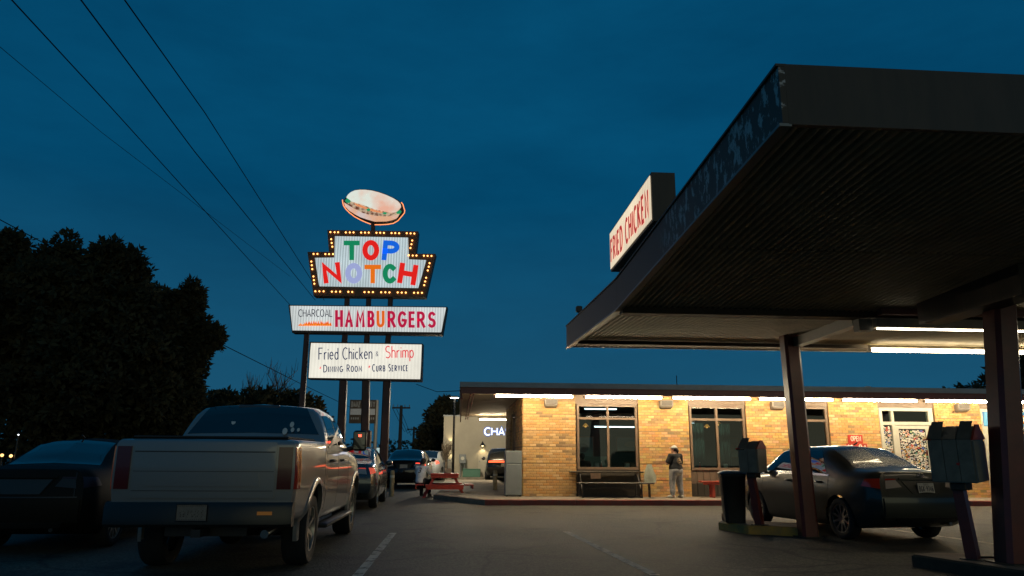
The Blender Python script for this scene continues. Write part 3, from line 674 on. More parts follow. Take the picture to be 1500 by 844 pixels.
def black_table():
    t_ = thing('folding_table', 'long black table with attached bench under the left window', 'table', tuple(LW(2.55,-.35,.15)), FA)
    a = MB(); a.bbox((-1.16,-.05,.70), (1.05,.32,.745), .012); a.build('tabletop', M_TABLETOP, t_)
    a = MB(); a.bbox((-1.05,-.62,.40), (1.22,-.36,.44), .012); a.build('bench_seat', M_TABLETOP, t_)
    for sx in (-.88,.86):
        f_ = MB(); f_.tube([(sx,.25,.70),(sx,.25,.02),(sx,-.5,.02),(sx,-.5,.40)], .022, 8); f_.tube([(sx,-.0,.70),(sx,-.48,.06)], .016, 6); f_.build('leg', M_BLACKMETAL, t_)
    f_ = MB(); f_.tube([(1.08,-.56,.02),(1.08,-.56,.40)], .018, 8); f_.tube([(1.08,-.42,.02),(1.08,-.42,.40)], .018, 8); f_.tube([(1.08,-.56,.2),(1.08,-.42,.2)], .012, 6); f_.build('leg', M_BLACKMETAL, t_)
    f_ = MB(); f_.tube([(-.88,-.50,.035),(.86,-.50,.035)], .018, 8); f_.tube([(-.88,.25,.25),(.86,.25,.25)], .014, 8); f_.tube([(-.02,-.5,.035),(-.02,-.5,.12)], .012, 6); f_.build('stretcher', M_BLACKMETAL, t_)
    return t_
black_table()
t_ = thing('sticky_label', 'brown paper notice hanging from the black table edge', 'notice', tuple(LW(1.98,-.42,.68)), FA); 
a = MB(); a.box((0,-.004,0), (.30,.004,.16)); a.build('sheet', mat('brown_paper',(.16,.10,.06),.8,var=.2), t_)
# pale bag standing on the bench end
def bag():
    rings = []
    for i in range(9):
        f = i/8; hw = .175*(1-.55*max(0,f-.35)**1.1/.65**1.1)*(1+.06*sin(7*f)); hd = .12*(1-.8*f); z = f*.52
        rings.append([(hw*cos(2*pi*k/14)*(1+.10*sin(k*2.4+f*5)), hd*sin(2*pi*k/14)*(1+.18*sin(k*1.7+f*6)), z) for k in range(14)])
    mb = MB(); mb.loft(rings, True); return mb
o = bag().build('shopping_bag', mat('pale_bag',(.42,.42,.30),.75,var=.14,vs_=8,bump=.4,bs=14), None, 35); o.location = LW(3.66,-.83,.592); o.rotation_euler = (0,0,FA+.1)
tag(o, 'crumpled pale bag standing on the right end of the black bench', 'bag')

def red_bench():
    t_ = thing('bench', 'long red bench under the second window behind the bin', 'bench', tuple(LW(5.28,-.62,.15)), FA)
    for k in range(2):
        a = MB(); a.bbox((0,k*.17,.44), (2.6,k*.17+.155,.48), .008); a.build('slat', M_REDPAINT, t_)
    a = MB(); a.bbox((.05,.02,.37), (2.55,.05,.438), .006); a.build('apron', M_REDPAINT, t_)
    for x in (.32,2.25):
        for y in (.05,.27):
            l_ = MB(); l_.bbox((x,y,0), (x+.09,y+.05,.438), .006); l_.build('leg', M_REDPAINT, t_)
red_bench()

# ================================================================== VEHICLES
def _slopes(y):
    y = np.asarray(y, float); d = np.diff(y, axis=0); m = np.zeros_like(y)
    a, b = d[:-1], d[1:]; s = a*b > 0; den = np.where(s, a+b, 1.0)
    m[1:-1] = np.where(s, 2*a*b/den, 0.0); m[0] = d[0]; m[-1] = d[-1]; return m
def hermite(y, m, t):
    n = len(y); i = int(min(max(math.floor(t), 0), n-2)); f = t-i
    return (2*f**3-3*f**2+1)*y[i] + (f**3-2*f**2+f)*m[i] + (-2*f**3+3*f**2)*y[i+1] + (f**3-f**2)*m[i+1]
class Shell:
    """car body lofted along its length; seven key points a station, from the keel to the roof centre line"""
    def __init__(s, st, bulge_r=.10, bulge_f=.16, x0=0.0):
        K = []
        for x, pts in st:
            xs = x if isinstance(x, (list, tuple)) else [x]*7
            K.append([(xx-x0, p[0], p[1]) for xx, p in zip(xs, pts)])
        s.K = np.array(K); s.m = _slopes(s.K); s.n = len(st); s.br, s.bf = bulge_r, bulge_f
    def keys(s, u): return hermite(s.K, s.m, u)
    def S(s, u, v):
        k = s.keys(u); return hermite(k, _slopes(k), v)
    def uv(s, x, z, v0=1.0):
        v = 3.0
        for _ in range(4):
            lo, hi = 0.0, s.n-1.0
            for _ in range(22):
                mid = (lo+hi)/2
                if s.S(mid, v)[0] < x: lo = mid
                else: hi = mid
            u = (lo+hi)/2; lo, hi = v0, 6.0; k = s.keys(u); mm = _slopes(k)
            for _ in range(20):
                mid = (lo+hi)/2
                if hermite(k, mm, mid)[2] < z: lo = mid
                else: hi = mid
            v = (lo+hi)/2
        return u, v
    def P(s, u, v, side): p = s.S(u, v); return Vector((side*p[1], p[0], p[2]))
    def C(s, t, v, rear=True):
        u = 0 if rear else s.n-1; p = s.S(u, v); w = p[1]/max(s.K[0 if rear else -1][:,1])
        b = (s.br if rear else s.bf)*w*(1-t*t); return Vector((t*p[1], p[0]-b if rear else p[0]+b, p[2]))
    def cv(s, z, rear=True):
        lo, hi = 1.0, 6.0; u = 0 if rear else s.n-1
        for _ in range(22):
            mid = (lo+hi)/2
            if s.S(u, mid)[2] < z: lo = mid
            else: hi = mid
        return (lo+hi)/2
    def capP(s, y, z, rear=True):
        v = s.cv(z, rear); p = s.S(0 if rear else s.n-1, v); return s.C(max(-1, min(1, y/max(p[1], .01))), v, rear)
    def body(s, nu=4, nv=4):
        us = [i/nu for i in range((s.n-1)*nu+1)]; vs = [i/nv for i in range(6*nv+1)]; rings = []
        for u in us:
            k = s.keys(u); mm = _slopes(k); pr = [hermite(k, mm, v) for v in vs]
            ring = [(p[1], p[0], p[2]) for p in pr] + [(-p[1], p[0], p[2]) for p in pr[-2:0:-1]]
            rings.append(ring)
        mb = MB(); mb.loft(rings, False); N = len(rings[0]); nvs = len(vs)
        for rear in (True, False):
            off = 0 if rear else (len(rings)-1)*N; M = 10; rows = []
            for j, v in enumerate(vs):
                r_ = off+j; l_ = off+((N-j) % N); 
                if j in (0, nvs-1): rows.append([r_]*(M+1)); continue
                row = [l_]
                for i in range(1, M): mb.v.append(tuple(s.C(-1+2*i/M, v, rear))); row.append(len(mb.v)-1)
                row.append(r_); rows.append(row)
            for j in range(nvs-1):
                for i in range(M):
                    f = [rows[j][i], rows[j][i+1], rows[j+1][i+1], rows[j+1][i]]; g = []
                    for q in f:
                        if q not in g: g.append(q)
                    if len(g) > 2: mb.f.append(g if rear else g[::-1]); mb.c.append(None)
        return mb
    def grid(s, fn, n, m, off, rim, mb):
        e = 1e-3; rows = []; base = []
        for i in range(n+1):
            r = []; rb = []
            for j in range(m+1):
                a, b = i/n, j/m; p = fn(a, b); du = fn(min(1,a+e), b)-fn(max(0,a-e), b); dv = fn(a, min(1,b+e))-fn(a, max(0,b-e))
                nn = du.cross(dv); nn = nn.normalized() if nn.length > 1e-12 else Vector((0,0,1))
                if nn.dot(p-Vector((0, p.y*.6+.8, .6))) < 0: nn = -nn
                r.append(p+nn*off); rb.append(p-nn*rim)
            rows.append(r); base.append(rb)
        vs = [p for r in rows for p in r]; w = m+1
        fs = [(i*w+j, (i+1)*w+j, (i+1)*w+j+1, i*w+j+1) for i in range(n) for j in range(m)]
        edge = [(0,j) for j in range(m+1)] + [(i,m) for i in range(1,n+1)] + [(n,j) for j in range(m-1,-1,-1)] + [(i,0) for i in range(n-1,0,-1)]
        b0 = len(vs); vs += [base[i][j] for i, j in edge]; ne = len(edge)
        for k in range(ne):
            k2 = (k+1) % ne; fs.append((edge[k][0]*w+edge[k][1], edge[k2][0]*w+edge[k2][1], b0+k2, b0+k))
        mb.add(vs, fs); return mb
    def side(s, corners, side, off=.004, n=8, m=4, rim=.01, mb=None, v0=1.0):
        U = [s.uv(x, z, v0) for x, z in corners]
        def fn(a, b):
            p = [(U[0][i]*(1-a)+U[1][i]*a)*(1-b)+(U[3][i]*(1-a)+U[2][i]*a)*b for i in (0,1)]
            return s.P(p[0], p[1], side)
        return s.grid(fn, n, m, off, rim, mb or MB())
    def uvp(s, U, side, off=.004, n=8, m=8, rim=.01, mb=None):
        def fn(a, b):
            p = [(U[0][i]*(1-a)+U[1][i]*a)*(1-b)+(U[3][i]*(1-a)+U[2][i]*a)*b for i in (0,1)]
            return s.P(p[0], p[1], side)
        return s.grid(fn, n, m, off, rim, mb or MB())
    def cap(s, corners, off=.004, n=8, m=4, rim=.01, rear=True, mb=None):
        def fn(a, b):
            y, z = [(corners[0][i]*(1-a)+corners[1][i]*a)*(1-b)+(corners[3][i]*(1-a)+corners[2][i]*a)*b for i in (0,1)]
            return s.capP(y, z, rear)
        return s.grid(fn, n, m, off, rim, mb or MB())

def paint(name, col, metal=.55, rough=.3, coat=1.0):
    return mat(name, col, rough, metal, coat=coat)
M_TYRE = mat('tyre_rubber', (.012,.012,.012), .8, var=.2)
M_RIM = mat('alloy', (.38,.37,.35), .3, .9)
M_CGLASS = mat('car_glass', (.010,.014,.016), .03, 0, spec=.9, coat=.6)
M_TRIM = mat('black_trim', (.012,.012,.012), .45)
M_CHROME = mat('chrome', (.6,.6,.6), .12, 1.0)
M_LENS_R = mat('red_lens', (.20,.016,.012), .12, coat=1, emis=(1,.08,.03), es=.015)
M_LENS_W = mat('clear_lens', (.42,.36,.32), .15, coat=1)
M_PLATE = mat('plate_metal', (.50,.47,.42), .5, var=.08, vs_=12)
M_PLATE_TXT = mat('plate_text', (.06,.06,.08), .5)

def bool_cut(body_me, cutters, m):
    o = bpy.data.objects.new('car_body', body_me); COL.objects.link(o); tmp = []
    cm = bpy.data.meshes.new('cut'); mb = MB()
    for (x, y0, y1, z, r) in cutters:
        mb.loft([[(yy, x+r*cos(2*pi*k/28), z+r*sin(2*pi*k/28)) for k in range(28)] for yy in (y0, y1)], True)
    cme = mb.mesh('cut', M_TRIM); c = bpy.data.objects.new('cut', cme); COL.objects.link(c)
    md = o.modifiers.new('b', 'BOOLEAN'); md.object = c; md.operation = 'DIFFERENCE'; md.solver = 'EXACT'
    try: md.material_mode = 'TRANSFER'
    except Exception: pass
    dg = bpy.context.evaluated_depsgraph_get(); me = bpy.data.meshes.new_from_object(o.evaluated_get(dg), depsgraph=dg)
    bpy.data.objects.remove(o); bpy.data.objects.remove(c); bpy.data.meshes.remove(cme)
    return me
def wheel_meshes(r, w, spokes, rim_r, name='alloy', m=None):
    t = MB(); t.lathe([(rim_r*.98,-w*.45),(rim_r*1.05,-w*.5),(r*.93,-w*.5),(r*.985,-w*.40),(r,-w*.25),(r,w*.25),(r*.985,w*.40),(r*.93,w*.5),(rim_r*1.05,w*.5),(rim_r*.98,w*.45)], 36, 'y')
    tm = t.mesh('wheel', M_TYRE, 50)
    q = MB(); q.lathe([(rim_r,-w*.47),(rim_r*.94,-w*.46),(rim_r*.90,-w*.2),(rim_r*.90,w*.3)], 36, 'y')
    q.lathe([(.001,-w*.30),(rim_r*.2,-w*.32),(rim_r*.22,-w*.2),(rim_r*.12,-w*.1)], 20, 'y')
    for k in range(spokes):
        a = 2*pi*k/spokes
        for da, wd in ((0, .085),):
            rot = Matrix.Rotation(a, 4, 'Y'); q.loft([[rot @ Vector((x*1.0, yy, rr)) for x, yy in ((-wd*rim_r*s_,-w*.40*f_),(wd*rim_r*s_,-w*.40*f_),(wd*rim_r*s_,-w*.22*f_),(-wd*rim_r*s_,-w*.22*f_))] for rr, s_, f_ in ((rim_r*.15,1.25,.8),(rim_r*.55,.9,1.0),(rim_r*.93,1.15,1.05))], True)
    qm = q.mesh('rim', m or M_RIM, 40)
    d = MB(); d.lathe([(.001,w*.02),(rim_r*.88,w*.02)], 28, 'y'); dm = d.mesh('brake_disc', M_TRIM)
    return tm, qm, dm
def add_wheels(root, tm, qm, dm, spots, r):
    for (x, y, side) in spots:
        w = put('wheel', tm, root, (x, y, r), (pi/2 if side > 0 else -pi/2)); 
        put('rim', qm, w); put('brake_disc', dm, w)
def plate(root, p, w, h, txt, tilt=0.0, top='TEXAS', yaw=0.0, dim=False):
    a = MB(); a.bbox((-w/2,0,-h/2), (w/2,.012,h/2), .004); o = a.build('licence_plate', mat('dim_plate', (.20,.165,.13), .55, var=.15, vs_=25) if dim else M_PLATE, root); o.location = p; o.rotation_euler = (tilt,0,yaw)
    l = MB(); f = lambda x, y, k: (x, -k, y)
    if txt: fit_text(l, txt, f, -w*.42, w*.42, -h*.30, h*.16, tw=.15, gap=.22)
    else:
        gq = random.Random(11)      # worn past reading: broken strokes and a beaded rim
        for k in range(7):
            x_ = -w*.40+k*w*.118
            for j in range(4):
                dx, dz = gq.uniform(0,w*.06), -h*.26+j*h*.11; ww, hh = gq.uniform(w*.02,w*.055), gq.uniform(h*.03,h*.09); l.quad((x_+dx,-.003,dz),(x_+dx+ww,-.003,dz),(x_+dx+ww,-.003,dz+hh),(x_+dx,-.003,dz+hh))
        for k in range(15):
            for zz in (-h*.44, h*.38): x_ = -w*.45+k*w*.062; l.quad((x_,-.003,zz),(x_+w*.03,-.003,zz),(x_+w*.03,-.003,zz+h*.05),(x_,-.003,zz+h*.05))
    if top: fit_text(l, top, f, -w*.16, w*.16, h*.24, h*.40, tw=.16, gap=.22)
    tag(l.build('plate_lettering', mat('dim_plate_text', (.075,.06,.05), .6) if dim else M_PLATE_TXT, o), kind='stuff' if not txt else None)
    fr = MB(); fr.tube([(-w/2,-.002,-h/2),(w/2,-.002,-h/2),(w/2,-.002,h/2),(-w/2,-.002,h/2),(-w/2,-.002,-h/2)], .006, 6); fr.build('plate_frame', M_TRIM, o)
    return o

# ---- saloon
SED = [([.13,.11,.05,.03,.13,.17,.17], [(0,.33),(.60,.33),(.75,.42),(.77,.62),(.70,.92),(.58,1.035),(0,1.06)]),
       (.30, [(0,.24),(.70,.24),(.835,.38),(.865,.63),(.79,.94),(.65,1.05),(0,1.085)]),
       (.72, [(0,.19),(.74,.19),(.85,.34),(.88,.62),(.81,.955),(.655,1.07),(0,1.105)]),
       (1.12, [(0,.18),(.75,.18),(.85,.33),(.88,.62),(.815,.96),(.60,1.235),(0,1.29)]),
       (1.58, [(0,.18),(.75,.18),(.85,.33),(.88,.61),(.82,.955),(.565,1.39),(0,1.445)]),
       (2.15, [(0,.18),(.75,.18),(.85,.33),(.88,.61),(.825,.95),(.57,1.415),(0,1.468)]),
       (2.75, [(0,.18),(.75,.18),(.85,.33),(.88,.60),(.825,.94),(.565,1.395),(0,1.45)]),
       (3.20, [(0,.18),(.75,.18),(.85,.33),(.88,.60),(.825,.93),(.61,1.20),(0,1.26)]),
       (3.62, [(0,.18),(.74,.18),(.85,.33),(.875,.60),(.82,.90),(.70,.965),(0,1.02)]),
       (4.10, [(0,.20),(.70,.20),(.82,.35),(.85,.58),(.77,.80),(.62,.87),(0,.92)]),
       ([4.36,4.37,4.42,4.44,4.36,4.28,4.28], [(0,.26),(.55,.26),(.66,.36),(.68,.52),(.62,.72),(.50,.78),(0,.80)])]
XR = .98; WBASE = 2.6
def saloon(label, loc, rz, pm, plate_txt, group=None, details=True):
    sh_ = Shell(SED, .09, .18, XR); root = thing('parked_car', label, 'car', loc, rz, group)
    bm_ = sh_.body().mesh('body', pm); r = .315
    me = bool_cut(bm_, [(0, .62, 1.2, .30, .375), (0, -1.2, -.62, .30, .375), (WBASE, .62, 1.2, .30, .375), (WBASE, -1.2, -.62, .30, .375)], pm)
    smooth_mesh(me, 38); body = put('body', me, root)
    fl_ = MB(); fl_.box((-.6,-.2,.20), (.6,WBASE+.2,.30)); fl_.build('underbody', M_TRIM, root)
    us = lambda st: float(st)
    for sd_ in (1, -1):
        w = sh_.uvp([(3.25,4.35),(3.95,4.22),(3.95,4.93),(3.55,4.93)], sd_, .004, 6, 6); 
        z0 = .985
        sh_.side([(1.30-XR+.0,1.00),(2.12-XR,.985),(2.12-XR,1.37),(1.62-XR,1.355)], sd_, .004, 8, 6, v0=4.0).build('rear_side_window', M_CGLASS, root, 40)
        sh_.side([(2.20-XR,.985),(3.38-XR,.965),(2.86-XR,1.33),(2.20-XR,1.375)], sd_, .004, 10, 6, v0=4.0).build('front_side_window', M_CGLASS, root, 40)
        for x in (1.25,2.16,3.32):
            k = sh_.side([(x-XR-.004,.34),(x-XR+.004,.34),(x-XR+.004,.94),(x-XR-.004,.94)], sd_, .0015, 1, 10, .002); k.build('door_gap', M_TRIM, root)
        sh_.side([(1.24-XR,.955),(3.42-XR,.935),(3.42-XR,.960),(1.24-XR,.98)], sd_, .007, 14, 1, .01).build('belt_trim', M_TRIM if not details else M_CHROME, root)
        for x in (1.40,2.32):
            p = sh_.P(*sh_.uv(x-XR+.1, .86), sd_); hmb = MB(); hmb.tube([p+Vector((sd_*.0,-.09,0)), p+Vector((sd_*.035,-.07,0)), p+Vector((sd_*.035,.07,0)), p+Vector((0,.09,0))], .014, 8); hmb.build('door_handle', pm, root, 60)
        p = sh_.P(*sh_.uv(3.22-XR, .97), sd_); mm_ = MB(); mm_.sphere(tuple(p+Vector((sd_*.13,.0,.06))), .1, 12, 8, (1.0,.75,.72)); mm_.tube([p, p+Vector((sd_*.08,.0,.04))], .025, 6); mo = mm_.build('wing_mirror', pm, root, 60)
        sh_.side([(.06-XR,.80),(.40-XR,.83),(.34-XR,.935),(.14-XR,.945)], sd_, .008, 8, 4, .015).build('rear_light', M_LENS_R, root, 40)
        sh_.side([(3.95-XR,.70),(4.30-XR,.66),(4.26-XR,.74),(3.85-XR,.82)], sd_, .006, 8, 4, .015).build('headlight', M_LENS_W, root, 40)
        y0, y1 = sd_*.43, sd_*.69
        cl_ = sh_.cap([(sd_*.40,.825),(sd_*.66,.80),(sd_*.62,.915),(sd_*.46,.925)], .008, 6, 4, .015); cl_.build('rear_light', M_LENS_W, root, 40)
        tr = sh_.cap([(sd_*.45,.926),(sd_*.63,.918),(sd_*.61,.942),(sd_*.46,.944)], .009, 5, 2, .015); tr.build('rear_light', M_LENS_R, root, 40)
        dd = MB(); p = sh_.capP(sd_*.63, .52); dd.lathe([(.001,-.02),(.05,-.015),(.055,.0),(.055,.03)], 18, 'y', tuple(p)); dd.build('reflector', M_LENS_W, root, 40)
    # rear window, windscreen
    g = MB()
    for sd_ in (1, -1): sh_.uvp([(2.08,5.08),(3.82,5.12),(3.82,6.0),(2.08,6.0)], sd_, .005, 10, 8, .004, g)
    g.build('rear_window', mat('wet_car_glass', (.03,.045,.045), .10, 0, spec=1.0, bump=.55, bs=22, coat=.5, stretch=(1,2.2,1)) if details else M_CGLASS, root, 50)
    g = MB()
    for sd_ in (1, -1): sh_.uvp([(6.1,5.06),(7.9,5.06),(7.9,6.0),(6.1,6.0)], sd_, .005, 10, 8, .004, g)
    g.build('windscreen', M_CGLASS, root, 50)
    # boot lid seams, plate recess, bumper
    sh_.cap([(-.70,.690),(.70,.690),(.70,.705),(-.70,.705)], .002, 14, 1, .004).build('boot_gap', M_TRIM, root)
    for sd_ in (1,-1): sh_.cap([(sd_*.665,.70),(sd_*.655,.70),(sd_*.60,1.0),(sd_*.61,1.0)], .002, 1, 8, .004).build('boot_gap', M_TRIM, root)
    sh_.cap([(-.40,.925),(.40,.925),(.40,.955),(-.40,.955)], .022, 10, 2, .03).build('boot_strip', pm, root, 40)
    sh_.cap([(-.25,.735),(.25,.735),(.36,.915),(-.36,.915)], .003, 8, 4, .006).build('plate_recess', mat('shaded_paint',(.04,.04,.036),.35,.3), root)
    for sd_ in (1,-1): sh_.cap([(sd_*.245,.735),(sd_*.262,.735),(sd_*.372,.915),(sd_*.345,.915)], .008, 2, 5, .012).build('recess_edge', pm, root)
    sh_.cap([(-.74,.40),(.74,.40),(.745,.665),(-.745,.665)], .028, 16, 6, .04).build('rear_bumper', pm, root, 40)
    sh_.cap([(-.52,.345),(.52,.345),(.56,.405),(-.56,.405)], .032, 12, 2, .03).build('bumper_lip', M_TRIM, root, 40)
    p = sh_.capP(0, .815); plate(root, p+Vector((0,-.022,0)), .305, .155, plate_txt, R(-6))
    if details:
        e = MB(); c = sh_.capP(0, .99)+Vector((0,-.016,0))
        ell = lambda rx, rz, dx=0, dz=0: [c+Vector((dx+rx*cos(2*pi*i/24), -.0, dz+rz*sin(2*pi*i/24))) for i in range(25)]
        e.tube(ell(.065,.042), .006, 6); e.tube(ell(.025,.040), .004, 6); e.tube(ell(.048,.016,0,.018), .004, 6); e.build('emblem', M_CHROME, root, 60)
        ex = MB(); ex.tube([(.42,-.95,.30),(.42,-.70,.30)], .03, 10); ex.build('exhaust_pipe', M_CHROME, root)
        an_ = MB(); an_.tube([(0,.62,1.462),(0,.52,1.50)], .012, 6); an_.build('aerial', M_TRIM, root)
    add_wheels(root, *WH_SED, [(.76,0,1),(-.76,0,-1),(.76,WBASE,1),(-.76,WBASE,-1)], .315)
    return root
WH_SED = wheel_meshes(.315, .20, 10, .215)
P_GREY = paint('dark_grey_paint', (.040,.042,.035), .30, .34, .45)
P_BLACK = paint('black_paint', (.010,.011,.012), .2, .2)
P_MATTE = mat('matte_black_paint', (.010,.009,.007), .55, spec=.12)  # matte black with little reflection, for the car at the left edge
P_SILVER = paint('silver_paint', (.30,.29,.28), .6, .3)
P_BLUEGREY = paint('blue_grey_paint', (.05,.065,.075), .5, .25)
P_WHITE = paint('pale_paint', (.45,.47,.48), .1, .35)
corolla = saloon('dark grey saloon car parked under the canopy beside the slim column', (6.45,13.02,0), R(12), P_GREY, 'BGK-9746'); corolla.scale = (1.02,1.02,1.075)

# ---- pick-up
TRK = [([.10,.08,.04,.03,.03,.05,.05], [(0,.62),(.88,.62),(.955,.74),(.985,1.05),(.975,1.37),(.93,1.425),(0,1.43)]),
       (.14, [(0,.60),(.90,.60),(.985,.72),(1.015,1.05),(1.0,1.375),(.95,1.44),(0,1.445)]),
       (.80, [(0,.55),(.90,.55),(.99,.70),(1.02,1.05),(1.0,1.38),(.955,1.445),(0,1.45)]),
       (1.80, [(0,.50),(.90,.50),(.985,.68),(1.015,1.03),(1.0,1.38),(.955,1.445),(0,1.45)]),
       (1.88, [(0,.48),(.90,.48),(.985,.66),(1.015,1.03),(.995,1.38),(.93,1.50),(0,1.52)]),
       (2.10, [(0,.46),(.90,.46),(.985,.62),(1.015,1.02),(.99,1.37),(.74,1.88),(0,1.935)]),
       (2.70, [(0,.45),(.90,.45),(.985,.60),(1.015,1.02),(.985,1.36),(.73,1.91),(0,1.965)]),
       (3.50, [(0,.45),(.90,.45),(.985,.60),(1.015,1.01),(.985,1.35),(.725,1.89),(0,1.95)]),
       (3.95, [(0,.45),(.90,.45),(.985,.60),(1.015,1.00),(.985,1.34),(.76,1.62),(0,1.68)]),
       (4.35, [(0,.45),(.90,.45),(.985,.60),(1.015,1.00),(.985,1.30),(.86,1.34),(0,1.40)]),
       (5.20, [(0,.45),(.90,.45),(.98,.60),(1.01,.98),(.97,1.22),(.84,1.28),(0,1.33)]),
       ([5.72,5.74,5.78,5.80,5.74,5.66,5.66], [(0,.42),(.80,.42),(.90,.52),(.94,.90),(.90,1.16),(.80,1.22),(0,1.25)])]
TXR, TWB = 1.27, 3.68
def pickup(label, loc, rz, pm):
    s = Shell(TRK, .03, .12, TXR); root = thing('pickup_truck', label, 'pickup truck', loc, rz); r = .40
    bm_ = s.body(5, 5).mesh('body', pm)
    me = bool_cut(bm_, [(0,.70,1.3,.44,.50),(0,-1.3,-.70,.44,.50),(TWB,.70,1.3,.44,.50),(TWB,-1.3,-.70,.44,.50)], pm)
    smooth_mesh(me, 35); put('body', me, root)
    u = MB(); u.box((-.45,-1.0,.42), (.45,TWB+.6,.62)); u.build('chassis', M_TRIM, root)
    bx = MB(); bx.tube([(-.72,0,.40),(.72,0,.40)], .07, 10); bx.sphere((0,0,.40), .17, 10, 8); bx.build('rear_axle', M_TRIM, root, 50)
    cvr = MB(); cvr.bbox((-.86,-1.12,1.452), (.86,.50,1.475), .008); cvr.build('bed_cover', mat('bed_cover_vinyl',(.02,.02,.02),.7,bump=.2), root)
    X = lambda x: x-TXR
    for sd_ in (1, -1):
        s.side([(X(2.16),1.42),(X(2.92),1.41),(X(2.92),1.82),(X(2.27),1.80)], sd_, .004, 8, 6, v0=4.0).build('rear_side_window', M_CGLASS, root, 40)
        s.side([(X(3.02),1.41),(X(4.12),1.38),(X(3.64),1.78),(X(3.02),1.82)], sd_, .004, 8, 6, v0=4.0).build('front_side_window', M_CGLASS, root, 40)
        s.side([(X(2.10),1.365),(X(4.30),1.335),(X(4.30),1.355),(X(2.10),1.385)], sd_, .006, 14, 1, .01).build('belt_trim', M_TRIM, root)
        for x in (1.84,2.02,2.97,4.02):
            k = s.side([(X(x)-.006,.58),(X(x)+.006,.58),(X(x)+.006,1.33),(X(x)-.006,1.33)], sd_, .0015, 1, 10, .002); k.build('door_gap', M_TRIM, root)
        for x in (2.25,3.18):
            p = s.P(*s.uv(X(x)+.1, 1.20), sd_); h = MB(); h.tube([p+Vector((0,-.12,0)), p+Vector((sd_*.04,-.09,0)), p+Vector((sd_*.04,.09,0)), p+Vector((0,.12,0))], .018, 8); h.build('door_handle', M_TRIM, root, 60)
        p = s.P(*s.uv(X(3.98), 1.36), sd_); q = MB(); q.bbox((p.x+sd_*.20-.11, p.y-.05, p.z-.02), (p.x+sd_*.20+.11, p.y+.07, p.z+.30), .03); q.tube([p, p+Vector((sd_*.16,0,.05))], .035, 8); mo = q.build('wing_mirror', M_TRIM, root, 60)
        q = MB(); q.box((p.x+sd_*.20-.09, p.y-.054, p.z+.01), (p.x+sd_*.20+.09, p.y-.051, p.z+.27)); q.build('mirror_glass', M_CGLASS, mo)
        q = MB(); q.box((p.x+sd_*.20-.02, p.y-.058, p.z+.20), (p.x+sd_*.20+.03, p.y-.055, p.z+.235)); q.build('mirror_red_reflection', glow('red_reflection_glow',(1,.06,.03),6), mo)  # glowing red plate stands in for a light reflected in the mirror
        # flared arches
        for xc in (0, TWB):
            f_ = MB(); N = 18; ring = []
            for i in range(N+1):
                a = R(-12)+R(204)*i/N; rr = []
                for dr, off in ((.0,-.03),(.0,.028),(.045,.03),(.075,.012),(.075,-.03)):
                    pp = Vector((0, xc+(.498+dr)*cos(a), .44+(.498+dr)*sin(a))); u_, v_ = s.uv(pp.y, max(.52,pp.z)); w_ = s.P(u_, v_, sd_).x
                    rr.append((w_+sd_*off, pp.y, pp.z))
                ring.append(rr)
            f_.loft(ring, False, False); f_.build('wheel_arch', pm, root, 40)
        st = MB(); st.bbox((sd_*.98-.09, .62, .36), (sd_*.98+.09, 2.98, .42), .02); st.build('side_step', M_TRIM, root, 40)
        s.side([(X(.035),.92),(X(.20),.92),(X(.16),1.36),(X(.035),1.36)], sd_, .012, 4, 8, .02).build('tail_light', M_LENS_R, root, 40)
        lt = s.cap([(sd_*.80,.92),(sd_*.955,.92),(sd_*.955,1.36),(sd_*.80,1.36)], .014, 4, 8, .02); lt.build('tail_light', mat('dark_lens',(.10,.010,.008),.15,coat=.5), root, 40)
    s.cap([(-.775,.83),(.775,.83),(.775,1.405),(-.775,1.405)], .012, 12, 10, .014).build('tailgate', pm, root, 40)
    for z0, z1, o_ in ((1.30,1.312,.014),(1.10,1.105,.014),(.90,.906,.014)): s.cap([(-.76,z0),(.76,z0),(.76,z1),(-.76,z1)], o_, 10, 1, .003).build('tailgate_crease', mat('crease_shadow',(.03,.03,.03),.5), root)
    s.cap([(-.62,.95),(.62,.95),(.60,1.08),(-.60,1.08)], .020, 10, 3, .012).build('tailgate_panel', pm, root, 40)
    tg = MB(); tg.bbox((-.13,-1.27,1.16), (.13,-1.235,1.25), .008); tg.build('tailgate_handle', M_TRIM, root, 40)
    bp = MB(); prof = [(-.06,.54),(-.17,.54),(-.20,.57),(-.20,.74),(-.17,.79),(-.06,.79)]
    bp.loft([[(x, y-1.16+(.05 if abs(x) > .9 else 0), z) for y, z in prof] for x in (-1.0,-.88,-.3,.3,.88,1.0)], True); bp.build('rear_bumper', mat('bumper_paint',(.018,.018,.017),.35,.2), root, 40)
    hx = MB(); hx.box((-.05,-1.34,.44), (.05,-1.05,.52)); hx.build('tow_hitch', M_TRIM, root)
    plate(root, Vector((-.05,-1.375,.69)), .32, .165, None, 0, None, 0, True)
    for sd_ in (1,):
        rf_ = MB(); rf_.box((sd_*.72-.08,-1.368,.665), (sd_*.72+.08,-1.362,.70)); rf_.build('bumper_reflector', mat('amber_lens',(.5,.16,.03),.3,emis=(1,.4,.08),es=.06), root)
    ex = MB(); ex.tube([(.70,-1.22,.46),(.70,-.6,.48)], .045, 12); ex.build('exhaust_pipe', M_CHROME, root, 60)
    g = MB()
    for sd_ in (1, -1): s.uvp([(4.15,5.10),(4.95,5.16),(4.95,6.0),(4.15,6.0)], sd_, .005, 8, 8, .004, g)
    rw = g.build('rear_window', M_CGLASS, root, 50)
    dk = MB(); fx = lambda x, z: tuple(Vector((x, 1.88-TXR+ (z-1.50)*.52 - .035, z)))
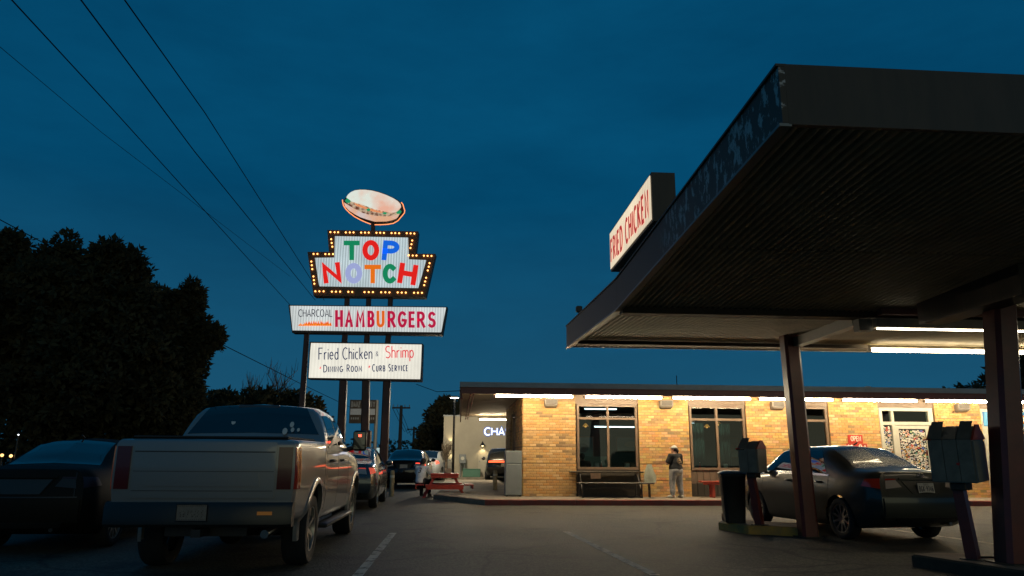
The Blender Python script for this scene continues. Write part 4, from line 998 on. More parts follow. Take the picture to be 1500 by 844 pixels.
    for cx, cz, rr in ((.42,1.58,.035),(.52,1.60,.025),(.50,1.67,.03),(.60,1.60,.02),(-.30,1.70,.03)):
        dk.add([fx(cx+rr*cos(2*pi*i/10), cz+rr*1.3*sin(2*pi*i/10)) for i in range(10)], [tuple(range(10))])
    dk.build('window_decal', mat('decal_white',(.6,.6,.55),.5), root)
    bl = MB(); bl.bbox((-.28,2.075-TXR-.03,1.885), (.28,2.075-TXR+.04,1.93), .008); bl.build('brake_light', mat('smoked_lens',(.05,.03,.03),.1,coat=1), root)
    g = MB()
    for sd_ in (1, -1): s.uvp([(7.1,5.08),(8.9,5.08),(8.9,6.0),(7.1,6.0)], sd_, .005, 8, 8, .004, g)
    g.build('windscreen', M_CGLASS, root, 50)
    add_wheels(root, *WH_TRK, [(.84,0,1),(-.84,0,-1),(.84,TWB,1),(-.84,TWB,-1)], .41)
    return root
WH_TRK = wheel_meshes(.41, .29, 6, .26)
P_TRUCK = paint('truck_silver_paint', (.235,.225,.215), .40, .34)
truck = pickup('big silver crew-cab pickup with its dark tailgate towards the viewer', (-3.5,9.55,0), R(4.2), P_TRUCK)
truck.scale = (1.0,1.0,1.045)

# ---- sport utility car by the bank
SUV = [([.14,.11,.06,.04,.08,.30,.32], [(0,.42),(.66,.42),(.80,.52),(.84,.75),(.80,1.08),(.60,1.60),(0,1.64)]),
       (.36, [(0,.32),(.76,.32),(.88,.46),(.92,.75),(.87,1.10),(.66,1.63),(0,1.68)]),
       (1.2, [(0,.28),(.78,.28),(.90,.44),(.93,.74),(.88,1.10),(.67,1.67),(0,1.72)]),
       (2.6, [(0,.28),(.78,.28),(.90,.44),(.93,.72),(.88,1.08),(.66,1.64),(0,1.69)]),
       (3.1, [(0,.28),(.78,.28),(.90,.44),(.93,.72),(.88,1.06),(.70,1.40),(0,1.45)]),
       (3.6, [(0,.28),(.78,.28),(.90,.44),(.93,.72),(.87,1.03),(.76,1.09),(0,1.14)]),
       (4.3, [(0,.30),(.74,.30),(.86,.46),(.89,.70),(.82,.94),(.70,1.0),(0,1.05)]),
       ([4.58,4.6,4.64,4.66,4.58,4.50,4.50], [(0,.34),(.62,.34),(.74,.44),(.76,.62),(.70,.84),(.60,.90),(0,.92)])]
def suv(label, loc, rz, pm, bar=True):
    s = Shell(SUV, .08, .15, .95); root = thing('parked_car', label, 'car', loc, rz)
    me = bool_cut(s.body().mesh('body', pm), [(0,.66,1.2,.34,.42),(0,-1.2,-.66,.34,.42),(2.75,.66,1.2,.34,.42),(2.75,-1.2,-.66,.34,.42)], pm)
    smooth_mesh(me, 38); put('body', me, root); X = lambda x: x-.95
    for sd_ in (1, -1):
        s.side([(X(.55),1.14),(X(1.75),1.14),(X(1.75),1.58),(X(.72),1.56)], sd_, .004, 8, 6, v0=4.0).build('rear_side_window', M_CGLASS, root, 40)
        s.side([(X(1.83),1.14),(X(3.15),1.12),(X(2.70),1.54),(X(1.83),1.58)], sd_, .004, 8, 6, v0=4.0).build('front_side_window', M_CGLASS, root, 40)
        p = s.P(*s.uv(X(3.02), 1.10), sd_); q = MB(); q.sphere(tuple(p+Vector((sd_*.14,0,.06))), .11, 10, 8, (1,.7,.8)); q.build('wing_mirror', pm, root, 60)
    s.cap([(-.58,1.14),(.58,1.14),(.50,1.56),(-.50,1.56)], .005, 10, 6, .01).build('rear_window', M_CGLASS, root, 40)
    s.cap([(-.80,.98),(.80,.98),(.79,1.06),(-.79,1.06)], .012, 16, 2, .02).build('light_bar', glow('red_light_bar',(1,.10,.03),2.2) if bar else M_LENS_R, root, 40)
    s.cap([(-.80,.50),(.80,.50),(.82,.74),(-.82,.74)], .03, 12, 4, .04).build('rear_bumper', M_TRIM, root, 40)
    plate(root, s.capP(0,.86)+Vector((0,-.02,0)), .32, .16, None, 0, None)
    add_wheels(root, *WH_SUV, [(.80,0,1),(-.80,0,-1),(.80,2.75,1),(-.80,2.75,-1)], .36)
    return root
WH_SUV = wheel_meshes(.36, .23, 7, .24)
p = gnd(724,707); suv('black sport utility car with a red light bar parked before the bank wall', (p.x+.45,p.y+1.0,0), R(3), P_BLACK)

# copies of the saloon: each its own place and paint
def car_copy(label, loc, rz, pm, glow_tail=None, skip=()):
    c = copy_tree(corolla, None, ('plate_lettering', 'emblem')+skip); c.location = loc; c.rotation_euler = (0,0,rz); c['label'] = label
    for o in all_children(c):
        remat(o, P_GREY, pm)
        remat(o, MATS['wet_car_glass'], M_CGLASS)
        if pm == P_MATTE: remat(o, M_LENS_W, M_TRIM); remat(o, M_CHROME, M_TRIM)
        if glow_tail and o.name.startswith('rear_light'): remat(o, M_LENS_R, glow_tail)
    return c
TAIL = glow('tail_glow', (1,.06,.03), 3.0); TAIL_DIM = glow('tail_glow_dim', (1,.08,.04), .35)
p = gnd(545,745)
car_copy('dark blue-grey saloon parked just beyond the nose of the silver pickup', (-4.32,19.4,0), R(5), P_BLUEGREY, TAIL_DIM)
car_copy('black saloon at the left edge, nearly lost in the dark beside the pickup', (-6.75,11.2,0), R(6), P_MATTE, mat('dark_red_lens', (.03,.006,.005), .3), ('licence_plate',))
car_copy('dark saloon waiting in the lane beyond the picnic table', (-4.35,31.0,0), R(2), P_BLACK, TAIL)
car_copy('pale saloon farther off behind the seated person', (-4.6,40.5,0), R(-8), P_WHITE, TAIL)
car_copy('dark saloon with lit tail lights far down the lane left of the red post', (-9.0,43.0,0), R(4), P_BLACK, TAIL)

# ================================================================== THE DRIVE-IN CANOPY
def fascia_mat():
    m = bpy.data.materials.new('peeling_fascia_paint'); m.use_nodes = True; n = m.node_tree; l = n.links.new; b = n.nodes['Principled BSDF']
    c = n.nodes.new('ShaderNodeTexCoord'); mpn = n.nodes.new('ShaderNodeMapping'); mpn.inputs['Scale'].default_value = (1, 4.2, 2.2); l(c.outputs['Object'], mpn.inputs[0])
    z = n.nodes.new('ShaderNodeTexNoise'); z.inputs['Scale'].default_value = 2.1; z.inputs['Detail'].default_value = 9; z.inputs['Roughness'].default_value = .72; l(mpn.outputs[0], z.inputs['Vector'])
    sp = n.nodes.new('ShaderNodeSeparateXYZ'); l(c.outputs['Object'], sp.inputs[0])
    g = n.nodes.new('ShaderNodeMapRange'); g.inputs[1].default_value = -14.6; g.inputs[2].default_value = -15.2; l(sp.outputs['Y'], g.inputs[0])   # the near stretch has weathered most
    r = n.nodes.new('ShaderNodeValToRGB'); r.color_ramp.elements[0].position = .545; r.color_ramp.elements[1].position = .57; l(z.outputs['Fac'], r.inputs[0])
    mu = n.nodes.new('ShaderNodeMath'); mu.operation = 'MULTIPLY'; l(r.outputs[0], mu.inputs[0]); l(g.outputs[0], mu.inputs[1])
    mx = n.nodes.new('ShaderNodeMix'); mx.data_type = 'RGBA'; mx.inputs[6].default_value = (.05,.035,.02,1); mx.inputs[7].default_value = (.50,.45,.40,1)
    l(mu.outputs[0], mx.inputs[0]); l(mx.outputs[2], b.inputs['Base Color']); b.inputs['Roughness'].default_value = .6
    return m
M_CFAS = fascia_mat()
M_DECK = mat('corrugated_deck_paint', (.52,.44,.30), .6, var=.25, vs_=1.3, col2=None)
M_STEELG = mat('grey_steel_paint', (.22,.22,.20), .5, var=.15, vs_=3)
M_COLRED = mat('red_column_paint', (.20,.040,.028), .32, col2=(.13,.035,.028), vs_=3.5, bump=.06, bs=10)
M_DKSTEEL = mat('dark_steel_paint', (.036,.027,.017), .6, col2=(.062,.043,.026), vs_=2.2, stretch=(3,3,.5), bump=.12, bs=3)
canopy = thing('drive_in_canopy', 'big dark drive-in canopy with corrugated underside on red columns', 'canopy', tuple(FO), FA)
CS0, CS1 = .29, 19.0
T_FAR, Z_FAR = -7.28, 3.60
T_K, Z_K = -12.3, 3.42
T_N, Z_N = -17.85, 3.66
FH = .43
def zsof(t):
    return Z_K+(Z_FAR-Z_K)*(t-T_K)/(T_FAR-T_K) if t > T_K else Z_K+(Z_N-Z_K)*(T_K-t)/(T_K-T_N)
def deck(name, t0, t1, s0, s1):
    pit = .085; n = int((s1-s0)/pit); prof = []
    for i in range(n):
        for f, h in ((0,0),(.22,.004),(.35,.042),(.65,.042),(.78,.004)): prof.append((s0+(i+f)*pit, h))
    mb = MB(); N = len(prof); vs = [(s, t0, zsof(t0)+h) for s, h in prof]+[(s, t1, zsof(t1)+h) for s, h in prof]
    mb.add(vs, [(i, i+1, N+i+1, N+i) for i in range(N-1)]); o = mb.build(name, M_DECK, canopy); return o
# decking sheets, lapped
ts = [T_FAR-.05, T_FAR-1.1, T_K+.16]
deck('deck_sheet', T_FAR-.05, T_FAR-1.16, CS0+.05, CS1); deck('deck_sheet', T_FAR-1.165, T_K+.12, CS0+.05, CS1)
deck('deck_sheet', T_K-.12, (T_K+T_N)/2+.02, CS0+.05, CS1); deck('deck_sheet', (T_K+T_N)/2, T_N+.05, CS0+.05, CS1)
tp = MB(); tp.add([(CS0+.05,T_FAR-.04,Z_FAR+FH-.05),(CS1,T_FAR-.04,Z_FAR+FH-.05),(CS1,T_K,Z_K+FH-.05),(CS0+.05,T_K,Z_K+FH-.05),(CS0+.05,T_N+.05,Z_N+FH-.05),(CS1,T_N+.05,Z_N+FH-.05)], [(0,1,2,3),(3,2,5,4)]); tp.build('roof_sheet', M_ROOF, canopy)
def beam(name, a, b, w, h, m, parent=canopy, up=0.0):   # rectangular bar whose under edge runs a -> b
    a = Vector(a); b = Vector(b); d = (b-a).normalized(); sx = d.cross(Vector((0,0,1))).normalized()*w/2; uz = Vector((0,0,h))
    mb = MB(); mb.loft([[a-sx, a+sx, a+sx+uz, a-sx+uz], [b-sx, b+sx, b+sx+uz, b-sx+uz]], True); return mb.build(name, m, parent)
fL = MB(); 
for (ta, tb) in ((T_FAR, T_K+.003), (T_K-.003, T_N)):
    fL.loft([[(CS0,t,zsof(t)-.01),(CS0+.045,t,zsof(t)-.01),(CS0+.045,t,zsof(t)+FH),(CS0,t,zsof(t)+FH)] for t in (ta, tb)], True)
fL.build('fascia', M_CFAS, canopy)
for (ta, tb) in ((T_FAR, T_K+.003), (T_K-.003, T_N)):
    beam('edge_trim', (CS0+.02,ta,zsof(ta)-.035), (CS0+.02,tb,zsof(tb)-.035), .09, .022, M_STEELG)
    beam('edge_cap', (CS0+.02,ta,zsof(ta)+FH+.002), (CS0+.02,tb,zsof(tb)+FH+.002), .075, .02, M_DKSTEEL)
x = CS0+.046
while x < CS1:
    e = min(x+3.0, CS1); f_ = MB(); f_.box((x,T_N,Z_N-.02), (e-.006,T_N+.045,Z_N+FH+.02)); f_.build('fascia', M_DKSTEEL, canopy)
    f_ = MB(); f_.box((x,T_FAR-.04,Z_FAR-.012), (e-.006,T_FAR,Z_FAR+FH)); f_.build('fascia', M_CREAM, canopy); x = e
beam('purlin', (CS0+.06,T_FAR-1.16,Z_FAR-.11), (CS1,T_FAR-1.16,Z_FAR-.11), .06, .07, M_DKSTEEL)
beam('valley_beam', (CS0+.06,T_K,Z_K-.08), (CS1,T_K,Z_K-.08), .22, .10, M_DKSTEEL)
M_PINK = mat('faded_red_steel', (.26,.12,.10), .55, var=.15)
beam('lamp_rail', (4.05,T_K-.30,Z_K-.07), (CS1,T_K-.30,Z_K-.07), .12, .09, M_PINK)
# columns, leaning a little outwards as in the photograph
def column(base, top, w, name='column'):
    base = Vector(base); top = Vector(top); mb = MB(); e = w*.16; h = w/2
    cs = [(-h+e,-h),(h-e,-h),(h,-h+e),(h,h-e),(h-e,h),(-h+e,h),(-h,h-e),(-h,-h+e)]
    q = Matrix.Rotation(FA, 3, 'Z'); loc = lambda p: (canopy_inv @ p)
    mb.loft([[loc(p+q @ Vector((a, b, 0))) for a, b in cs] for p in (base, top)], True); o = mb.build(name, M_COLRED, canopy, 30)
    fl = MB(); fl.loft([[loc(base+q @ Vector((a*1.5, b*1.5, dz))) for a, b in cs] for dz in (0, .02)], True); fl.build('base_plate', M_DKSTEEL, o); return o
canopy_inv = (Matrix.Translation(FO) @ Matrix.Rotation(FA, 4, 'Z')).inverted()
b1 = gnd(1184,787); t1 = at(1155,487,b1.y); t1.z = 3.545
c1 = column(b1, t1, .285)
b2 = at(1484,829,8.95); b2.z = .15; t2 = at(1460,380,8.95); t2 = b2+(t2-b2)*((3.42-.15)/(t2.z-b2.z))
c2 = column(b2, t2, .30)
cl_ = lambda p: canopy_inv @ Vector(p)
# slanting arm from the slim column up to the valley beam
pa = cl_(at(1157,505,b1.y)); pb = cl_(at(1268,470,b1.y-3.0))
ta_ = cl_(t1); beam('brace', (ta_.x+.1, ta_.y-.10, 3.30), (3.95, T_K+.12, 3.26), .16, .16, M_STEELG)
hg = MB(); hg.box((3.87,T_K-.05,3.16), (4.07,T_K+.11,3.335)); hg.build('bracket', M_STEELG, canopy)
tc_ = cl_(t2)
beam('column_haunch', (tc_.x-.27, tc_.y-.9, 3.17), (tc_.x-.27, tc_.y+1.0, 3.15), .34, .36, M_DKSTEEL)
def deck_light(label, s0, s1, t, z, group):
    t_ = thing('tube_light', label, 'light', tuple(LW((s0+s1)/2, t, z)), FA, group); h = (s1-s0)/2
    a = MB(); a.loft([[(-h,-.035,.05),(-h,.035,.05),(-h,.03,.10),(-h,-.03,.10)],[(h,-.035,.05),(h,.035,.05),(h,.03,.10),(h,-.03,.10)]], True); a.build('housing', M_TROUGH, t_)
    b = MB(); b.tube([(-h+.03,0,0),(h-.03,0,0)], .03, 10); b.build('tube', M_TUBE_C, t_)
    c = MB()
    for sx in (-1, 1): c.box((sx*h-.02,-.05,-.04), (sx*h+.02,.05,.044))
    c.build('end_socket', M_TROUGH, t_)
M_TUBE_C = glow('lit_canopy_tube', (1.0,.83,.54), 30)
deck_light('bright tube under the far canopy bay between the slim and the big column', 6.12, 8.62, -8.72, 3.42, 'tube lights under the canopy')
deck_light('tube under the far canopy bay right of the big column', 8.9, 11.4, -8.72, 3.42, 'tube lights under the canopy')
t_ = thing('trough_light', 'thin lit strip in a grey trough along the canopy valley beam', 'light', tuple(LW(0,T_K-.05,0)), FA)
a = MB(); a.box((4.10,-.07,3.20), (9.0,.09,3.335)); a.build('housing', M_TROUGH, t_)
b = MB(); b.tube([(4.12,-.03,3.185),(8.98,-.03,3.185)], .012, 6); b.build('tube', glow('thin_tube',(1,.85,.62),16), t_)

# FRIED CHICKEN box sign standing on the canopy edge
t_ = thing('rooftop_sign', 'lit FRIED CHICKEN box sign standing on the canopy edge', 'sign', tuple(LW(.29,-14.36,4.07)), FA)
SLN, SH_, SD_ = 2.46, .62, .30
a = MB(); a.box((.012,.0,.0), (SD_,SLN,SH_)); a.build('cabinet', M_DKSTEEL, t_)
def ribbed(a0, a1, z0, z1, pit, plane_, m, name, parent, amp=.006):
    n = max(4, int((a1-a0)/pit)); mb = MB(); prof = []
    for i in range(n):
        for f, h in ((0,0),(.3,0),(.42,1),(.88,1)): prof.append((a0+(a1-a0)*(i+f)/n, h*amp))
    prof.append((a1, 0)); N = len(prof); mb.add([plane_(x, z0, h) for x, h in prof]+[plane_(x, z1, h) for x, h in prof], [(i,i+1,N+i+1,N+i) for i in range(N-1)])
    return mb.build(name, m, parent)
def sign_face(name, col, s, rib=None, blot=.16, axis='X', pit=.1):
    """translucent ribbed face lit from inside by tubes: brighter along the tubes, duller in the ribs"""
    m = bpy.data.materials.new(name); m.use_nodes = True; n = m.node_tree; l = n.links.new; b = n.nodes['Principled BSDF']
    c = n.nodes.new('ShaderNodeTexCoord'); z = n.nodes.new('ShaderNodeTexNoise'); z.inputs['Scale'].default_value = .8; z.inputs['Detail'].default_value = 4; l(c.outputs['Object'], z.inputs['Vector'])
    mr = n.nodes.new('ShaderNodeMapRange'); mr.inputs[1].default_value = .3; mr.inputs[2].default_value = .7; mr.inputs[3].default_value = 1-blot; mr.inputs[4].default_value = 1+blot*.4; l(z.outputs['Fac'], mr.inputs[0])
    wv = n.nodes.new('ShaderNodeTexWave'); wv.wave_type = 'BANDS'; wv.bands_direction = axis; wv.inputs['Scale'].default_value = 2*pi/(pit*20); l(c.outputs['Object'], wv.inputs['Vector'])
    m2 = n.nodes.new('ShaderNodeMapRange'); m2.inputs[3].default_value = (rib or .8); m2.inputs[4].default_value = 1.06; l(wv.outputs['Fac'], m2.inputs[0])
    mu = n.nodes.new('ShaderNodeMath'); mu.operation = 'MULTIPLY'; l(mr.outputs[0], mu.inputs[0]); l(m2.outputs[0], mu.inputs[1])
    ms = n.nodes.new('ShaderNodeMath'); ms.operation = 'MULTIPLY'; ms.inputs[1].default_value = s; l(mu.outputs[0], ms.inputs[0])
    b.inputs['Base Color'].default_value = (.5,.5,.48,1); b.inputs['Emission Color'].default_value = (*col,1); l(ms.outputs[0], b.inputs['Emission Strength'])
    return m
M_FACE_W = sign_face('warm_sign_face', (1,.82,.56), .82, .90, .3, 'Y', .08)
ribbed(.03, SLN-.03, .03, SH_-.03, .05, lambda x, z, h: (.004-h, x, z), M_FACE_W, 'sign_panel', t_)
fcm = MB(); fit_text(fcm, 'FRIED CHICKEN', lambda x, y, l: (-.006-l, SLN-x, y), .10, SLN-.10, .12, .44, tw=.19, gap=.26)
fcm.build('lettering', mat('red_sign_letter',(.4,.02,.02),.4,0,(.55,.03,.02),.75), t_)
for y in (.25, 2.2):
    a = MB(); a.box((.10,y-.04,-.19), (.18,y+.04,-.001)); a.build('leg', M_DKSTEEL, t_)
t_ = thing('floodlight', 'small box fitting on the far left corner of the canopy roof', 'light fitting', tuple(LW(.35,-8.6,3.99)), FA)
a = MB(); a.bbox((-.06,-.06,.10), (.06,.06,.22), .015); a.build('lamp_head', M_DKSTEEL, t_); a = MB(); a.tube([(0,0,-.02),(0,0,.10)], .015, 6); a.build('stem', M_DKSTEEL, t_)

# ================================================================== ISLANDS, ORDER BOXES, BIN
def island(name, label, pts, h, m_top, m_side, split=None):
    pts = [Vector((p[0], p[1], 0)) for p in pts]; c = sum(pts, Vector())/len(pts)
    t_ = thing(name, label, 'kerb island', (0,0,0)); mb = MB()
    inn = [p+(c-p).normalized()*.035 for p in pts]
    mb.loft([[tuple(p) for p in pts], [(p.x,p.y,h-.02) for p in pts], [(p.x,p.y,h) for p in inn]], True); o = mb.build('concrete_slab', m_side, t_, 30)
    tpm = MB(); tpm.add([(p.x,p.y,h+.004) for p in inn], [tuple(range(len(inn)))]); tpm.build('slab_top', m_top, t_); tag(t_, kind='structure'); return t_
YA, YB, YC = gnd(1053,776), gnd(1097,783), gnd(1200,788); dv = (YA-YB).normalized()
island('kerb_island', 'yellow painted kerb island under the bin and small order box', [YA, YA+Vector((.50,.55,0)), YC+Vector((.10,.75,0)), YC, YB+Vector((.30,-.05,0)), YB], .15, M_CONC2, M_YELLOW)
p1 = gnd(1335,812,.15); p2 = gnd(1560,846,.15); d_ = (p2-p1).normalized(); nn = Vector((-d_.y, d_.x, 0)); nn = nn if nn.y > 0 else -nn
island('kerb_island', 'bare concrete island under the big column and the large order box', [p1, p2, p2+nn*1.3, p1+nn*.75+d_*.1, p1+nn*.4-d_*.05], .15, M_CONC2, mat('shaded_kerb', (.07,.055,.035), .85, var=.3, vs_=5))  # side colour darkened to carry the shade on the island's faces

bn = thing('rubbish_bin', 'tall black rubbish bin on the yellow island', 'bin', tuple(gnd(1076,765,.154)), R(-8))
a = MB(); q = [(-1,-1),(1,-1),(1,1),(-1,1)]
def rr(w, d, z, e=.05): return [(x, y, z) for x, y in ((-w+e,-d),(w-e,-d),(w,-d+e),(w,d-e),(w-e,d),(-w+e,d),(-w,d-e),(-w,-d+e))]
a.loft([rr(.175,.20,0), rr(.18,.205,.04), rr(.215,.24,.80), rr(.225,.25,.82), rr(.225,.25,.86)], True); a.build('body', mat('black_plastic',(.014,.014,.013),.42,var=.2,vs_=5), bn, 40)
a = MB(); a.loft([rr(.235,.265,.862), rr(.24,.27,.885), rr(.20,.22,.925), rr(.10,.12,.94)], True); a.build('lid', MATS['black_plastic'], bn, 40)
for sx in (-.19,.15):
    a = MB(); a.lathe([(.001,-.02),(.07,-.02),(.07,.02),(.001,.02)], 16, 'y', (0,0,0)); o = a.build('wheel', M_TYRE, bn, 40); o.location = (sx+.02,.23,.07); o.rotation_euler = (0,0,pi/2)
a = MB(); a.tube([(-.18,.27,.86),(-.18,.31,.88),(.18,.31,.88),(.18,.27,.86)], .014, 6); a.build('handle', MATS['black_plastic'], bn, 60)

M_BOXG = mat('menu_board_grey', (.24,.22,.17), .55, var=.25, vs_=5)
M_BOXD = mat('menu_flap_grey', (.14,.14,.12), .4, var=.2)
M_BOXR = mat('menu_end_red', (.42,.06,.035), .45, var=.15)
def order_box(label, base, rz, w, h, post_h, lean, flaps=3):
    t_ = thing('order_box', label, 'order box', tuple(base), rz); pz = post_h
    a = MB(); a.loft([[(x*.065,y*.065,0) for x, y in q], [(x*.06+lean*2.2,y*.06,pz) for x, y in q]], True); a.build('post', M_COLRED, t_)
    a = MB(); a.loft([[(x*.12,y*.10,0) for x, y in q], [(x*.12,y*.10,.012) for x, y in q]], True); a.build('base_plate', M_DKSTEEL, t_)
    b0 = pz-.02; d = .18
    # back casing in gabled section, front boards proud of it
    sec = [(-d,b0),(d,b0+.03),(d*1.15,b0+h*.78),(d*.25,b0+h),(-d*.25,b0+h),(-d*1.15,b0+h*.76)]
    a = MB(); a.loft([[(lean-w/2+.02,y,z) for y, z in sec], [(lean+w/2-.02,y,z) for y, z in sec]], True); a.build('casing', M_BOXD, t_)
    n = flaps
    for i in range(n):
        x0 = lean-w/2+.015+i*(w-.03)/n; x1 = x0+(w-.03)/n-.008
        f_ = MB(); f_.loft([[(x0,-d-.012,b0+.015),(x1,-d-.012,b0+.015),(x1,-d-.002,b0+.015),(x0,-d-.002,b0+.015)], [(x0,-d*1.15-.014,b0+h*.755),(x1,-d*1.15-.014,b0+h*.755),(x1,-d*1.15-.003,b0+h*.755),(x0,-d*1.15-.003,b0+h*.755)]], True); f_.build('menu_board', M_BOXG, t_)
        up = .06 if i % 2 == 0 else .0
        f_ = MB(); f_.loft([[(x0,-d*1.2-.012,b0+h*.765),(x1,-d*1.2-.012,b0+h*.765),(x1,-d*1.2-.002,b0+h*.775),(x0,-d*1.2-.002,b0+h*.775)], [(x0+.01,-d*.28,b0+h*1.0+up),(x1-.01,-d*.28,b0+h*1.0+up),(x1-.01,-d*.2,b0+h*1.01+up),(x0+.01,-d*.2,b0+h*1.01+up)]], True); f_.build('roof_flap', M_BOXD, t_)
    for sx in (-1, 1):
        x0 = lean+sx*(w/2-.018); x1 = lean+sx*(w/2+.004)
        f_ = MB(); pts = [(x0,-d*1.25,b0+h*.75),(x0,d*1.25,b0+h*.77),(x0,d*.25,b0+h*1.03),(x0,-d*.25,b0+h*1.03)]; f_.prism(pts, (x1-x0,0,0)); f_.build('end_gable', M_BOXR, t_)
        f_ = MB(); pts = [(x0,-d*.98,b0+.01),(x0,d*.98,b0+.03),(x0,d*1.1,b0+h*.745),(x0,-d*1.1,b0+h*.735)]; f_.prism(pts, ((x1-x0)*.8,0,0)); f_.build('end_panel', M_STEELG, t_)
    f_ = MB(); f_.bbox((lean-.09,-.13,b0-.09), (lean+.09,.10,b0-.001), .01); f_.build('junction_box', M_DKSTEEL, t_)
    f_ = MB(); f_.tube([(lean-w/2-.03,-d*1.25,b0+h*.76),(lean-w/2+.05,-d*1.25,b0+h*.76)], .012, 6); f_.build('flap_rod', M_STEELG if False else M_BOXR, t_)
    return t_
ob1 = order_box('small order box with red gable ends on a red post beside the bin', gnd(1113,769,.154), R(-42), .37, .56, .93, -.05, 2)
rd = MB(); rd.tube([(-.26,-.21,1.325),(-.10,-.22,1.325)], .016, 8); rd.build('handle', M_CHROME, ob1)
bb = at(1426,818,9.25); bb.z = .154
ob2 = order_box('large grey order box with three flaps and red gables by the big column', bb, R(-50), .52, .68, .92, -.03, 3)
st_ = MB()
st_.col = (.6,.03,.015); st_.add([(.035+.02*cos(2*pi*i/10),-.205,1.13+.025*sin(2*pi*i/10)) for i in range(10)], [tuple(range(10))]); st_.add([(.14,-.212,1.33),(.165,-.212,1.33),(.18,-.212,1.41),(.155,-.212,1.41)], [(0,1,2,3)]); st_.add([(-.31,-.212,1.22),(-.29,-.212,1.22),(-.29,-.212,1.29),(-.31,-.212,1.29)], [(0,1,2,3)])
st_.build('red_sticker', TONE_PRINT, ob2)
t_ = thing('cable_conduit', 'black cable looping from the order box post to the big column', 'cable', (0,0,0))
a = MB(); p0 = bb+Vector((.06,0,.03)); pts = [p0, p0+Vector((.12,-.02,.0)), p0+Vector((.22,-.02,.0)), p0+Vector((.30,-.0,.05)), p0+Vector((.325,.0,.16)), p0+Vector((.325,.0,.40)), p0+Vector((.30,.0,.95))]; a.tube(pts, .014, 8); a.build('cable', M_TRIM, t_, 60)
t_ = thing('newspaper_box', 'white poster box with a bright picture on the pavement by the last pier', 'box', tuple(LW(14.75,-.75,.15)), FA)
a = MB(); a.bbox((-.22,0,.0), (.24,.35,.30), .01); a.build('base', M_BOXR, t_); a = MB(); a.bbox((-.22,.02,.302), (.24,.33,.92), .01); a.build('body', M_CREAM, t_)
a = MB(); a.col = (.16,.42,.42); a.quad((-.19,.015,.34),(.21,.015,.34),(.21,.015,.88),(-.19,.015,.88)); a.col = (.6,.12,.05); a.add([(-.05,.0135,.55),(.16,.0135,.48),(.20,.0135,.74),(.0,.0135,.82)], [(0,1,2,3)]); a.col = WHT; a.add([(.05+.06*cos(2*pi*i/12),.012,.63+.07*sin(2*pi*i/12)) for i in range(12)], [tuple(range(12))]); a.build('poster_print', TONE_PRINT, t_)

# ================================================================== THE PYLON SIGN
PY = 26.0
ps = thing('pylon_sign', 'tall neon drive-in sign with a bun on top, NOTCH marquee and two lit boards', 'sign', (0,0,0))
M_PYL = mat('sign_cabinet_brown', (.055,.034,.022), .55, var=.2, vs_=4)
M_PYPOST = mat('sign_post_brown', (.085,.035,.026), .5, var=.2, vs_=4)
def crop1(x, y): return (410+x/4.22, 260+y/4.22)
def crop2(x, y): return (410+x/4.22, 430+y/4.22)
def pp(px, py, off=0.0): return at(px, py, PY-off)
def cabinet(poly, name, d=.42, lip=.03):
    pts = [pp(x, y) for x, y in poly]; mb = MB(); mb.prism(pts, (0,d,0)); return mb.build(name, M_PYL, ps)
def face(poly, name, parent, m, off=.02, pit=.10):
    """ribbed translucent face of any outline, cut into vertical ribs"""
    xs = [p[0] for p in poly]; x0, x1 = min(xs), max(xs); step = pit/.0253/4; n = int((x1-x0)/step)+1; mb = MB()
    def span(x):
        ys = []
        for (ax, ay), (bx, by) in zip(poly, poly[1:]+poly[:1]):
            if (ax <= x < bx) or (bx <= x < ax): ys.append(ay+(by-ay)*(x-ax)/(bx-ax))
        ys.sort(); return ys
    prev = None
    for i in range(n+1):
        x = min(max(x0+.02+(x1-x0-.04)*i/n, x0), x1); ys = span(x); h = off+(.012 if (i % 4) in (1,2) else 0)
        cur = [(pp(x, ys[0], h), pp(x, ys[-1], h))] if len(ys) >= 2 else None
        if prev and cur: mb.add([prev[0][0], cur[0][0], cur[0][1], prev[0][1]], [(0,1,2,3)])
        prev = cur
    return mb.build(name, m, parent)
M_FACE1 = sign_face('blue_white_sign_face', (.70,.84,.88), .72, .62, .22, 'X', .10)
M_FACE2 = sign_face('white_sign_face', (.80,.84,.82), .80, .70, .22, 'X', .10)
M_FACE3 = sign_face('cream_sign_face', (.92,.87,.74), .90, .93, .14, 'X', .12)
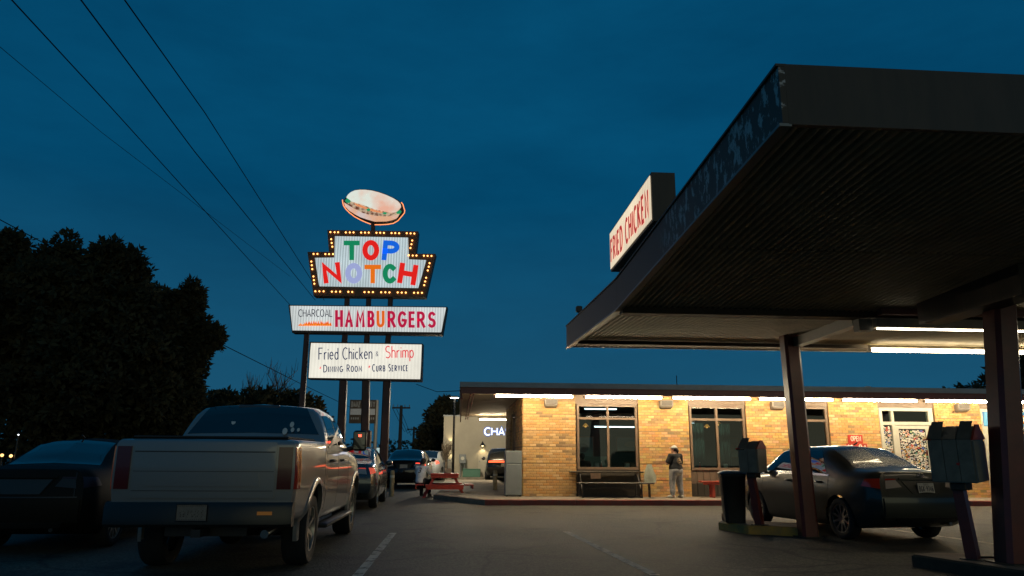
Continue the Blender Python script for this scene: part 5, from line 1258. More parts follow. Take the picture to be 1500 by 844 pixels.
# marquee
nOut = [(479.4,337),(612.6,338.9),(608.6,371.8),(638,371.8),(623.3,435.4),(459.3,433.7),(450.3,369),(481.8,369)]
nIn = [crop1(*p) for p in [(338,363),(795,372),(762,505),(905,511),(855,684),(243,673),(216,497),(360,495)]]
cab = cabinet(nOut, 'marquee_cabinet')
nRim = MB()
fo = [pp(x, y, .001) for x, y in nOut]; fi = [pp(x, y, .001) for x, y in nIn]; nRim.add(fo+fi, [(i,(i+1)%8,8+(i+1)%8,8+i) for i in range(8)]); nRim.build('bulb_border', mat('border_brown',(.10,.055,.025),.5,var=.2), cab)
face(nIn, 'sign_panel', cab, M_FACE1)
def cletter(ch, x0, x1, y0, y1, tw, col, rot=0.0, shear=0.0, cabo=cab, crop=crop1):
    """one cut-out letter of the marquee, coloured film on the lit face"""
    mb = MB(); w, strokes = GL[ch]; H_ = y1-y0; Wd = x1-x0; cx, cy = (x0+x1)/2, (y0+y1)/2; t = tw*H_
    iw, ih = Wd-t, H_-t
    for k, st in enumerate(strokes):
        ptsl = [((px/max(w,.01)-.5)*iw, (py-.5)*ih) for px, py in st]
        # square stroke ends reach the full letter height
        def to3(x, y, l):
            xr = x*cos(rot)-y*sin(rot)+shear*y; yr = x*sin(rot)+y*cos(rot); return pp(*crop(cx+xr, cy-yr), .035+l)
        ext = []
        for i, (x, y) in enumerate(ptsl): ext.append((x, y))
        if (Vector(ext[0])-Vector(ext[-1])).length > 1e-3:
            for e_, f_ in ((0,1),(-1,-2)):
                d = (Vector(ext[e_])-Vector(ext[f_])).normalized()*t*.5; ext[e_] = (ext[e_][0]+d.x, ext[e_][1]+d.y)
        ribbon(mb, ext, t, to3, .0007*k)
    return mb.build('letter', glow('letter_%02d%02d%02d' % tuple(int(c*99) for c in col), col, .85), cabo)
RED_, GRN_, BLU_, LIL_, ORA_ = (.80,.012,.008), (.006,.24,.10), (.006,.13,.72), (.36,.40,.68), (.85,.17,.005)
cletter('T', 395,493,391,511, .24, GRN_); cletter('O', 510,614,387,513, .25, RED_); cletter('P', 634,737,391,513, .25, BLU_, R(-3), .05)
cletter('N', 264,377,529,650, .25, RED_, R(7)); cletter('O', 404,509,529,656, .26, LIL_); cletter('T', 523,625,540,654, .24, ORA_); cletter('C', 635,716,534,656, .25, GRN_); cletter('H', 733,848,534,660, .25, RED_, R(-9))
# bulbs
bm = MB(); bm.sphere((0,0,0), .030, 8, 6); bulb_me = bm.mesh('bulb', glow('sign_bulb',(1,.42,.11),4.5), 60)
bulbs = [(312,338),(338,339),(360,339),(407,340),(432,340),(455,340),(502,341),(526,341),(549,341),(597,342),(620,342),(643,343),(690,344),(713,344),(737,345),(784,345),(808,346),(831,347),
 (317,382),(320,405),(324,428),(208,473),(232,473),(281,474),(304,474),(328,474),(194,520),(197,543),(200,567),(207,612),(210,635),(213,657),
 (219,704),(244,704),(270,704),(321,706),(346,706),(372,706),(423,707),(447,708),(523,709),(549,709),(575,709),(626,710),(652,710),(677,711),(728,711),(753,712),(778,712),(829,713),(853,713),(878,713),
 (818,390),(813,413),(807,436),(797,481),(821,483),(844,483),(890,484),(913,485),(937,485),(925,530),(920,552),(914,575),(904,620),(898,643),(892,666)]
for b in bulbs:
    o = put('bulb', bulb_me, cab, tuple(pp(*crop1(*b), .045)))
# HAMBURGERS board
hO = [crop2(*p) for p in [(52,70),(1035,82),(1005,255),(75,242)]]; hI = [crop2(*p) for p in [(62,76),(1027,87),(997,240),(78,228)]]
hc = cabinet(hO, 'hamburger_board'); face(hI, 'sign_panel', hc, M_FACE2, .012)
T2 = lambda x, y, l: pp(*crop2(x, -y), .03+l)
lm = MB(); fit_text(lm, 'CHARCOAL', T2, 114,326,-143,-100, tw=.11, gap=.16); lm.build('black_lettering', mat('black_film',(.03,.03,.05),.4,0,(.03,.03,.06),.6), hc)
CRM = (.50,.006,.05)
xx = [(341,390,'H'),(402,452,'A'),(469,525,'M'),(541,585,'B'),(597,647,'U'),(665,716,'R'),(728,782,'G'),(795,833,'E'),(847,899,'R'),(914,964,'S')]
for x0, x1, ch in xx:
    f_ = (x0-341)/623; cletter(ch, x0, x1, 103+f_*10, 207+f_*6, .17, (.80,.13,.01) if ch == 'U' else CRM, 0, 0, hc, crop2)
fl_ = MB(); random.seed(3)
base_ = [(118,197),(318,201)]
for k in range(30):
    x = 118+k*6.7; hgt = random.uniform(14,38)*(1 if 6 < k < 28 else .6); fl_.add([T2(x-6,-200,.002+.0002*k), T2(x+8,-200,.002+.0002*k), T2(x+random.uniform(-2,7),-200+hgt,.002+.0002*k)], [(0,1,2)])
fl_.build('flame_print', glow('flame_film',(.85,.12,.006),.85), hc)
fl_ = MB()
for k in range(14):
    x = 126+k*13.8; fl_.add([T2(x-5,-199,.012), T2(x+5,-199,.012), T2(x+1,-199+random.uniform(8,18),.012)], [(0,1,2)])
fl_.build('flame_print', glow('flame_yellow',(.9,.36,.03),.9), hc)
# menu board
fO = [crop2(*p) for p in [(185,298),(883,310),(875,543),(172,528)]]; fI = [crop2(*p) for p in [(191,306),(877,316),(869,530),(178,521)]]
fc = cabinet(fO, 'menu_board'); face(fI, 'sign_panel', fc, M_FACE3, .012, .12)
NAVY = mat('navy_film', (.02,.03,.08), .4, 0, (.012,.025,.08), 1.0)
T2 = lambda x, y, l: pp(*crop2(x, -y-(x-240)*.014), .022+l)
def word(txt, x0, x1, y0, y1, m, **k):
    lm = MB(); fit_text(lm, txt, T2, x0, x1, y0, y1, **k); return lm.build('lettering', m, fc)
word('Fried',238,362,-409,-338,NAVY,tw=.085,gap=.15); word('Chicken',386,572,-409,-338,NAVY,tw=.085,gap=.15); word('&',592,609,-392,-364,NAVY,tw=.10)
for w_, a_, b_ in (('DINING',268,390),('ROOM',412,508),('CURB',570,652),('SERVICE',670,792)): word(w_,a_,b_,-486,-444,NAVY,tw=.13,gap=.24,small=.80)
word('Shrimp',650,828,-404,-332,glow('red_film',(.75,.03,.05),.85),tw=.085,gap=.15)
for cx, cy in ((249,-459),(552,-457)):
    lm = MB()
    for k in range(5):
        a0 = pi/2+2*pi*k/5; lm.add([T2(cx+10*cos(a0), cy+13*sin(a0), .001*k), T2(cx+3.5*cos(a0+.63), cy+4*sin(a0+.63), .001*k), T2(cx, cy, .001*k), T2(cx+3.5*cos(a0-.63), cy+4*sin(a0-.63), .001*k)], [(0,1,2,3)])
    lm.build('star', MATS['red_film'], fc)
# posts
def post(x0, y0, x1, y1, w0, w1, m=M_PYPOST, y=PY+.2):
    a_ = at(x0, y0, y); b_ = at(x1, y1, y); mb = MB(); sc_ = .0258
    mb.loft([[(c.x+a*w*sc_/2, c.y+b*w*sc_/2, c.z) for a, b in ((-.7,-1),(.7,-1),(1,-.7),(1,.7),(.7,1),(-.7,1),(-1,.7),(-1,-.7))] for c, w in ((a_,w0),(b_,w1))], True); return mb.build('post', m, ps)
for (xt, xb) in ((508.7,496.5),(540.2,531.5),(572.2,560.5)):
    g_ = at(xb, 700, PY+.2); xg = xb-(728-700)*.085 if False else xb
    post(xb-2.2, 727, xb+3.0, 640, 11.5, 10.5); post(xb+3.0, 640.2, (xb*.45+xt*.55), 558, 10.5, 10); post((xb*.35+xt*.65), 503, (xb*.25+xt*.75), 489, 7.5, 7.0); post((xb*.22+xt*.78), 488, xt, 436, 7.0, 6.6)
post(433.5, 728, 449.5, 488, 8.5, 6.5)
bxm = MB(); c_ = at(531, 667, PY-.1); d_ = at(531, 631, PY-.1); bxm.bbox((c_.x-.27,c_.y-.22,c_.z), (c_.x+.27,c_.y+.12,d_.z), .02); bxm.build('junction_box', M_PYPOST, ps)
# the bun
def cb(x, y): return (495+x/12.06, 270+y/12.06)
bunO = [cb(*p) for p in [(95,290),(150,215),(215,150),(300,100),(400,86),(500,90),(600,100),(720,130),(850,175),(980,235),(1080,290),(1130,340),(1140,400),(1150,470),(1120,515),(1085,555),(1050,610),(960,645),(850,665),(650,670),(520,635),(400,595),(280,535),(180,470),(115,395)]]
bn_ = MB(); bn_.prism([pp(x, y) for x, y in bunO], (0,.30,0)); bun = bn_.build('bun_cabinet', M_PYL, ps)
def inset(poly, k, off): 
    cx = sum(p[0] for p in poly)/len(poly); cy_ = sum(p[1] for p in poly)/len(poly); return [pp(cx+(x-cx)*k, cy_+(y-cy_)*k, off) for x, y in poly]
def bun_mat(name, c1, c2, s, sc, seed=0.0):
    m = bpy.data.materials.new(name); m.use_nodes = True; n = m.node_tree; b = n.nodes['Principled BSDF']; t = n.nodes.new('ShaderNodeTexCoord'); z = n.nodes.new('ShaderNodeTexNoise'); z.inputs['Scale'].default_value = sc; z.inputs['Detail'].default_value = 3
    mp_ = n.nodes.new('ShaderNodeMapping'); mp_.inputs['Location'].default_value = (seed,seed,seed); n.links.new(t.outputs['Object'], mp_.inputs[0]); n.links.new(mp_.outputs[0], z.inputs['Vector']); r = n.nodes.new('ShaderNodeValToRGB'); r.color_ramp.elements[0].position = .42; r.color_ramp.elements[1].position = .64
    r.color_ramp.elements[0].color = (*c1,1); r.color_ramp.elements[1].color = (*c2,1); n.links.new(z.outputs['Fac'], r.inputs[0]); n.links.new(r.outputs[0], b.inputs['Emission Color']); n.links.new(r.outputs[0], b.inputs['Base Color']); b.inputs['Emission Strength'].default_value = s; return m
def bunpiece(poly, off, m, name):
    mb = MB(); mb.prism([pp(*cb(*p), off) for p in poly], (0,.02,0)); return mb.build(name, m, bun)
bunpiece([(105,320),(150,345),(210,385),(290,430),(420,500),(560,540),(700,560),(850,570),(980,550),(1085,525),(1060,575),(1030,605),(950,635),(850,655),(650,658),(520,622),(400,582),(290,525),(195,462),(125,390)], .025, bun_mat('lower_bun_film',(.78,.42,.25),(.66,.55,.52),.85,1.4), 'lower_bun')
bunpiece([(150,300),(300,315),(500,395),(700,455),(850,480),(1000,500),(1090,500),(1090,530),(980,552),(850,572),(700,562),(560,542),(420,500),(290,430),(180,350)], .032, bun_mat('filling_film',(.62,.45,.30),(.16,.05,.03),.8,9), 'filling')
bunpiece([(280,335),(420,375),(520,415),(700,470),(790,490),(760,505),(620,480),(500,440),(330,380)], .040, glow('tomato_film',(.88,.30,.12),.8), 'tomato')
bunpiece([(150,225),(180,180),(230,138),(300,108),(390,96),(480,97),(600,112),(720,142),(850,188),(980,248),(1060,300),(1105,350),(1115,400),(1080,450),(1030,490),(980,500),(850,484),(740,462),(600,425),(500,385),(380,345),(290,318),(200,290),(160,260)], .050, bun_mat('top_bun_film',(.78,.80,.70),(.86,.45,.32),.86,1.15,.4), 'top_bun')
for poly in ([(120,290),(165,245),(225,290),(205,330),(150,325)], [(500,440),(545,422),(575,440),(560,470),(515,468)], [(790,505),(830,490),(870,505),(840,530),(800,525)], [(1030,490),(1095,452),(1125,480),(1100,520),(1040,520)]):
    bunpiece(poly, .062, glow('lettuce_film',(.02,.36,.15),.7), 'lettuce')
def neon(pts, name, col, s, r=.018, off=.06):
    mb = MB(); mb.tube([pp(*cb(*p), off) for p in pts], r, 8); return mb.build(name, glow(name+'_gas', col, s), bun, 60)
neon([(80,275),(84,320),(100,380),(140,440),(200,500),(290,570),(400,630),(500,675),(580,705)], 'neon_tube', (1,.30,.10), 1.5)
neon([(650,715),(760,715),(880,708),(980,690),(1060,645),(1105,590),(1140,550),(1175,505),(1180,460),(1165,420),(1150,360),(1120,320)], 'neon_tube', (1,.30,.10), 1.5)
lp = MB(); a_ = at(546.5, 332, PY+.16); b_ = at(546.5, 322, PY+.16); a_ = at(546.5, 342, PY+.16); lp.loft([[(c.x-.07,c.y-.07,c.z),(c.x+.07,c.y-.07,c.z),(c.x+.07,c.y+.07,c.z),(c.x-.07,c.y+.07,c.z)] for c in (a_, b_)], True); lp.build('bun_stem', M_PYL, ps)

# ================================================================== TREES
M_LEAF = mat('leaf', (.055,.052,.025), .85, col2=(.075,.070,.036), vs_=.8, spec=.2)
M_LEAF2 = mat('leaf_dark', (.048,.046,.024), .85, col2=(.068,.064,.034), vs_=.5, spec=.2)
M_BARK = mat('bark', (.10,.075,.05), .9, var=.3, vs_=6, bump=.5, bs=14)
def np_mesh(name, V, F, m):
    me = bpy.data.meshes.new(name); nv, nf = len(V), len(F); k = F.shape[1]
    me.vertices.add(nv); me.vertices.foreach_set('co', V.astype(np.float32).ravel()); me.loops.add(nf*k); me.loops.foreach_set('vertex_index', F.astype(np.int32).ravel())
    me.polygons.add(nf); me.polygons.foreach_set('loop_start', np.arange(0, nf*k, k, dtype=np.int32)); me.polygons.foreach_set('loop_total', np.full(nf, k, np.int32))
    me.materials.append(m); me.update(calc_edges=True); return me
def leaf_clusters(blobs, n, size, per=7, surf=.55, droop=.2, seed=1):
    """rosettes of pointed leaves spread through the crown, most of them near its skin"""
    g = np.random.default_rng(seed); B = np.array([(b[0],b[1],b[2],b[3],b[4],b[5]) for b in blobs]); vol = (B[:,3]*B[:,4]*B[:,5])**.75; pick = g.choice(len(B), n, p=vol/vol.sum())
    d = g.normal(size=(n,3)); d /= np.linalg.norm(d, axis=1)[:,None]; rad = np.where(g.random(n) < surf, g.uniform(.80,1.06,n), g.uniform(.2,.9,n))
    lump = 1+.16*np.sin(d[:,0]*5+pick)*np.sin(d[:,2]*6+1.3*pick)
    C = B[pick,:3]+d*B[pick,3:]*(rad*lump)[:,None]
    C = np.repeat(C, per, 0); N = len(C); dirs = g.normal(size=(N,3)); dirs[:,2] -= droop; dirs += np.repeat(d, per, 0)*.5; dirs /= np.linalg.norm(dirs, axis=1)[:,None]
    sd_ = np.cross(dirs, g.normal(size=(N,3))); sd_ /= np.linalg.norm(sd_, axis=1)[:,None]; ln = size*g.uniform(.6,1.25,N)[:,None]; w = ln*g.uniform(.16,.26,N)[:,None]
    a = C+dirs*ln*.08; t = C+dirs*ln; mid = C+dirs*ln*.5
    V = np.stack([a, mid+sd_*w, t, mid-sd_*w], 1).reshape(-1,3); F = np.arange(N*4).reshape(-1,4); return V, F
def ragged(blobs, per, r0, r1, seed):
    g = np.random.default_rng(seed); out_ = list(blobs)
    for b in blobs:
        for k in range(per):
            d = g.normal(size=3); d /= np.linalg.norm(d); r = g.uniform(r0, r1); f = g.uniform(.95, 1.12)
            out_.append((b[0]+d[0]*b[3]*f, b[1]+d[1]*b[4]*f, b[2]+d[2]*b[5]*f, r, r, r*g.uniform(.7,1.5)))
    return out_
def tree(label, base, blobs, n, size, m=M_LEAF, seed=1, per=7, trunk_r=.2, surf=.55, name='tree', group=None, limbs=True):
    t_ = thing(name, label, 'tree', tuple(base), 0, group); base = Vector(base)
    bl = [(b[0]-base.x, b[1]-base.y, b[2]-base.z, *b[3:]) for b in blobs]
    V, F = leaf_clusters(bl, n, size, per, surf, seed=seed); put('crown', np_mesh('crown', V, F, m), t_)
    top = max(bl, key=lambda b: b[3]*b[5]); tp_ = Vector((top[0]*.4, top[1]*.4, max(.6, top[2]*.75)))
    tr = MB(); tr.tube([(0,0,-.05), (trunk_r*.2,0,tp_.z*.3), tuple(tp_*.7), tuple(tp_)], [trunk_r*1.3, trunk_r, trunk_r*.75, trunk_r*.5], 9); tr.build('trunk', M_BARK, t_, 60)
    if limbs:
        for b in bl[:7]:
            l_ = MB(); st = tp_*.6; e = Vector(b[:3]); l_.tube([st, st.lerp(e,.5)+Vector((0,0,.15)), e], [trunk_r*.5, trunk_r*.3, trunk_r*.1], 6); l_.build('limb', M_BARK, t_, 60)
    return t_
def blob(px, py, Y, rpx, ry=1.0, dy=1.0):
    c = at(px, py, Y); r = rpx*Y*.975/FPX; return (c.x, c.y, c.z, r, r*dy, r*ry)
YT = 23.0
RG = ragged
tree('big dark leafy tree filling the left edge behind the parked cars', tuple(at(90,667,YT).xy)+(0,), RG([blob(30,490,YT,100),blob(95,462,YT,78),blob(160,440,YT,52),blob(60,430,YT,50),blob(15,420,YT,50),blob(188,392,YT,20),blob(158,378,YT,22),blob(128,402,YT,26),blob(92,374,YT,22),blob(56,384,YT,18),blob(22,376,YT,20),blob(-10,378,YT,24),blob(140,545,YT,105),blob(60,610,YT,105,.7),blob(-60,490,YT,120),blob(178,468,YT,54)], 9, .16, .42, 3), 15000, .25, seed=3, trunk_r=.28)
tree('lower dark tree with feathery branch tips between the big tree and the sign', tuple(at(230,667,YT+1.5).xy)+(0,), RG([blob(205,520,YT+1.5,76),blob(256,456,YT+1.5,22),blob(280,452,YT+1.5,10),blob(226,450,YT+1.5,24),blob(262,492,YT+1.5,30),blob(292,492,YT+1.5,12),blob(308,492,YT+1.5,7,.6),blob(258,548,YT+1.5,34),blob(284,528,YT+1.5,11),blob(230,600,YT+1.5,60),blob(276,578,YT+1.5,18),blob(282,430,YT+1.5,6),blob(296,508,YT+1.5,7)], 7, .10, .30, 4), 8500, .24, seed=5, trunk_r=.2)
for i, (px, py, r, lab) in enumerate([(330,612,44,'dark round shrub tree just right of the feathery tree behind the pickup cab'),(385,607,42,'dark bushy tree behind the middle of the pickup cab'),(435,608,40,'dark bushy tree at the foot of the left sign post'),(250,640,60,'dark bushy tree low behind the left half of the pickup')]):
    Yb = 34+i*1.2; tree(lab, tuple(at(px,667,Yb).xy)+(0,), [blob(px,py,Yb,r,.8),blob(px-18,py+18,Yb,r*.8,.8),blob(px+20,py+20,Yb,r*.8,.8),blob(px+4,py-r*.5,Yb,r*.35)], 1500, .34, M_LEAF2, 20+i, 6, .14, .6, group='bushy trees behind the pickup')
def leafy(m):
    n = m.node_tree; b = n.nodes['Principled BSDF']; t = n.nodes.new('ShaderNodeBsdfTranslucent'); x = n.nodes.new('ShaderNodeMixShader'); x.inputs[0].default_value = .4
    src = b.inputs['Base Color'].links[0].from_socket; n.links.new(src, t.inputs[0]); o = n.nodes['Material Output']; n.links.new(b.outputs[0], x.inputs[1]); n.links.new(t.outputs[0], x.inputs[2]); n.links.new(x.outputs[0], o.inputs[0])
leafy(M_LEAF); leafy(M_LEAF2)
def bare_tree(label, px, y0, y1, Y, spread, seed, name='bare_tree'):
    g = random.Random(seed); b = at(px, 667, Y); b.z = 0; t_ = thing(name, label, 'tree', tuple(b)); top = at(px, y1, Y).z; wide = spread*Y/FPX
    tr = MB(); tr.tube([(0,0,-.05),(0,0,top*.55),(wide*.1,0,top*.8)], [.10,.07,.03], 7); tr.build('trunk', M_BARK, t_, 60)
    br = MB()
    for k in range(46):
        z = top*g.uniform(.45,.85); a = g.uniform(0,6.28); L_ = wide*g.uniform(.3,1.0); up = top*g.uniform(.08,.22)
        p0 = Vector((0,0,z)); p1 = p0+Vector((cos(a)*L_*.5, sin(a)*L_*.5, up*.6)); p2 = p0+Vector((cos(a)*L_, sin(a)*L_, up)); br.tube([p0,p1,p2], [.03,.018,.008], 4, False)
        for j in range(4):
            q0 = p1.lerp(p2, g.random()); br.tube([q0, q0+Vector((g.uniform(-.3,.3)*wide, g.uniform(-.3,.3)*wide, g.uniform(.05,.16)*top))], [.012,.006], 3, False)
    tag(br.build('branches', M_BARK, t_), kind='stuff'); return t_
bare_tree('thin bare tree rising behind the pickup cab', 400, 640, 548, 36, 26, 4); bare_tree('small bare tree beside the left sign post', 362, 640, 560, 38, 20, 9)
Yb = 52; tree('dark dense tree left of the bank wall', tuple(at(640,667,Yb).xy)+(0,), [blob(640,640,Yb,26,1.1),blob(634,655,Yb,24,1.2),blob(650,615,Yb,24),blob(655,602,Yb,20),blob(628,672,Yb,18,1.0),blob(668,640,Yb,34)], 2600, .40, M_LEAF2, 31, 7, .22, .6)
Yb = 46; tree('dark tree rising behind the restaurant roof at the right edge', tuple(at(1490,667,Yb).xy)+(0,), [blob(1500,560,Yb,44),blob(1530,545,Yb,40),blob(1470,580,Yb,36),blob(1420,595,Yb,42,.7),blob(1560,600,Yb,70),blob(1375,606,Yb,40,.6)], 3000, .40, M_LEAF2, 33, 7, .25, .6)
# the far wood on the skyline
g = np.random.default_rng(77); fb = []
for k in range(120):
    x = -190+k*3.2+g.uniform(-2,2); yb = 165+g.uniform(-12,12); h = g.uniform(3.0,5.5); fb.append((x, yb, h*.45, g.uniform(3,5), 3, h*.6))
V, F = leaf_clusters(fb, 7000, .9, 5, .6, seed=8); tag(put('distant_wood', np_mesh('distant_wood', V, F, M_LEAF2)), 'dark low wood along the far skyline', None, None, 'stuff')

# ================================================================== THE BANK AND WHAT STANDS ABOUT IT
BY = 43.0
bk = thing('bank_building', 'pale stucco bank with a lit blue and white CHASE sign', 'building', (0,0,0))
bl0, bl1 = at(648,702,BY), at(648,610,BY); zt = bl1.z
M_STUC = mat('bank_stucco', (.40,.36,.28), .85, var=.10, vs_=.7, bump=.15, bs=30)
a = MB(); a.box((bl0.x, BY, -.1), (26, BY+14, zt)); a.build('wall', M_STUC, bk)
a = MB(); a.box((bl0.x-.04, BY-.04, zt), (26, BY+14.04, zt+.08)); a.build('coping', M_CAP, bk)
a = MB(); dl, dh = at(700,702,BY), at(717,666,BY); a.box((dl.x, BY-.03, .0), (dh.x, BY-.001, dh.z)); dd_ = a.build('door', mat('bank_door',(.46,.42,.33),.6,var=.05), bk)
a = MB(); a.box((dl.x+.05, BY-.06, .95), (dl.x+.12, BY-.031, 1.02)); a.build('handle', M_CAP, dd_)
w0, w1 = at(726,672,BY), at(741,664,BY); a = MB(); a.box((w0.x, BY-.02, w0.z-.2), (w1.x+.8, BY-.001, w1.z)); wn = a.build('window', M_FRAME, bk); a = MB(); a.quad((w0.x+.06,BY-.024,w0.z-.14),(w1.x+.74,BY-.024,w0.z-.14),(w1.x+.74,BY-.024,w1.z-.06),(w0.x+.06,BY-.024,w1.z-.06)); a.build('pane', glow('bank_window_glow',(.9,.75,.45),.35), wn)
lt0 = at(710,637.5,BY); lh = at(710,627,BY).z-lt0.z; step = lh*.86
bs_ = MB(); ws = MB()
for i, ch in enumerate('CHASE'):
    x0 = lt0.x+i*lh*1.0; f1 = lambda x, y, l: (x, BY-.05-l, lt0.z+y)
    w, strokes = GL[ch]; sx = lh*.78/max(w,.1)
    for k, st in enumerate(strokes):
        P_ = [(x0+px*sx+.0, py*lh) for px, py in st]; ribbon(bs_, P_, lh*.36, f1, .0006*k); ribbon(ws, P_, lh*.19, f1, .03+.0006*k)
bs_.build('sign_halo', glow('bank_blue',(.02,.10,.42),.8), bk); ws.build('sign_letters', glow('bank_white',(.85,.92,1.0),1.15), bk)
kb = MB(); kb.box((bl0.x-.5, BY-1.6, 0), (26, BY-.001, .12)); tag(kb.build('pavement', M_CONC), kind='structure')
def lamp_light(name, parent, loc, kind, energy, col, size=.05, spot=None, rot=None):
    d = bpy.data.lights.new(name, kind); o = bpy.data.objects.new(name, d); COL.objects.link(o); o.parent = parent; o.location = loc; d.energy = energy; d.color = col; d.shadow_soft_size = size
    if spot: d.spot_size = spot; d.spot_blend = .6
    if rot: o.rotation_euler = rot
    return o
s_ = at(660,655,BY); t_ = thing('wall_sconce', 'black up-and-down wall light on the left end of the bank wall', 'light', (s_.x, BY-.12, s_.z))
a = MB(); a.lathe([(.05,-.14),(.06,-.12),(.06,.12),(.05,.14)], 14); a.build('body', M_BLACKMETAL, t_)
for sg in (-1,1):
    a = MB(); a.lathe([(.001,.141*sg),(.045,.141*sg)], 12); a.build('lens', glow('warm_lens',(1,.8,.4),6), t_); lamp_light('sconce_beam', t_, (0,.0,.16*sg), 'SPOT', 26, (1,.80,.42), .03, R(78), (pi if sg > 0 else 0,0,0))
s_ = at(707,653,BY); t_ = thing('door_lamp', 'black hooded lamp over the bank side door', 'light', (s_.x, BY-.16, s_.z))
a = MB(); a.lathe([(.03,.22),(.05,.16),(.17,.0),(.16,.0)], 14); a.build('lamp_shade', M_BLACKMETAL, t_); a = MB(); a.sphere((0,0,.02), .06, 10, 6); a.build('bulb', glow('warm_lens',(1,.8,.4),6), t_); a = MB(); a.tube([(0,.0,.2),(0,.14,.26)], .015, 6); a.build('arm', M_BLACKMETAL, t_)
lamp_light('door_beam', t_, (0,0,-.05), 'SPOT', 30, (1,.78,.42), .05, R(110), (0,0,0))
LPY = 37.0; s_ = at(666,583,LPY); t_ = thing('street_lamp', 'tall thin lamp post with a bright white head before the bank', 'street lamp', (s_.x, LPY, 0))
a = MB(); a.tube([(0,0,0),(0,0,s_.z)], [.07,.05], 8); a.build('pole', M_BLACKMETAL, t_); a = MB(); a.bbox((-.22,-.34,s_.z), (.22,.1,s_.z+.08), .02); a.build('lamp_head', M_BLACKMETAL, t_)
a = MB(); a.box((-.2,-.32,s_.z-.012), (.2,.08,s_.z-.002)); a.build('lamp_panel', glow('white_lamp',(1,.95,.82),14), t_); a = MB(); a.lathe([(.14,0),(.14,.12),(.08,.2)], 12); a.build('base', M_CONC2, t_)
lamp_light('lamp_light', t_, (0,.3,s_.z-.1), 'POINT', 900, (1,.84,.58), .2)
s_ = at(673,690,BY-.6); t_ = thing('meter_box', 'grey utility meter on a stand in front of the bank wall', 'meter', (s_.x, BY-.6, .12))
a = MB(); a.bbox((-.02,-.12,.75), (.36,.12,1.25), .02); a.build('case', M_FRIDGE, t_); a = MB(); a.tube([(.06,0,0),(.06,0,.76)], .03, 6); a.build('leg', M_FRIDGE, t_); a = MB(); a.tube([(.28,0,0),(.28,0,.76)], .03, 6); a.build('leg', M_FRIDGE, t_); a = MB(); a.lathe([(.001,-.13),(.1,-.13),(.1,-.10)], 14, 'y', (.17,-.02,1.03)); a.build('dial', M_CREAM, t_)
s_ = at(688,697,BY-.7); t_ = thing('utility_cabinet', 'low green utility cabinet against the bank wall', 'cabinet', (s_.x-.4, BY-.8, .12)); a = MB(); a.bbox((0,0,0), (1.0,.45,.42), .02); a.build('case', mat('utility_green',(.08,.20,.14),.6,var=.1), t_); a = MB(); a.bbox((-.02,-.02,.421), (1.02,.47,.46), .01); a.build('lid', MATS['utility_green'], t_)
bare_tree('small bare sapling in front of the bank wall', 654, 690, 650, BY-2.5, 10, 12, 'sapling')

# tan post standing in front of the black car by the bank, bollard by the red post
for (px, py, hpx, lab) in [(725,718,28,'tan timber post on the side pavement in front of the black car'),(573.5,727,36,'pale bollard at the foot of the right sign post')]:
    b = gnd(px, py, .15 if px > 600 else 0); hgt = hpx*b.y*.98/FPX; t_ = thing('bollard', lab, 'post', tuple(b)); a = MB(); a.tube([(0,0,0),(0,0,hgt-.04),(0,0,hgt)], [.075,.075,.05], 12); a.build('post', mat('tan_post_paint',(.30,.24,.14),.7,var=.25), t_, 50)
    a = MB(); a.lathe([(.077,hgt*.72),(.079,hgt*.73),(.079,hgt*.80),(.077,hgt*.81)], 12); a.build('band', M_CREAM, t_)

# dance school sign on its pole, a small lit sign, utility poles
DY = 44.0
t_ = thing('pole_sign', 'unlit dark pole sign with pale letters behind the middle sign post', 'sign', (0,0,0)); c00, c11 = at(511,620,DY), at(551.5,586,DY)
a = MB(); a.box((c00.x, DY, c00.z), (c11.x, DY+.3, c11.z)); a.build('cabinet', M_DKSTEEL, t_)
hgt = c11.z-c00.z; wd = c11.x-c00.x
a = MB(); a.quad((c00.x+.05,DY-.006,c00.z+hgt*.36),(c11.x-.05,DY-.006,c00.z+hgt*.36),(c11.x-.05,DY-.006,c00.z+hgt*.62),(c00.x+.05,DY-.006,c00.z+hgt*.62)); a.build('white_panel', mat('unlit_white',(.42,.44,.46),.5,var=.1), t_)
M_UL = mat('unlit_letters',(.24,.24,.23),.5)
lm = MB(); f1 = lambda x, y, l: (x, DY-.004-l, y); fit_text(lm, 'DANZ', f1, c00.x+.08, c00.x+wd*.40, c00.z+hgt*.70, c00.z+hgt*.92, tw=.2, gap=.2); lm.build('lettering', M_UL, t_); lm = MB(); fit_text(lm, 'SITY', f1, c00.x+wd*.66, c11.x-.06, c00.z+hgt*.70, c00.z+hgt*.92, tw=.2, gap=.2); lm.build('lettering', M_UL, t_); lm = MB()
for k in range(11):
    if 4 <= k <= 6: continue
    x_ = c00.x+.1+k*wd*.083; lm.quad((x_,DY-.005,c00.z+hgt*.16),(x_+wd*.05,DY-.005,c00.z+hgt*.16),(x_+wd*.05,DY-.005,c00.z+hgt*.25),(x_,DY-.005,c00.z+hgt*.25))
tag(lm.build('small_print', M_UL, t_), kind='stuff')
pl = at(550,620,DY); a = MB(); a.tube([(pl.x,DY+.15,0),(pl.x,DY+.15,c11.z)], .11, 8); a.build('pole', M_STEELG, t_)
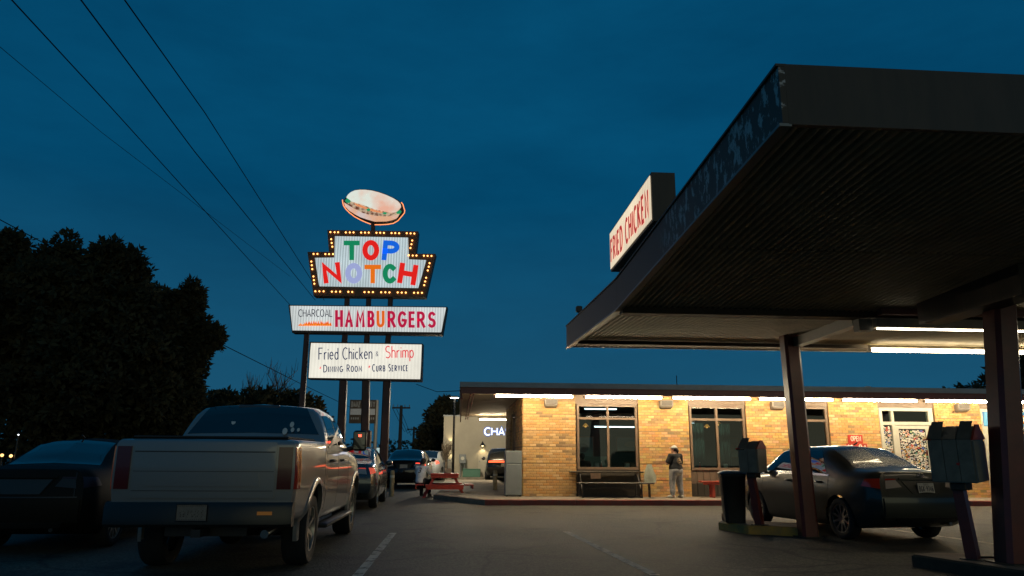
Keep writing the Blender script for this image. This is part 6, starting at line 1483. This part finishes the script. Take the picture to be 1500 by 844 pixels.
s_ = at(553,667,48); t_ = thing('lit_sign', 'small pale lit sign low beyond the lane by the sign posts', 'sign', (s_.x,48,0)); a = MB(); a.bbox((-.32,-.08,s_.z-.35), (.22,.08,s_.z+.5), .02); a.build('cabinet', M_STEELG, t_); a = MB(); a.quad((-.28,-.084,s_.z-.3),(.18,-.084,s_.z-.3),(.18,-.084,s_.z+.46),(-.28,-.084,s_.z+.46)); a.build('sign_panel', glow('pale_sign_glow',(.55,.72,.70),.6), t_); a = MB(); a.tube([(0,0,0),(0,0,s_.z-.34)], .06, 8); a.build('pole', M_STEELG, t_)
def upole(label, px, ytop, Y, arm, yarm):
    b = at(px, 667, Y); tp_ = at(px, ytop, Y).z; t_ = thing('utility_pole', label, 'utility pole', (b.x, Y, 0)); M_ = mat('pole_wood',(.06,.05,.04),.9,var=.2)
    a = MB(); a.tube([(0,0,0),(0,0,tp_)], [.17,.11], 8); a.build('pole', M_, t_); za = at(px, yarm, Y).z; w = arm*Y/FPX; a = MB(); a.box((-w/2,-.06,za-.06), (w/2,.06,za+.06)); a.build('crossarm', M_, t_)
    for k in (-.45,-.2,.2,.45): a = MB(); a.tube([(k*w,0,za+.06),(k*w,0,za+.25)], .03, 6); a.build('insulator', M_STEELG, t_)
upole('tall utility pole with a crossarm between the sign and the bank', 585, 594, 56, 26, 597.5); upole('shorter farther utility pole with a crossarm', 605, 625, 84, 20, 629)
def wire(label, pts, r=.012, sag=0.0):
    P_ = [at(*p) for p in pts]; q_ = []
    for a_, b_ in zip(P_[:-1], P_[1:]):
        for i in range(8): f = i/8; q_.append(a_.lerp(b_, f)-Vector((0,0,sag*4*f*(1-f))))
    q_.append(P_[-1]); a = MB(); a.tube(q_, r*.95, 5); o = a.build('power_line', mat('wire_black', (.008,.008,.008), .9, spec=0.0)); return tag(o, label, 'power line', None)
wire('lowest long wire running from the top left corner down to the HAMBURGERS board', [(-40,-62,9),(165,160,16),(425,447,34)], .013)
wire('middle long wire from the top left down behind the marquee', [(85,-45,9),(285,222,16),(462,440,34)], .013)
wire('right-most long wire from the top left down to the marquee', [(140,-60,9),(300,165,16),(475,440,34)], .013)
wire('faint thin wire far left above the tree', [(-20,52,14),(150,195,20),(425,405,40)], .008)
wire('wire passing the tree top at the left edge', [(-30,306,16),(75,362,21),(200,430,25)], .014)
wire('wire from the feathery tree down behind the left sign post', [(300,492,26),(440,562,40),(520,600,52)], .018)
wire('short wire sagging from the sign to the restaurant roof', [(610,563,27),(640,574,26),(676,572.5,22)], .012)
for i in range(3): wire(['upper','middle','lower'][i]+' distant wire between the two utility poles', [(575+i*6,598+i*1.5,56),(592+i*5,632+i*3,70),(599+i*5,630,84)], .02)

# tiny garden lights far left
for (px, py, s, col, lab) in [(3,667,.10,(1,.52,.18),'small warm light at the very left edge'),(16,668,.10,(1,.55,.2),'small warm light near the left edge beside the first'),(46,666,.10,(1,.60,.26),'small warm light farther right under the big tree'),(27,637,.05,(.9,.95,1),'tiny white light above the warm ones at the left')]:
    Yl = 20.0; c = at(px, py, Yl); t_ = thing('garden_light', lab, 'light', (c.x,Yl,0)); a = MB(); a.tube([(0,0,0),(0,0,c.z-.05)], .02, 6); a.build('stem', M_TRIM, t_); a = MB(); a.sphere((0,0,c.z), s*.42, 8, 6); a.build('bulb', glow('garden_glow_%d' % px, col, 2.5), t_, 60); a = MB(); a.lathe([(.001,c.z+.09),(s*.8,c.z+.05),(s*.75,c.z+.045)], 10); a.build('cap', M_TRIM, t_)

# ================================================================== PICNIC TABLE
PT = gnd(648,729); PT.y += .55
pt = thing('picnic_table', 'square red picnic table with a bench on each side', 'table', tuple(PT), R(6))
M_RED2 = mat('picnic_red', (.36,.03,.018), .5, var=.2, vs_=5, bump=.1, bs=18)
for k in range(5):
    a = MB(); a.bbox((-.46,-.46+k*.185,.70), (.46,-.46+k*.185+.175,.75), .008); a.build('plank', M_RED2, pt)
for sx, sy in ((0,-1),(0,1),(-1,0),(1,0)):
    for k in range(2):
        lo = .66+k*.15; hi = lo+.14; a = MB()
        if sx == 0: a.bbox((-.62,min(sy*lo,sy*hi),.37), (.62,max(sy*lo,sy*hi),.415), .008)
        else: a.bbox((min(sx*lo,sx*hi),-.55,.37), (max(sx*lo,sx*hi),.55,.415), .008)
        a.build('bench_plank', M_RED2, pt)
for sx in (-1,1):
    for sy in (-1,1):
        a = MB(); a.loft([[(sx*.30+dx*.04, sy*.30+dy*.04, .70) for dx, dy in q],[(sx*.66+dx*.05, sy*.66+dy*.05, .0) for dx, dy in q]], True); a.build('leg', M_RED2, pt)
for sy in (-1,1):
    a = MB(); a.box((-.60,sy*.92-.02,.27), (.60,sy*.92+.02,.368)); a.build('rail', M_RED2, pt); a = MB(); a.box((-.45,sy*.44-.018,.61), (.45,sy*.44+.018,.698)); a.build('apron', M_RED2, pt)
for sx in (-1,1):
    a = MB(); a.box((sx*.92-.02,-.54,.272), (sx*.92+.02,.54,.366)); a.build('rail', M_RED2, pt); a = MB(); a.box((sx*.43-.018,-.42,.612), (sx*.43+.018,.42,.696)); a.build('apron', M_RED2, pt)
t_ = thing('takeaway_bag', 'small pale paper bag lying on the red picnic table', 'bag', tuple(PT+Vector((.10,.10,.746))), R(20)); a = MB(); a.loft([[(x*.10,y*.07,0) for x,y in q],[(x*.11,y*.06,.09) for x,y in q],[(x*.09,y*.015,.16) for x,y in q]], True); a.build('paper', mat('kraft_paper',(.45,.33,.24),.8,var=.1), t_)

# ================================================================== PEOPLE
def sdf_mesh(name, prims, m, res=.012, k=.03, clip=None, ell=(), smooth=True):
    """one continuous surface round tapered limbs (a, b, ra, rb) and ellipsoids (c, r), blended at the joints"""
    pts = [p for pr in prims for p in pr[:2]]+[e[0] for e in ell]; big = max([max(pr[2:4]) for pr in prims]+[max(e[1]) for e in ell])+.05
    lo = np.min(np.array([list(p) for p in pts]), 0)-big; hi = np.max(np.array([list(p) for p in pts]), 0)+big
    n = np.ceil((hi-lo)/res).astype(int)+1; ax = [lo[i]+res*np.arange(n[i]) for i in range(3)]; D = np.full(n, .12, np.float32)
    def window(mn, mx):
        i0 = np.maximum(0, np.floor((mn-lo)/res).astype(int)); i1 = np.minimum(n, np.ceil((mx-lo)/res).astype(int)+1); sl = tuple(slice(i0[i], i1[i]) for i in range(3)); return sl, np.meshgrid(ax[0][sl[0]], ax[1][sl[1]], ax[2][sl[2]], indexing='ij')
    def blend(sl, d, kk):
        o = D[sl]; h = np.clip(.5+.5*(o-d)/kk, 0, 1); D[sl] = o*(1-h)+d*h-kk*h*(1-h)
    for pr in prims:
        a = np.array(pr[0], float); b = np.array(pr[1], float); ra, rb = pr[2:4]; kk = pr[4] if len(pr) > 4 else k
        r_ = max(ra,rb)+.06; sl, (X, Y, Z) = window(np.minimum(a,b)-r_, np.maximum(a,b)+r_); ab = b-a; t = np.clip(((X-a[0])*ab[0]+(Y-a[1])*ab[1]+(Z-a[2])*ab[2])/max(ab@ab,1e-9), 0, 1)
        d = np.sqrt((X-a[0]-ab[0]*t)**2+(Y-a[1]-ab[1]*t)**2+(Z-a[2]-ab[2]*t)**2)-(ra+(rb-ra)*t); blend(sl, d, kk)
    for e in ell:
        c = np.array(e[0], float); r = np.array(e[1], float); kk = e[2] if len(e) > 2 else k; sl, (X, Y, Z) = window(c-r-.06, c+r+.06)
        q_ = np.sqrt(((X-c[0])/r[0])**2+((Y-c[1])/r[1])**2+((Z-c[2])/r[2])**2); blend(sl, (q_-1)*min(r), kk)
    if clip is not None:
        X, Y, Z = np.meshgrid(*ax, indexing='ij'); D = np.maximum(D, clip(X, Y, Z).astype(np.float32))
    S = D < 0; idx = -np.ones(n-1, int); acc = np.zeros((*(n-1),3)); cnt = np.zeros(n-1)
    for axis in range(3):
        s0 = [slice(None)]*3; s1 = [slice(None)]*3; s0[axis] = slice(0,-1); s1[axis] = slice(1,None); A, B = D[tuple(s0)], D[tuple(s1)]; cr = (A < 0) != (B < 0)
        I = np.argwhere(cr); tt = A[cr]/(A[cr]-B[cr]); P_ = I.astype(float); P_[:,axis] += tt; o1, o2 = [i for i in range(3) if i != axis]
        for d1 in (0,-1):
            for d2 in (0,-1):
                J = I.copy(); J[:,o1] += d1; J[:,o2] += d2; ok = np.all((J >= 0) & (J < np.array(n)-1), 1); J = J[ok]; np.add.at(acc, tuple(J.T), P_[ok]); np.add.at(cnt, tuple(J.T), 1)
    used = cnt > 0; idx[used] = np.arange(used.sum()); V = acc[used]/cnt[used][:,None]*res+lo; faces = []
    for axis in range(3):
        s0 = [slice(None)]*3; s1 = [slice(None)]*3; s0[axis] = slice(0,-1); s1[axis] = slice(1,None); A, B = D[tuple(s0)] < 0, D[tuple(s1)] < 0; o1, o2 = [(1,2),(2,0),(0,1)][axis]
        for sgn, msk in ((1, A & ~B), (-1, ~A & B)):
            I = np.argwhere(msk); I = I[(I[:,o1] > 0) & (I[:,o2] > 0) & (I[:,o1] < n[o1]-1) & (I[:,o2] < n[o2]-1)]; q4 = []
            for d1, d2 in ((-1,-1),(0,-1),(0,0),(-1,0)): J = I.copy(); J[:,o1] += d1; J[:,o2] += d2; q4.append(idx[tuple(J.T)])
            Q = np.stack(q4, 1); faces.append(Q if sgn > 0 else Q[:,::-1])
    F = np.concatenate(faces); F = F[(F >= 0).all(1)]; me = np_mesh(name, V, F, m); me.polygons.foreach_set('use_smooth', [True]*len(me.polygons)); return me
def hand(prims, wrist, d, up, side, curl=.6, s=.92):
    """palm, four bent fingers of unequal length and a thumb from the side of the palm"""
    w = Vector(wrist); d = Vector(d).normalized(); up = Vector(up); up = (up-d*up.dot(d)).normalized(); sd = d.cross(up).normalized()*side
    prims.append((w, w+d*.05*s, .028*s, .032*s, .02)); 
    for i, L_ in enumerate((.066,.074,.070,.055)):
        o = sd*(.027-.018*i)*s; k0 = w+d*.075*s+o; prims.append((w+d*.03*s+o*.6, k0, .015*s, .0115*s, .010))
        k1 = k0+(d*cos(curl*.5)-up*sin(curl*.5))*L_*.5*s; k2 = k1+(d*cos(curl*1.5)-up*sin(curl*1.5))*L_*.5*s
        prims.append((k0, k1, .0115*s, .0105*s, .004)); prims.append((k1, k2, .0105*s, .009*s, .004))
    t0 = w+d*.025*s+sd*.028*s; t1 = t0+(d*.6+sd*.7-up*.2).normalized()*.035*s; t2 = t1+(d*.9+sd*.2-up*.35).normalized()*.03*s; prims.append((t0, t1, .014*s, .012*s, .010)); prims.append((t1, t2, .012*s, .010*s, .004))
def head(prims, ell, c, nk, yaw=0.0, s=1.0, tilt=0.0):
    """head about c: skull, jaw, nose, ears, lips and brow; face along +y turned by yaw"""
    q_ = Matrix.Rotation(yaw, 3, 'Z') @ Matrix.Rotation(tilt, 3, 'X'); c = Vector(c); f = lambda x, y, z: tuple(c+q_ @ Vector((x*s,y*s,z*s)))
    ell.append((f(0,-.012,.022), (.074*s,.090*s,.088*s), .03)); ell.append((f(0,.022,-.045), (.056*s,.062*s,.066*s), .03)); prims.append((nk, f(0,-.015,-.05), .052*s, .050*s, .03))
    prims.append((f(0,.088,.008), f(0,.104,-.022), .010*s, .015*s, .012))
    for sx in (-1,1): ell.append((f(sx*.076,-.012,-.005), (.012*s,.020*s,.030*s), .008)); ell.append((f(sx*.030,.082,.022), (.016*s,.010*s,.009*s), .008))
    ell.append((f(0,.080,-.052), (.024*s,.014*s,.010*s), .008)); ell.append((f(0,.068,-.092), (.026*s,.022*s,.018*s), .02)); return f
M_SKIN = mat('skin', (.38,.20,.13), .55, var=.06)
M_HAIR = mat('dark_hair', (.018,.012,.010), .5, var=.3, vs_=40, stretch=(3,3,.5))
def eyes(f, parent, s=1.0):
    a = MB(); 
    for sx in (-1,1): a.sphere(f(sx*.030,.083,.008), .0095*s, 8, 6)
    a.build('eyes', mat('eye',(.03,.02,.015),.1), parent, 60)
def project_onto(me, mtx=None):
    from mathutils.bvhtree import BVHTree
    bv = BVHTree.FromPolygons([v.co[:] for v in me.vertices], [p.vertices[:] for p in me.polygons])
    def hit(x, z, lift=.004):
        loc, nrm, i, d = bv.ray_cast(Vector((x,-1.5,z)), Vector((0,1,0)))
        return (loc+Vector((0,-1,0))*lift) if loc is not None else Vector((x,0,z))
    return hit
def standing_person(loc, rz):
    t_ = thing('person', 'person in black printed T-shirt, grey joggers and white cap standing at the wall', 'person', loc, rz)
    P_ = []; E_ = []
    hipL, hipR = Vector((-.10,0,.76)), Vector((.10,0,.76)); kL, kR = Vector((-.115,.05,.42)), Vector((.135,.02,.42)); aL, aR = Vector((-.15,.0,.085)), Vector((.15,-.03,.085))
    shL, shR = Vector((-.175,.0,1.20)), Vector((.175,.0,1.20)); eL, eR = Vector((-.27,.05,.985)), Vector((.25,.06,.97)); wL, wR = Vector((-.15,.24,1.06)), Vector((.07,.25,1.05))
    P_ += [((0,0,.80),(0,.0,1.0),.135,.13),((0,0,1.0),(0,0,1.17),.13,.12),(shL,shR,.065,.065),((0,-.01,1.2),(0,.0,1.30),.06,.052)]
    for h_, k_, a_ in ((hipL,kL,aL),(hipR,kR,aR)): P_ += [((h_.x*.6,0,.80),h_,.12,.11),(h_,k_,.098,.064),(k_,a_,.060,.038),(a_,a_+Vector((0,.13,-.045)),.038,.030),(a_,a_+Vector((0,-.04,-.04)),.036,.034)]
    for s_, e_, w_, sd_ in ((shL,eL,wL,-1),(shR,eR,wR,1)): P_ += [(s_,e_,.058,.043),(e_,w_,.043,.028)]; hand(P_, w_, (Vector((-.03,.42,1.10))-w_), (0,-.4,1), -sd_, .9)
    f = head(P_, E_, (-.015,.03,1.395), (0,.0,1.26), R(22), .97, R(6))
    put('body', sdf_mesh('body', P_, M_SKIN, .0085, .03, None, E_), t_)
    ph = MB(); ph.bbox((-.04,.355,1.06), (.035,.365,1.20), .006); o = ph.build('phone', M_TRIM, None); o.location = t_.matrix_basis @ Vector((0,0,0)) if False else (0,0,0); bpy.data.objects.remove(o)
    # T-shirt: loose, falls past the waist
    S_ = [((0,-.0,.84),(0,0,1.02),.170,.160),((0,0,1.02),(0,-.005,1.16),.16,.130),(shL,shR,.078,.078),((0,-.01,1.19),(0,0,1.265),.085,.06),((-.07,0,.85),(.07,0,.85),.15,.15)]
    for s_, e_ in ((shL,eL),(shR,eR)): S_ += [(s_, s_.lerp(e_,.75), .080, .078, .03)]
    sh_ = sdf_mesh('t_shirt', S_, None, .011, .05, lambda X, Y, Z: np.maximum(.795-Z, Z-1.272)); sh_.materials.clear(); sh_.materials.append(mat('black_cotton',(.022,.022,.022),.95,var=.35,vs_=9,bump=.35,bs=12)); so_ = put('t_shirt', sh_, t_)
    hit = project_onto(sh_); pr_ = MB(); g = random.Random(5)
    for k in range(26):
        a = g.uniform(0,6.28); r = g.uniform(.02,.085); cx, cz = .04+r*cos(a)*1.05, 1.055+r*sin(a); w, h = g.uniform(.012,.03), g.uniform(.006,.014); th = a+pi/2; pr_.col = g.choice([(.30,.19,.09),(.36,.25,.14),(.20,.13,.07)])
        pr_.add([hit(cx+(u*cos(th)*w-v*sin(th)*h), cz+(u*sin(th)*w+v*cos(th)*h), .004+.0003*k) for u, v in ((-1,-1),(1,-1),(1,1),(-1,1))], [(0,1,2,3)])
    for k in range(18):
        a = 2*pi*k/18; pr_.col = (.30,.20,.10); pr_.add([hit(.04+rr_*cos(a+da)*1.08, 1.055+rr_*sin(a+da), .0035) for rr_, da in ((.092,0),(.105,0),(.105,.25),(.092,.25))], [(0,1,2,3)])
    pr_.build('shirt_print', TONE_FAB, so_)
    J = [((0,0,.86),(0,0,.78),.150,.158),((-.06,-.03,.79),(.06,-.03,.79),.14,.14)]
    for h_, k_, a_ in ((hipL,kL,aL),(hipR,kR,aR)): J += [(h_,k_,.128,.092),(k_,a_.lerp(k_,.30),.090,.078),(a_.lerp(k_,.30),a_+Vector((0,0,.02)),.078,.058,.03)]
    put('joggers', sdf_mesh('joggers', J, mat('grey_jersey',(.34,.33,.31),.95,var=.26,vs_=9,bump=.6,bs=10), .011, .035, lambda X, Y, Z: np.maximum(Z-.90, .075-Z)), t_)
    for a_, nm in ((aL,'shoe'),(aR,'shoe')):
        q_ = Matrix.Rotation(R(28) if a_.x < 0 else R(-6), 3, 'Z'); S2 = [(a_+Vector((0,0,-.02)), a_+q_ @ Vector((0,.10,-.05)), .047, .042),(a_+q_ @ Vector((0,.08,-.045)), a_+q_ @ Vector((0,.155,-.055)), .043, .034),(a_+q_ @ Vector((0,-.04,-.045)), a_+q_ @ Vector((0,.05,-.055)), .042, .042)]
        put('shoe', sdf_mesh('shoe', S2, mat('white_shoe',(.60,.57,.48),.6,var=.12), .009, .03, lambda X, Y, Z: np.maximum(.004-Z, Z-.125)), t_)
    q_ = Matrix.Rotation(R(22), 3, 'Z'); hc_ = Vector((-.015,.03,1.395)); hh = lambda x, y, z: tuple(hc_+q_ @ Vector((x,y,z)))
    put('hair', sdf_mesh('hair', [(hh(0,-.085,.0),hh(0,-.12,-.045),.042,.036),(hh(0,-.115,-.04),hh(.01,-.11,-.11),.03,.014)], M_HAIR, .008, .03, lambda X, Y, Z: Z-1.435, [(hh(0,-.022,.012),(.083,.092,.086),.03)]), t_)
    put('cap', sdf_mesh('cap', [(hh(-.045,.07,.055),hh(.045,.07,.055),.010,.010),(hh(-.035,.13,.040),hh(.035,.13,.040),.008,.008),(hh(0,.07,.055),hh(0,.13,.042),.012,.010)], mat('white_cap',(.50,.48,.44),.8,var=.08), .008, .03, lambda X, Y, Z: 1.425-Z, [(hh(0,-.012,.030),(.088,.102,.088),.02)]), t_)
    eyes(f, t_, .97); return t_
standing_person(tuple(LW(4.48,-.72,.152)), FA+R(24))

def seated_person(label, loc, rz, shirt, number=None, seat=.42, trouser=(.03,.03,.035)):
    t_ = thing('person', label, 'person', loc, rz); P_ = []; E_ = []; z0 = seat
    sp0, sp1, sp2 = Vector((0,0,z0+.09)), Vector((0,.03,z0+.30)), Vector((0,.13,z0+.50)); nk = Vector((0,.16,z0+.58)); shL, shR = Vector((-.165,.13,z0+.50)), Vector((.165,.13,z0+.50))
    P_ += [(sp0,sp1,.125,.12),(sp1,sp2,.12,.11),(shL,shR,.06,.06),(sp2,nk,.06,.05)]
    arms = ((shL,Vector((-.25,.26,z0+.31)),Vector((-.12,.44,z0+.36)),-1),(shR,Vector((.25,.26,z0+.31)),Vector((.12,.44,z0+.36)),1))
    for s_, e_, w_, sd_ in arms: P_ += [(s_,e_,.055,.042),(e_,w_,.042,.028)]; hand(P_, w_, (-sd_*.3,1,.05), (0,0,1), -sd_, .7)
    legs = ((Vector((-.10,.0,z0+.08)),Vector((-.13,.42,z0+.07)),Vector((-.13,.40,.08))),(Vector((.10,.0,z0+.08)),Vector((.13,.42,z0+.07)),Vector((.13,.46,.08))))
    for h_, k_, a_ in legs: P_ += [(h_,k_,.09,.062),(k_,a_,.058,.036),(a_,a_+Vector((0,.13,-.045)),.036,.028)]
    f = head(P_, E_, tuple(nk+Vector((0,.05,.115))), tuple(nk+Vector((0,-.02,-.03))), 0, .97, R(-14)); put('body', sdf_mesh('body', P_, M_SKIN, .0095, .03, None, E_), t_)
    S_ = [(sp0+Vector((0,-.01,.0)),sp1,.165,.155),(sp1,sp2,.155,.128),(shL,shR,.078,.078),(sp2,nk,.085,.062)]
    for s_, e_, w_, sd_ in arms: S_.append((s_, s_.lerp(e_,.8), .082, .076, .03))
    sm_ = sdf_mesh('t_shirt', S_, shirt, .012, .05, lambda X, Y, Z: np.maximum(z0+.03-Z, Z-(z0+.57)+(Y-.16)*.0)); so_ = put('t_shirt', sm_, t_)
    if number:
        hit = project_onto(sm_); lm = MB(); fit_text(lm, number, lambda x, y, l: hit(x, y, .005+l), -.05, .05, z0+.36, z0+.50, tw=.2); lm.build('shirt_number', M_TRIM, so_)
    J = []
    for h_, k_, a_ in legs: J += [(h_,k_,.105,.080),(k_,a_,.075,.055)]
    put('trousers', sdf_mesh('trousers', J+[((-.09,0,z0+.1),(.09,0,z0+.1),.115,.115)], mat('dark_denim',trouser,.9,var=.2), .012, .03), t_)
    for h_, k_, a_ in legs: put('shoe', sdf_mesh('shoe', [(a_+Vector((0,-.03,-.03)),a_+Vector((0,.14,-.045)),.045,.036)], M_TRIM, .01, .02, lambda X, Y, Z: .003-Z), t_)
    hc_ = nk+Vector((0,.05,.115)); put('hair', sdf_mesh('hair', [(hc_+Vector((0,-.05,.03)),hc_+Vector((0,-.075,-.05)),.06,.045)], M_HAIR, .009, .03, lambda X, Y, Z: Y-(hc_.y+.055), [(tuple(hc_+Vector((0,-.018,.030))),(.084,.094,.092),.03)]), t_); eyes(f, t_, .97); return t_
c = PT.copy(); q_ = Matrix.Rotation(R(6), 3, 'Z'); sp = PT+q_ @ Vector((-.78,-.12,0))
seated_person('person in a white T-shirt numbered 3 sitting at the left bench of the picnic table', tuple(sp), R(-16), mat('white_cotton',(.72,.75,.80),.95,var=.12,vs_=7,bump=.3,bs=12), '3', .415)
dn = LW(2.0,.82,.171)
seated_person('diner in a dark top at the table behind the left window', tuple(dn), FA+R(8), mat('brown_cotton',(.10,.07,.06),.95,var=.2), None, .45)
tt = thing('stool', 'dark stool under the diner behind the left window', 'stool', tuple(dn), FA); a = MB(); a.lathe([(.001,.43),(.17,.43),(.18,.445),(.17,.46),(.001,.46)], 16); a.build('seat', M_BLACKMETAL, tt); a = MB(); a.tube([(0,0,.02),(0,0,.43)], .03, 8); a.build('pedestal', M_BLACKMETAL, tt); a = MB(); a.lathe([(.18,0),(.18,.015),(.04,.03)], 14); a.build('base', M_BLACKMETAL, tt)
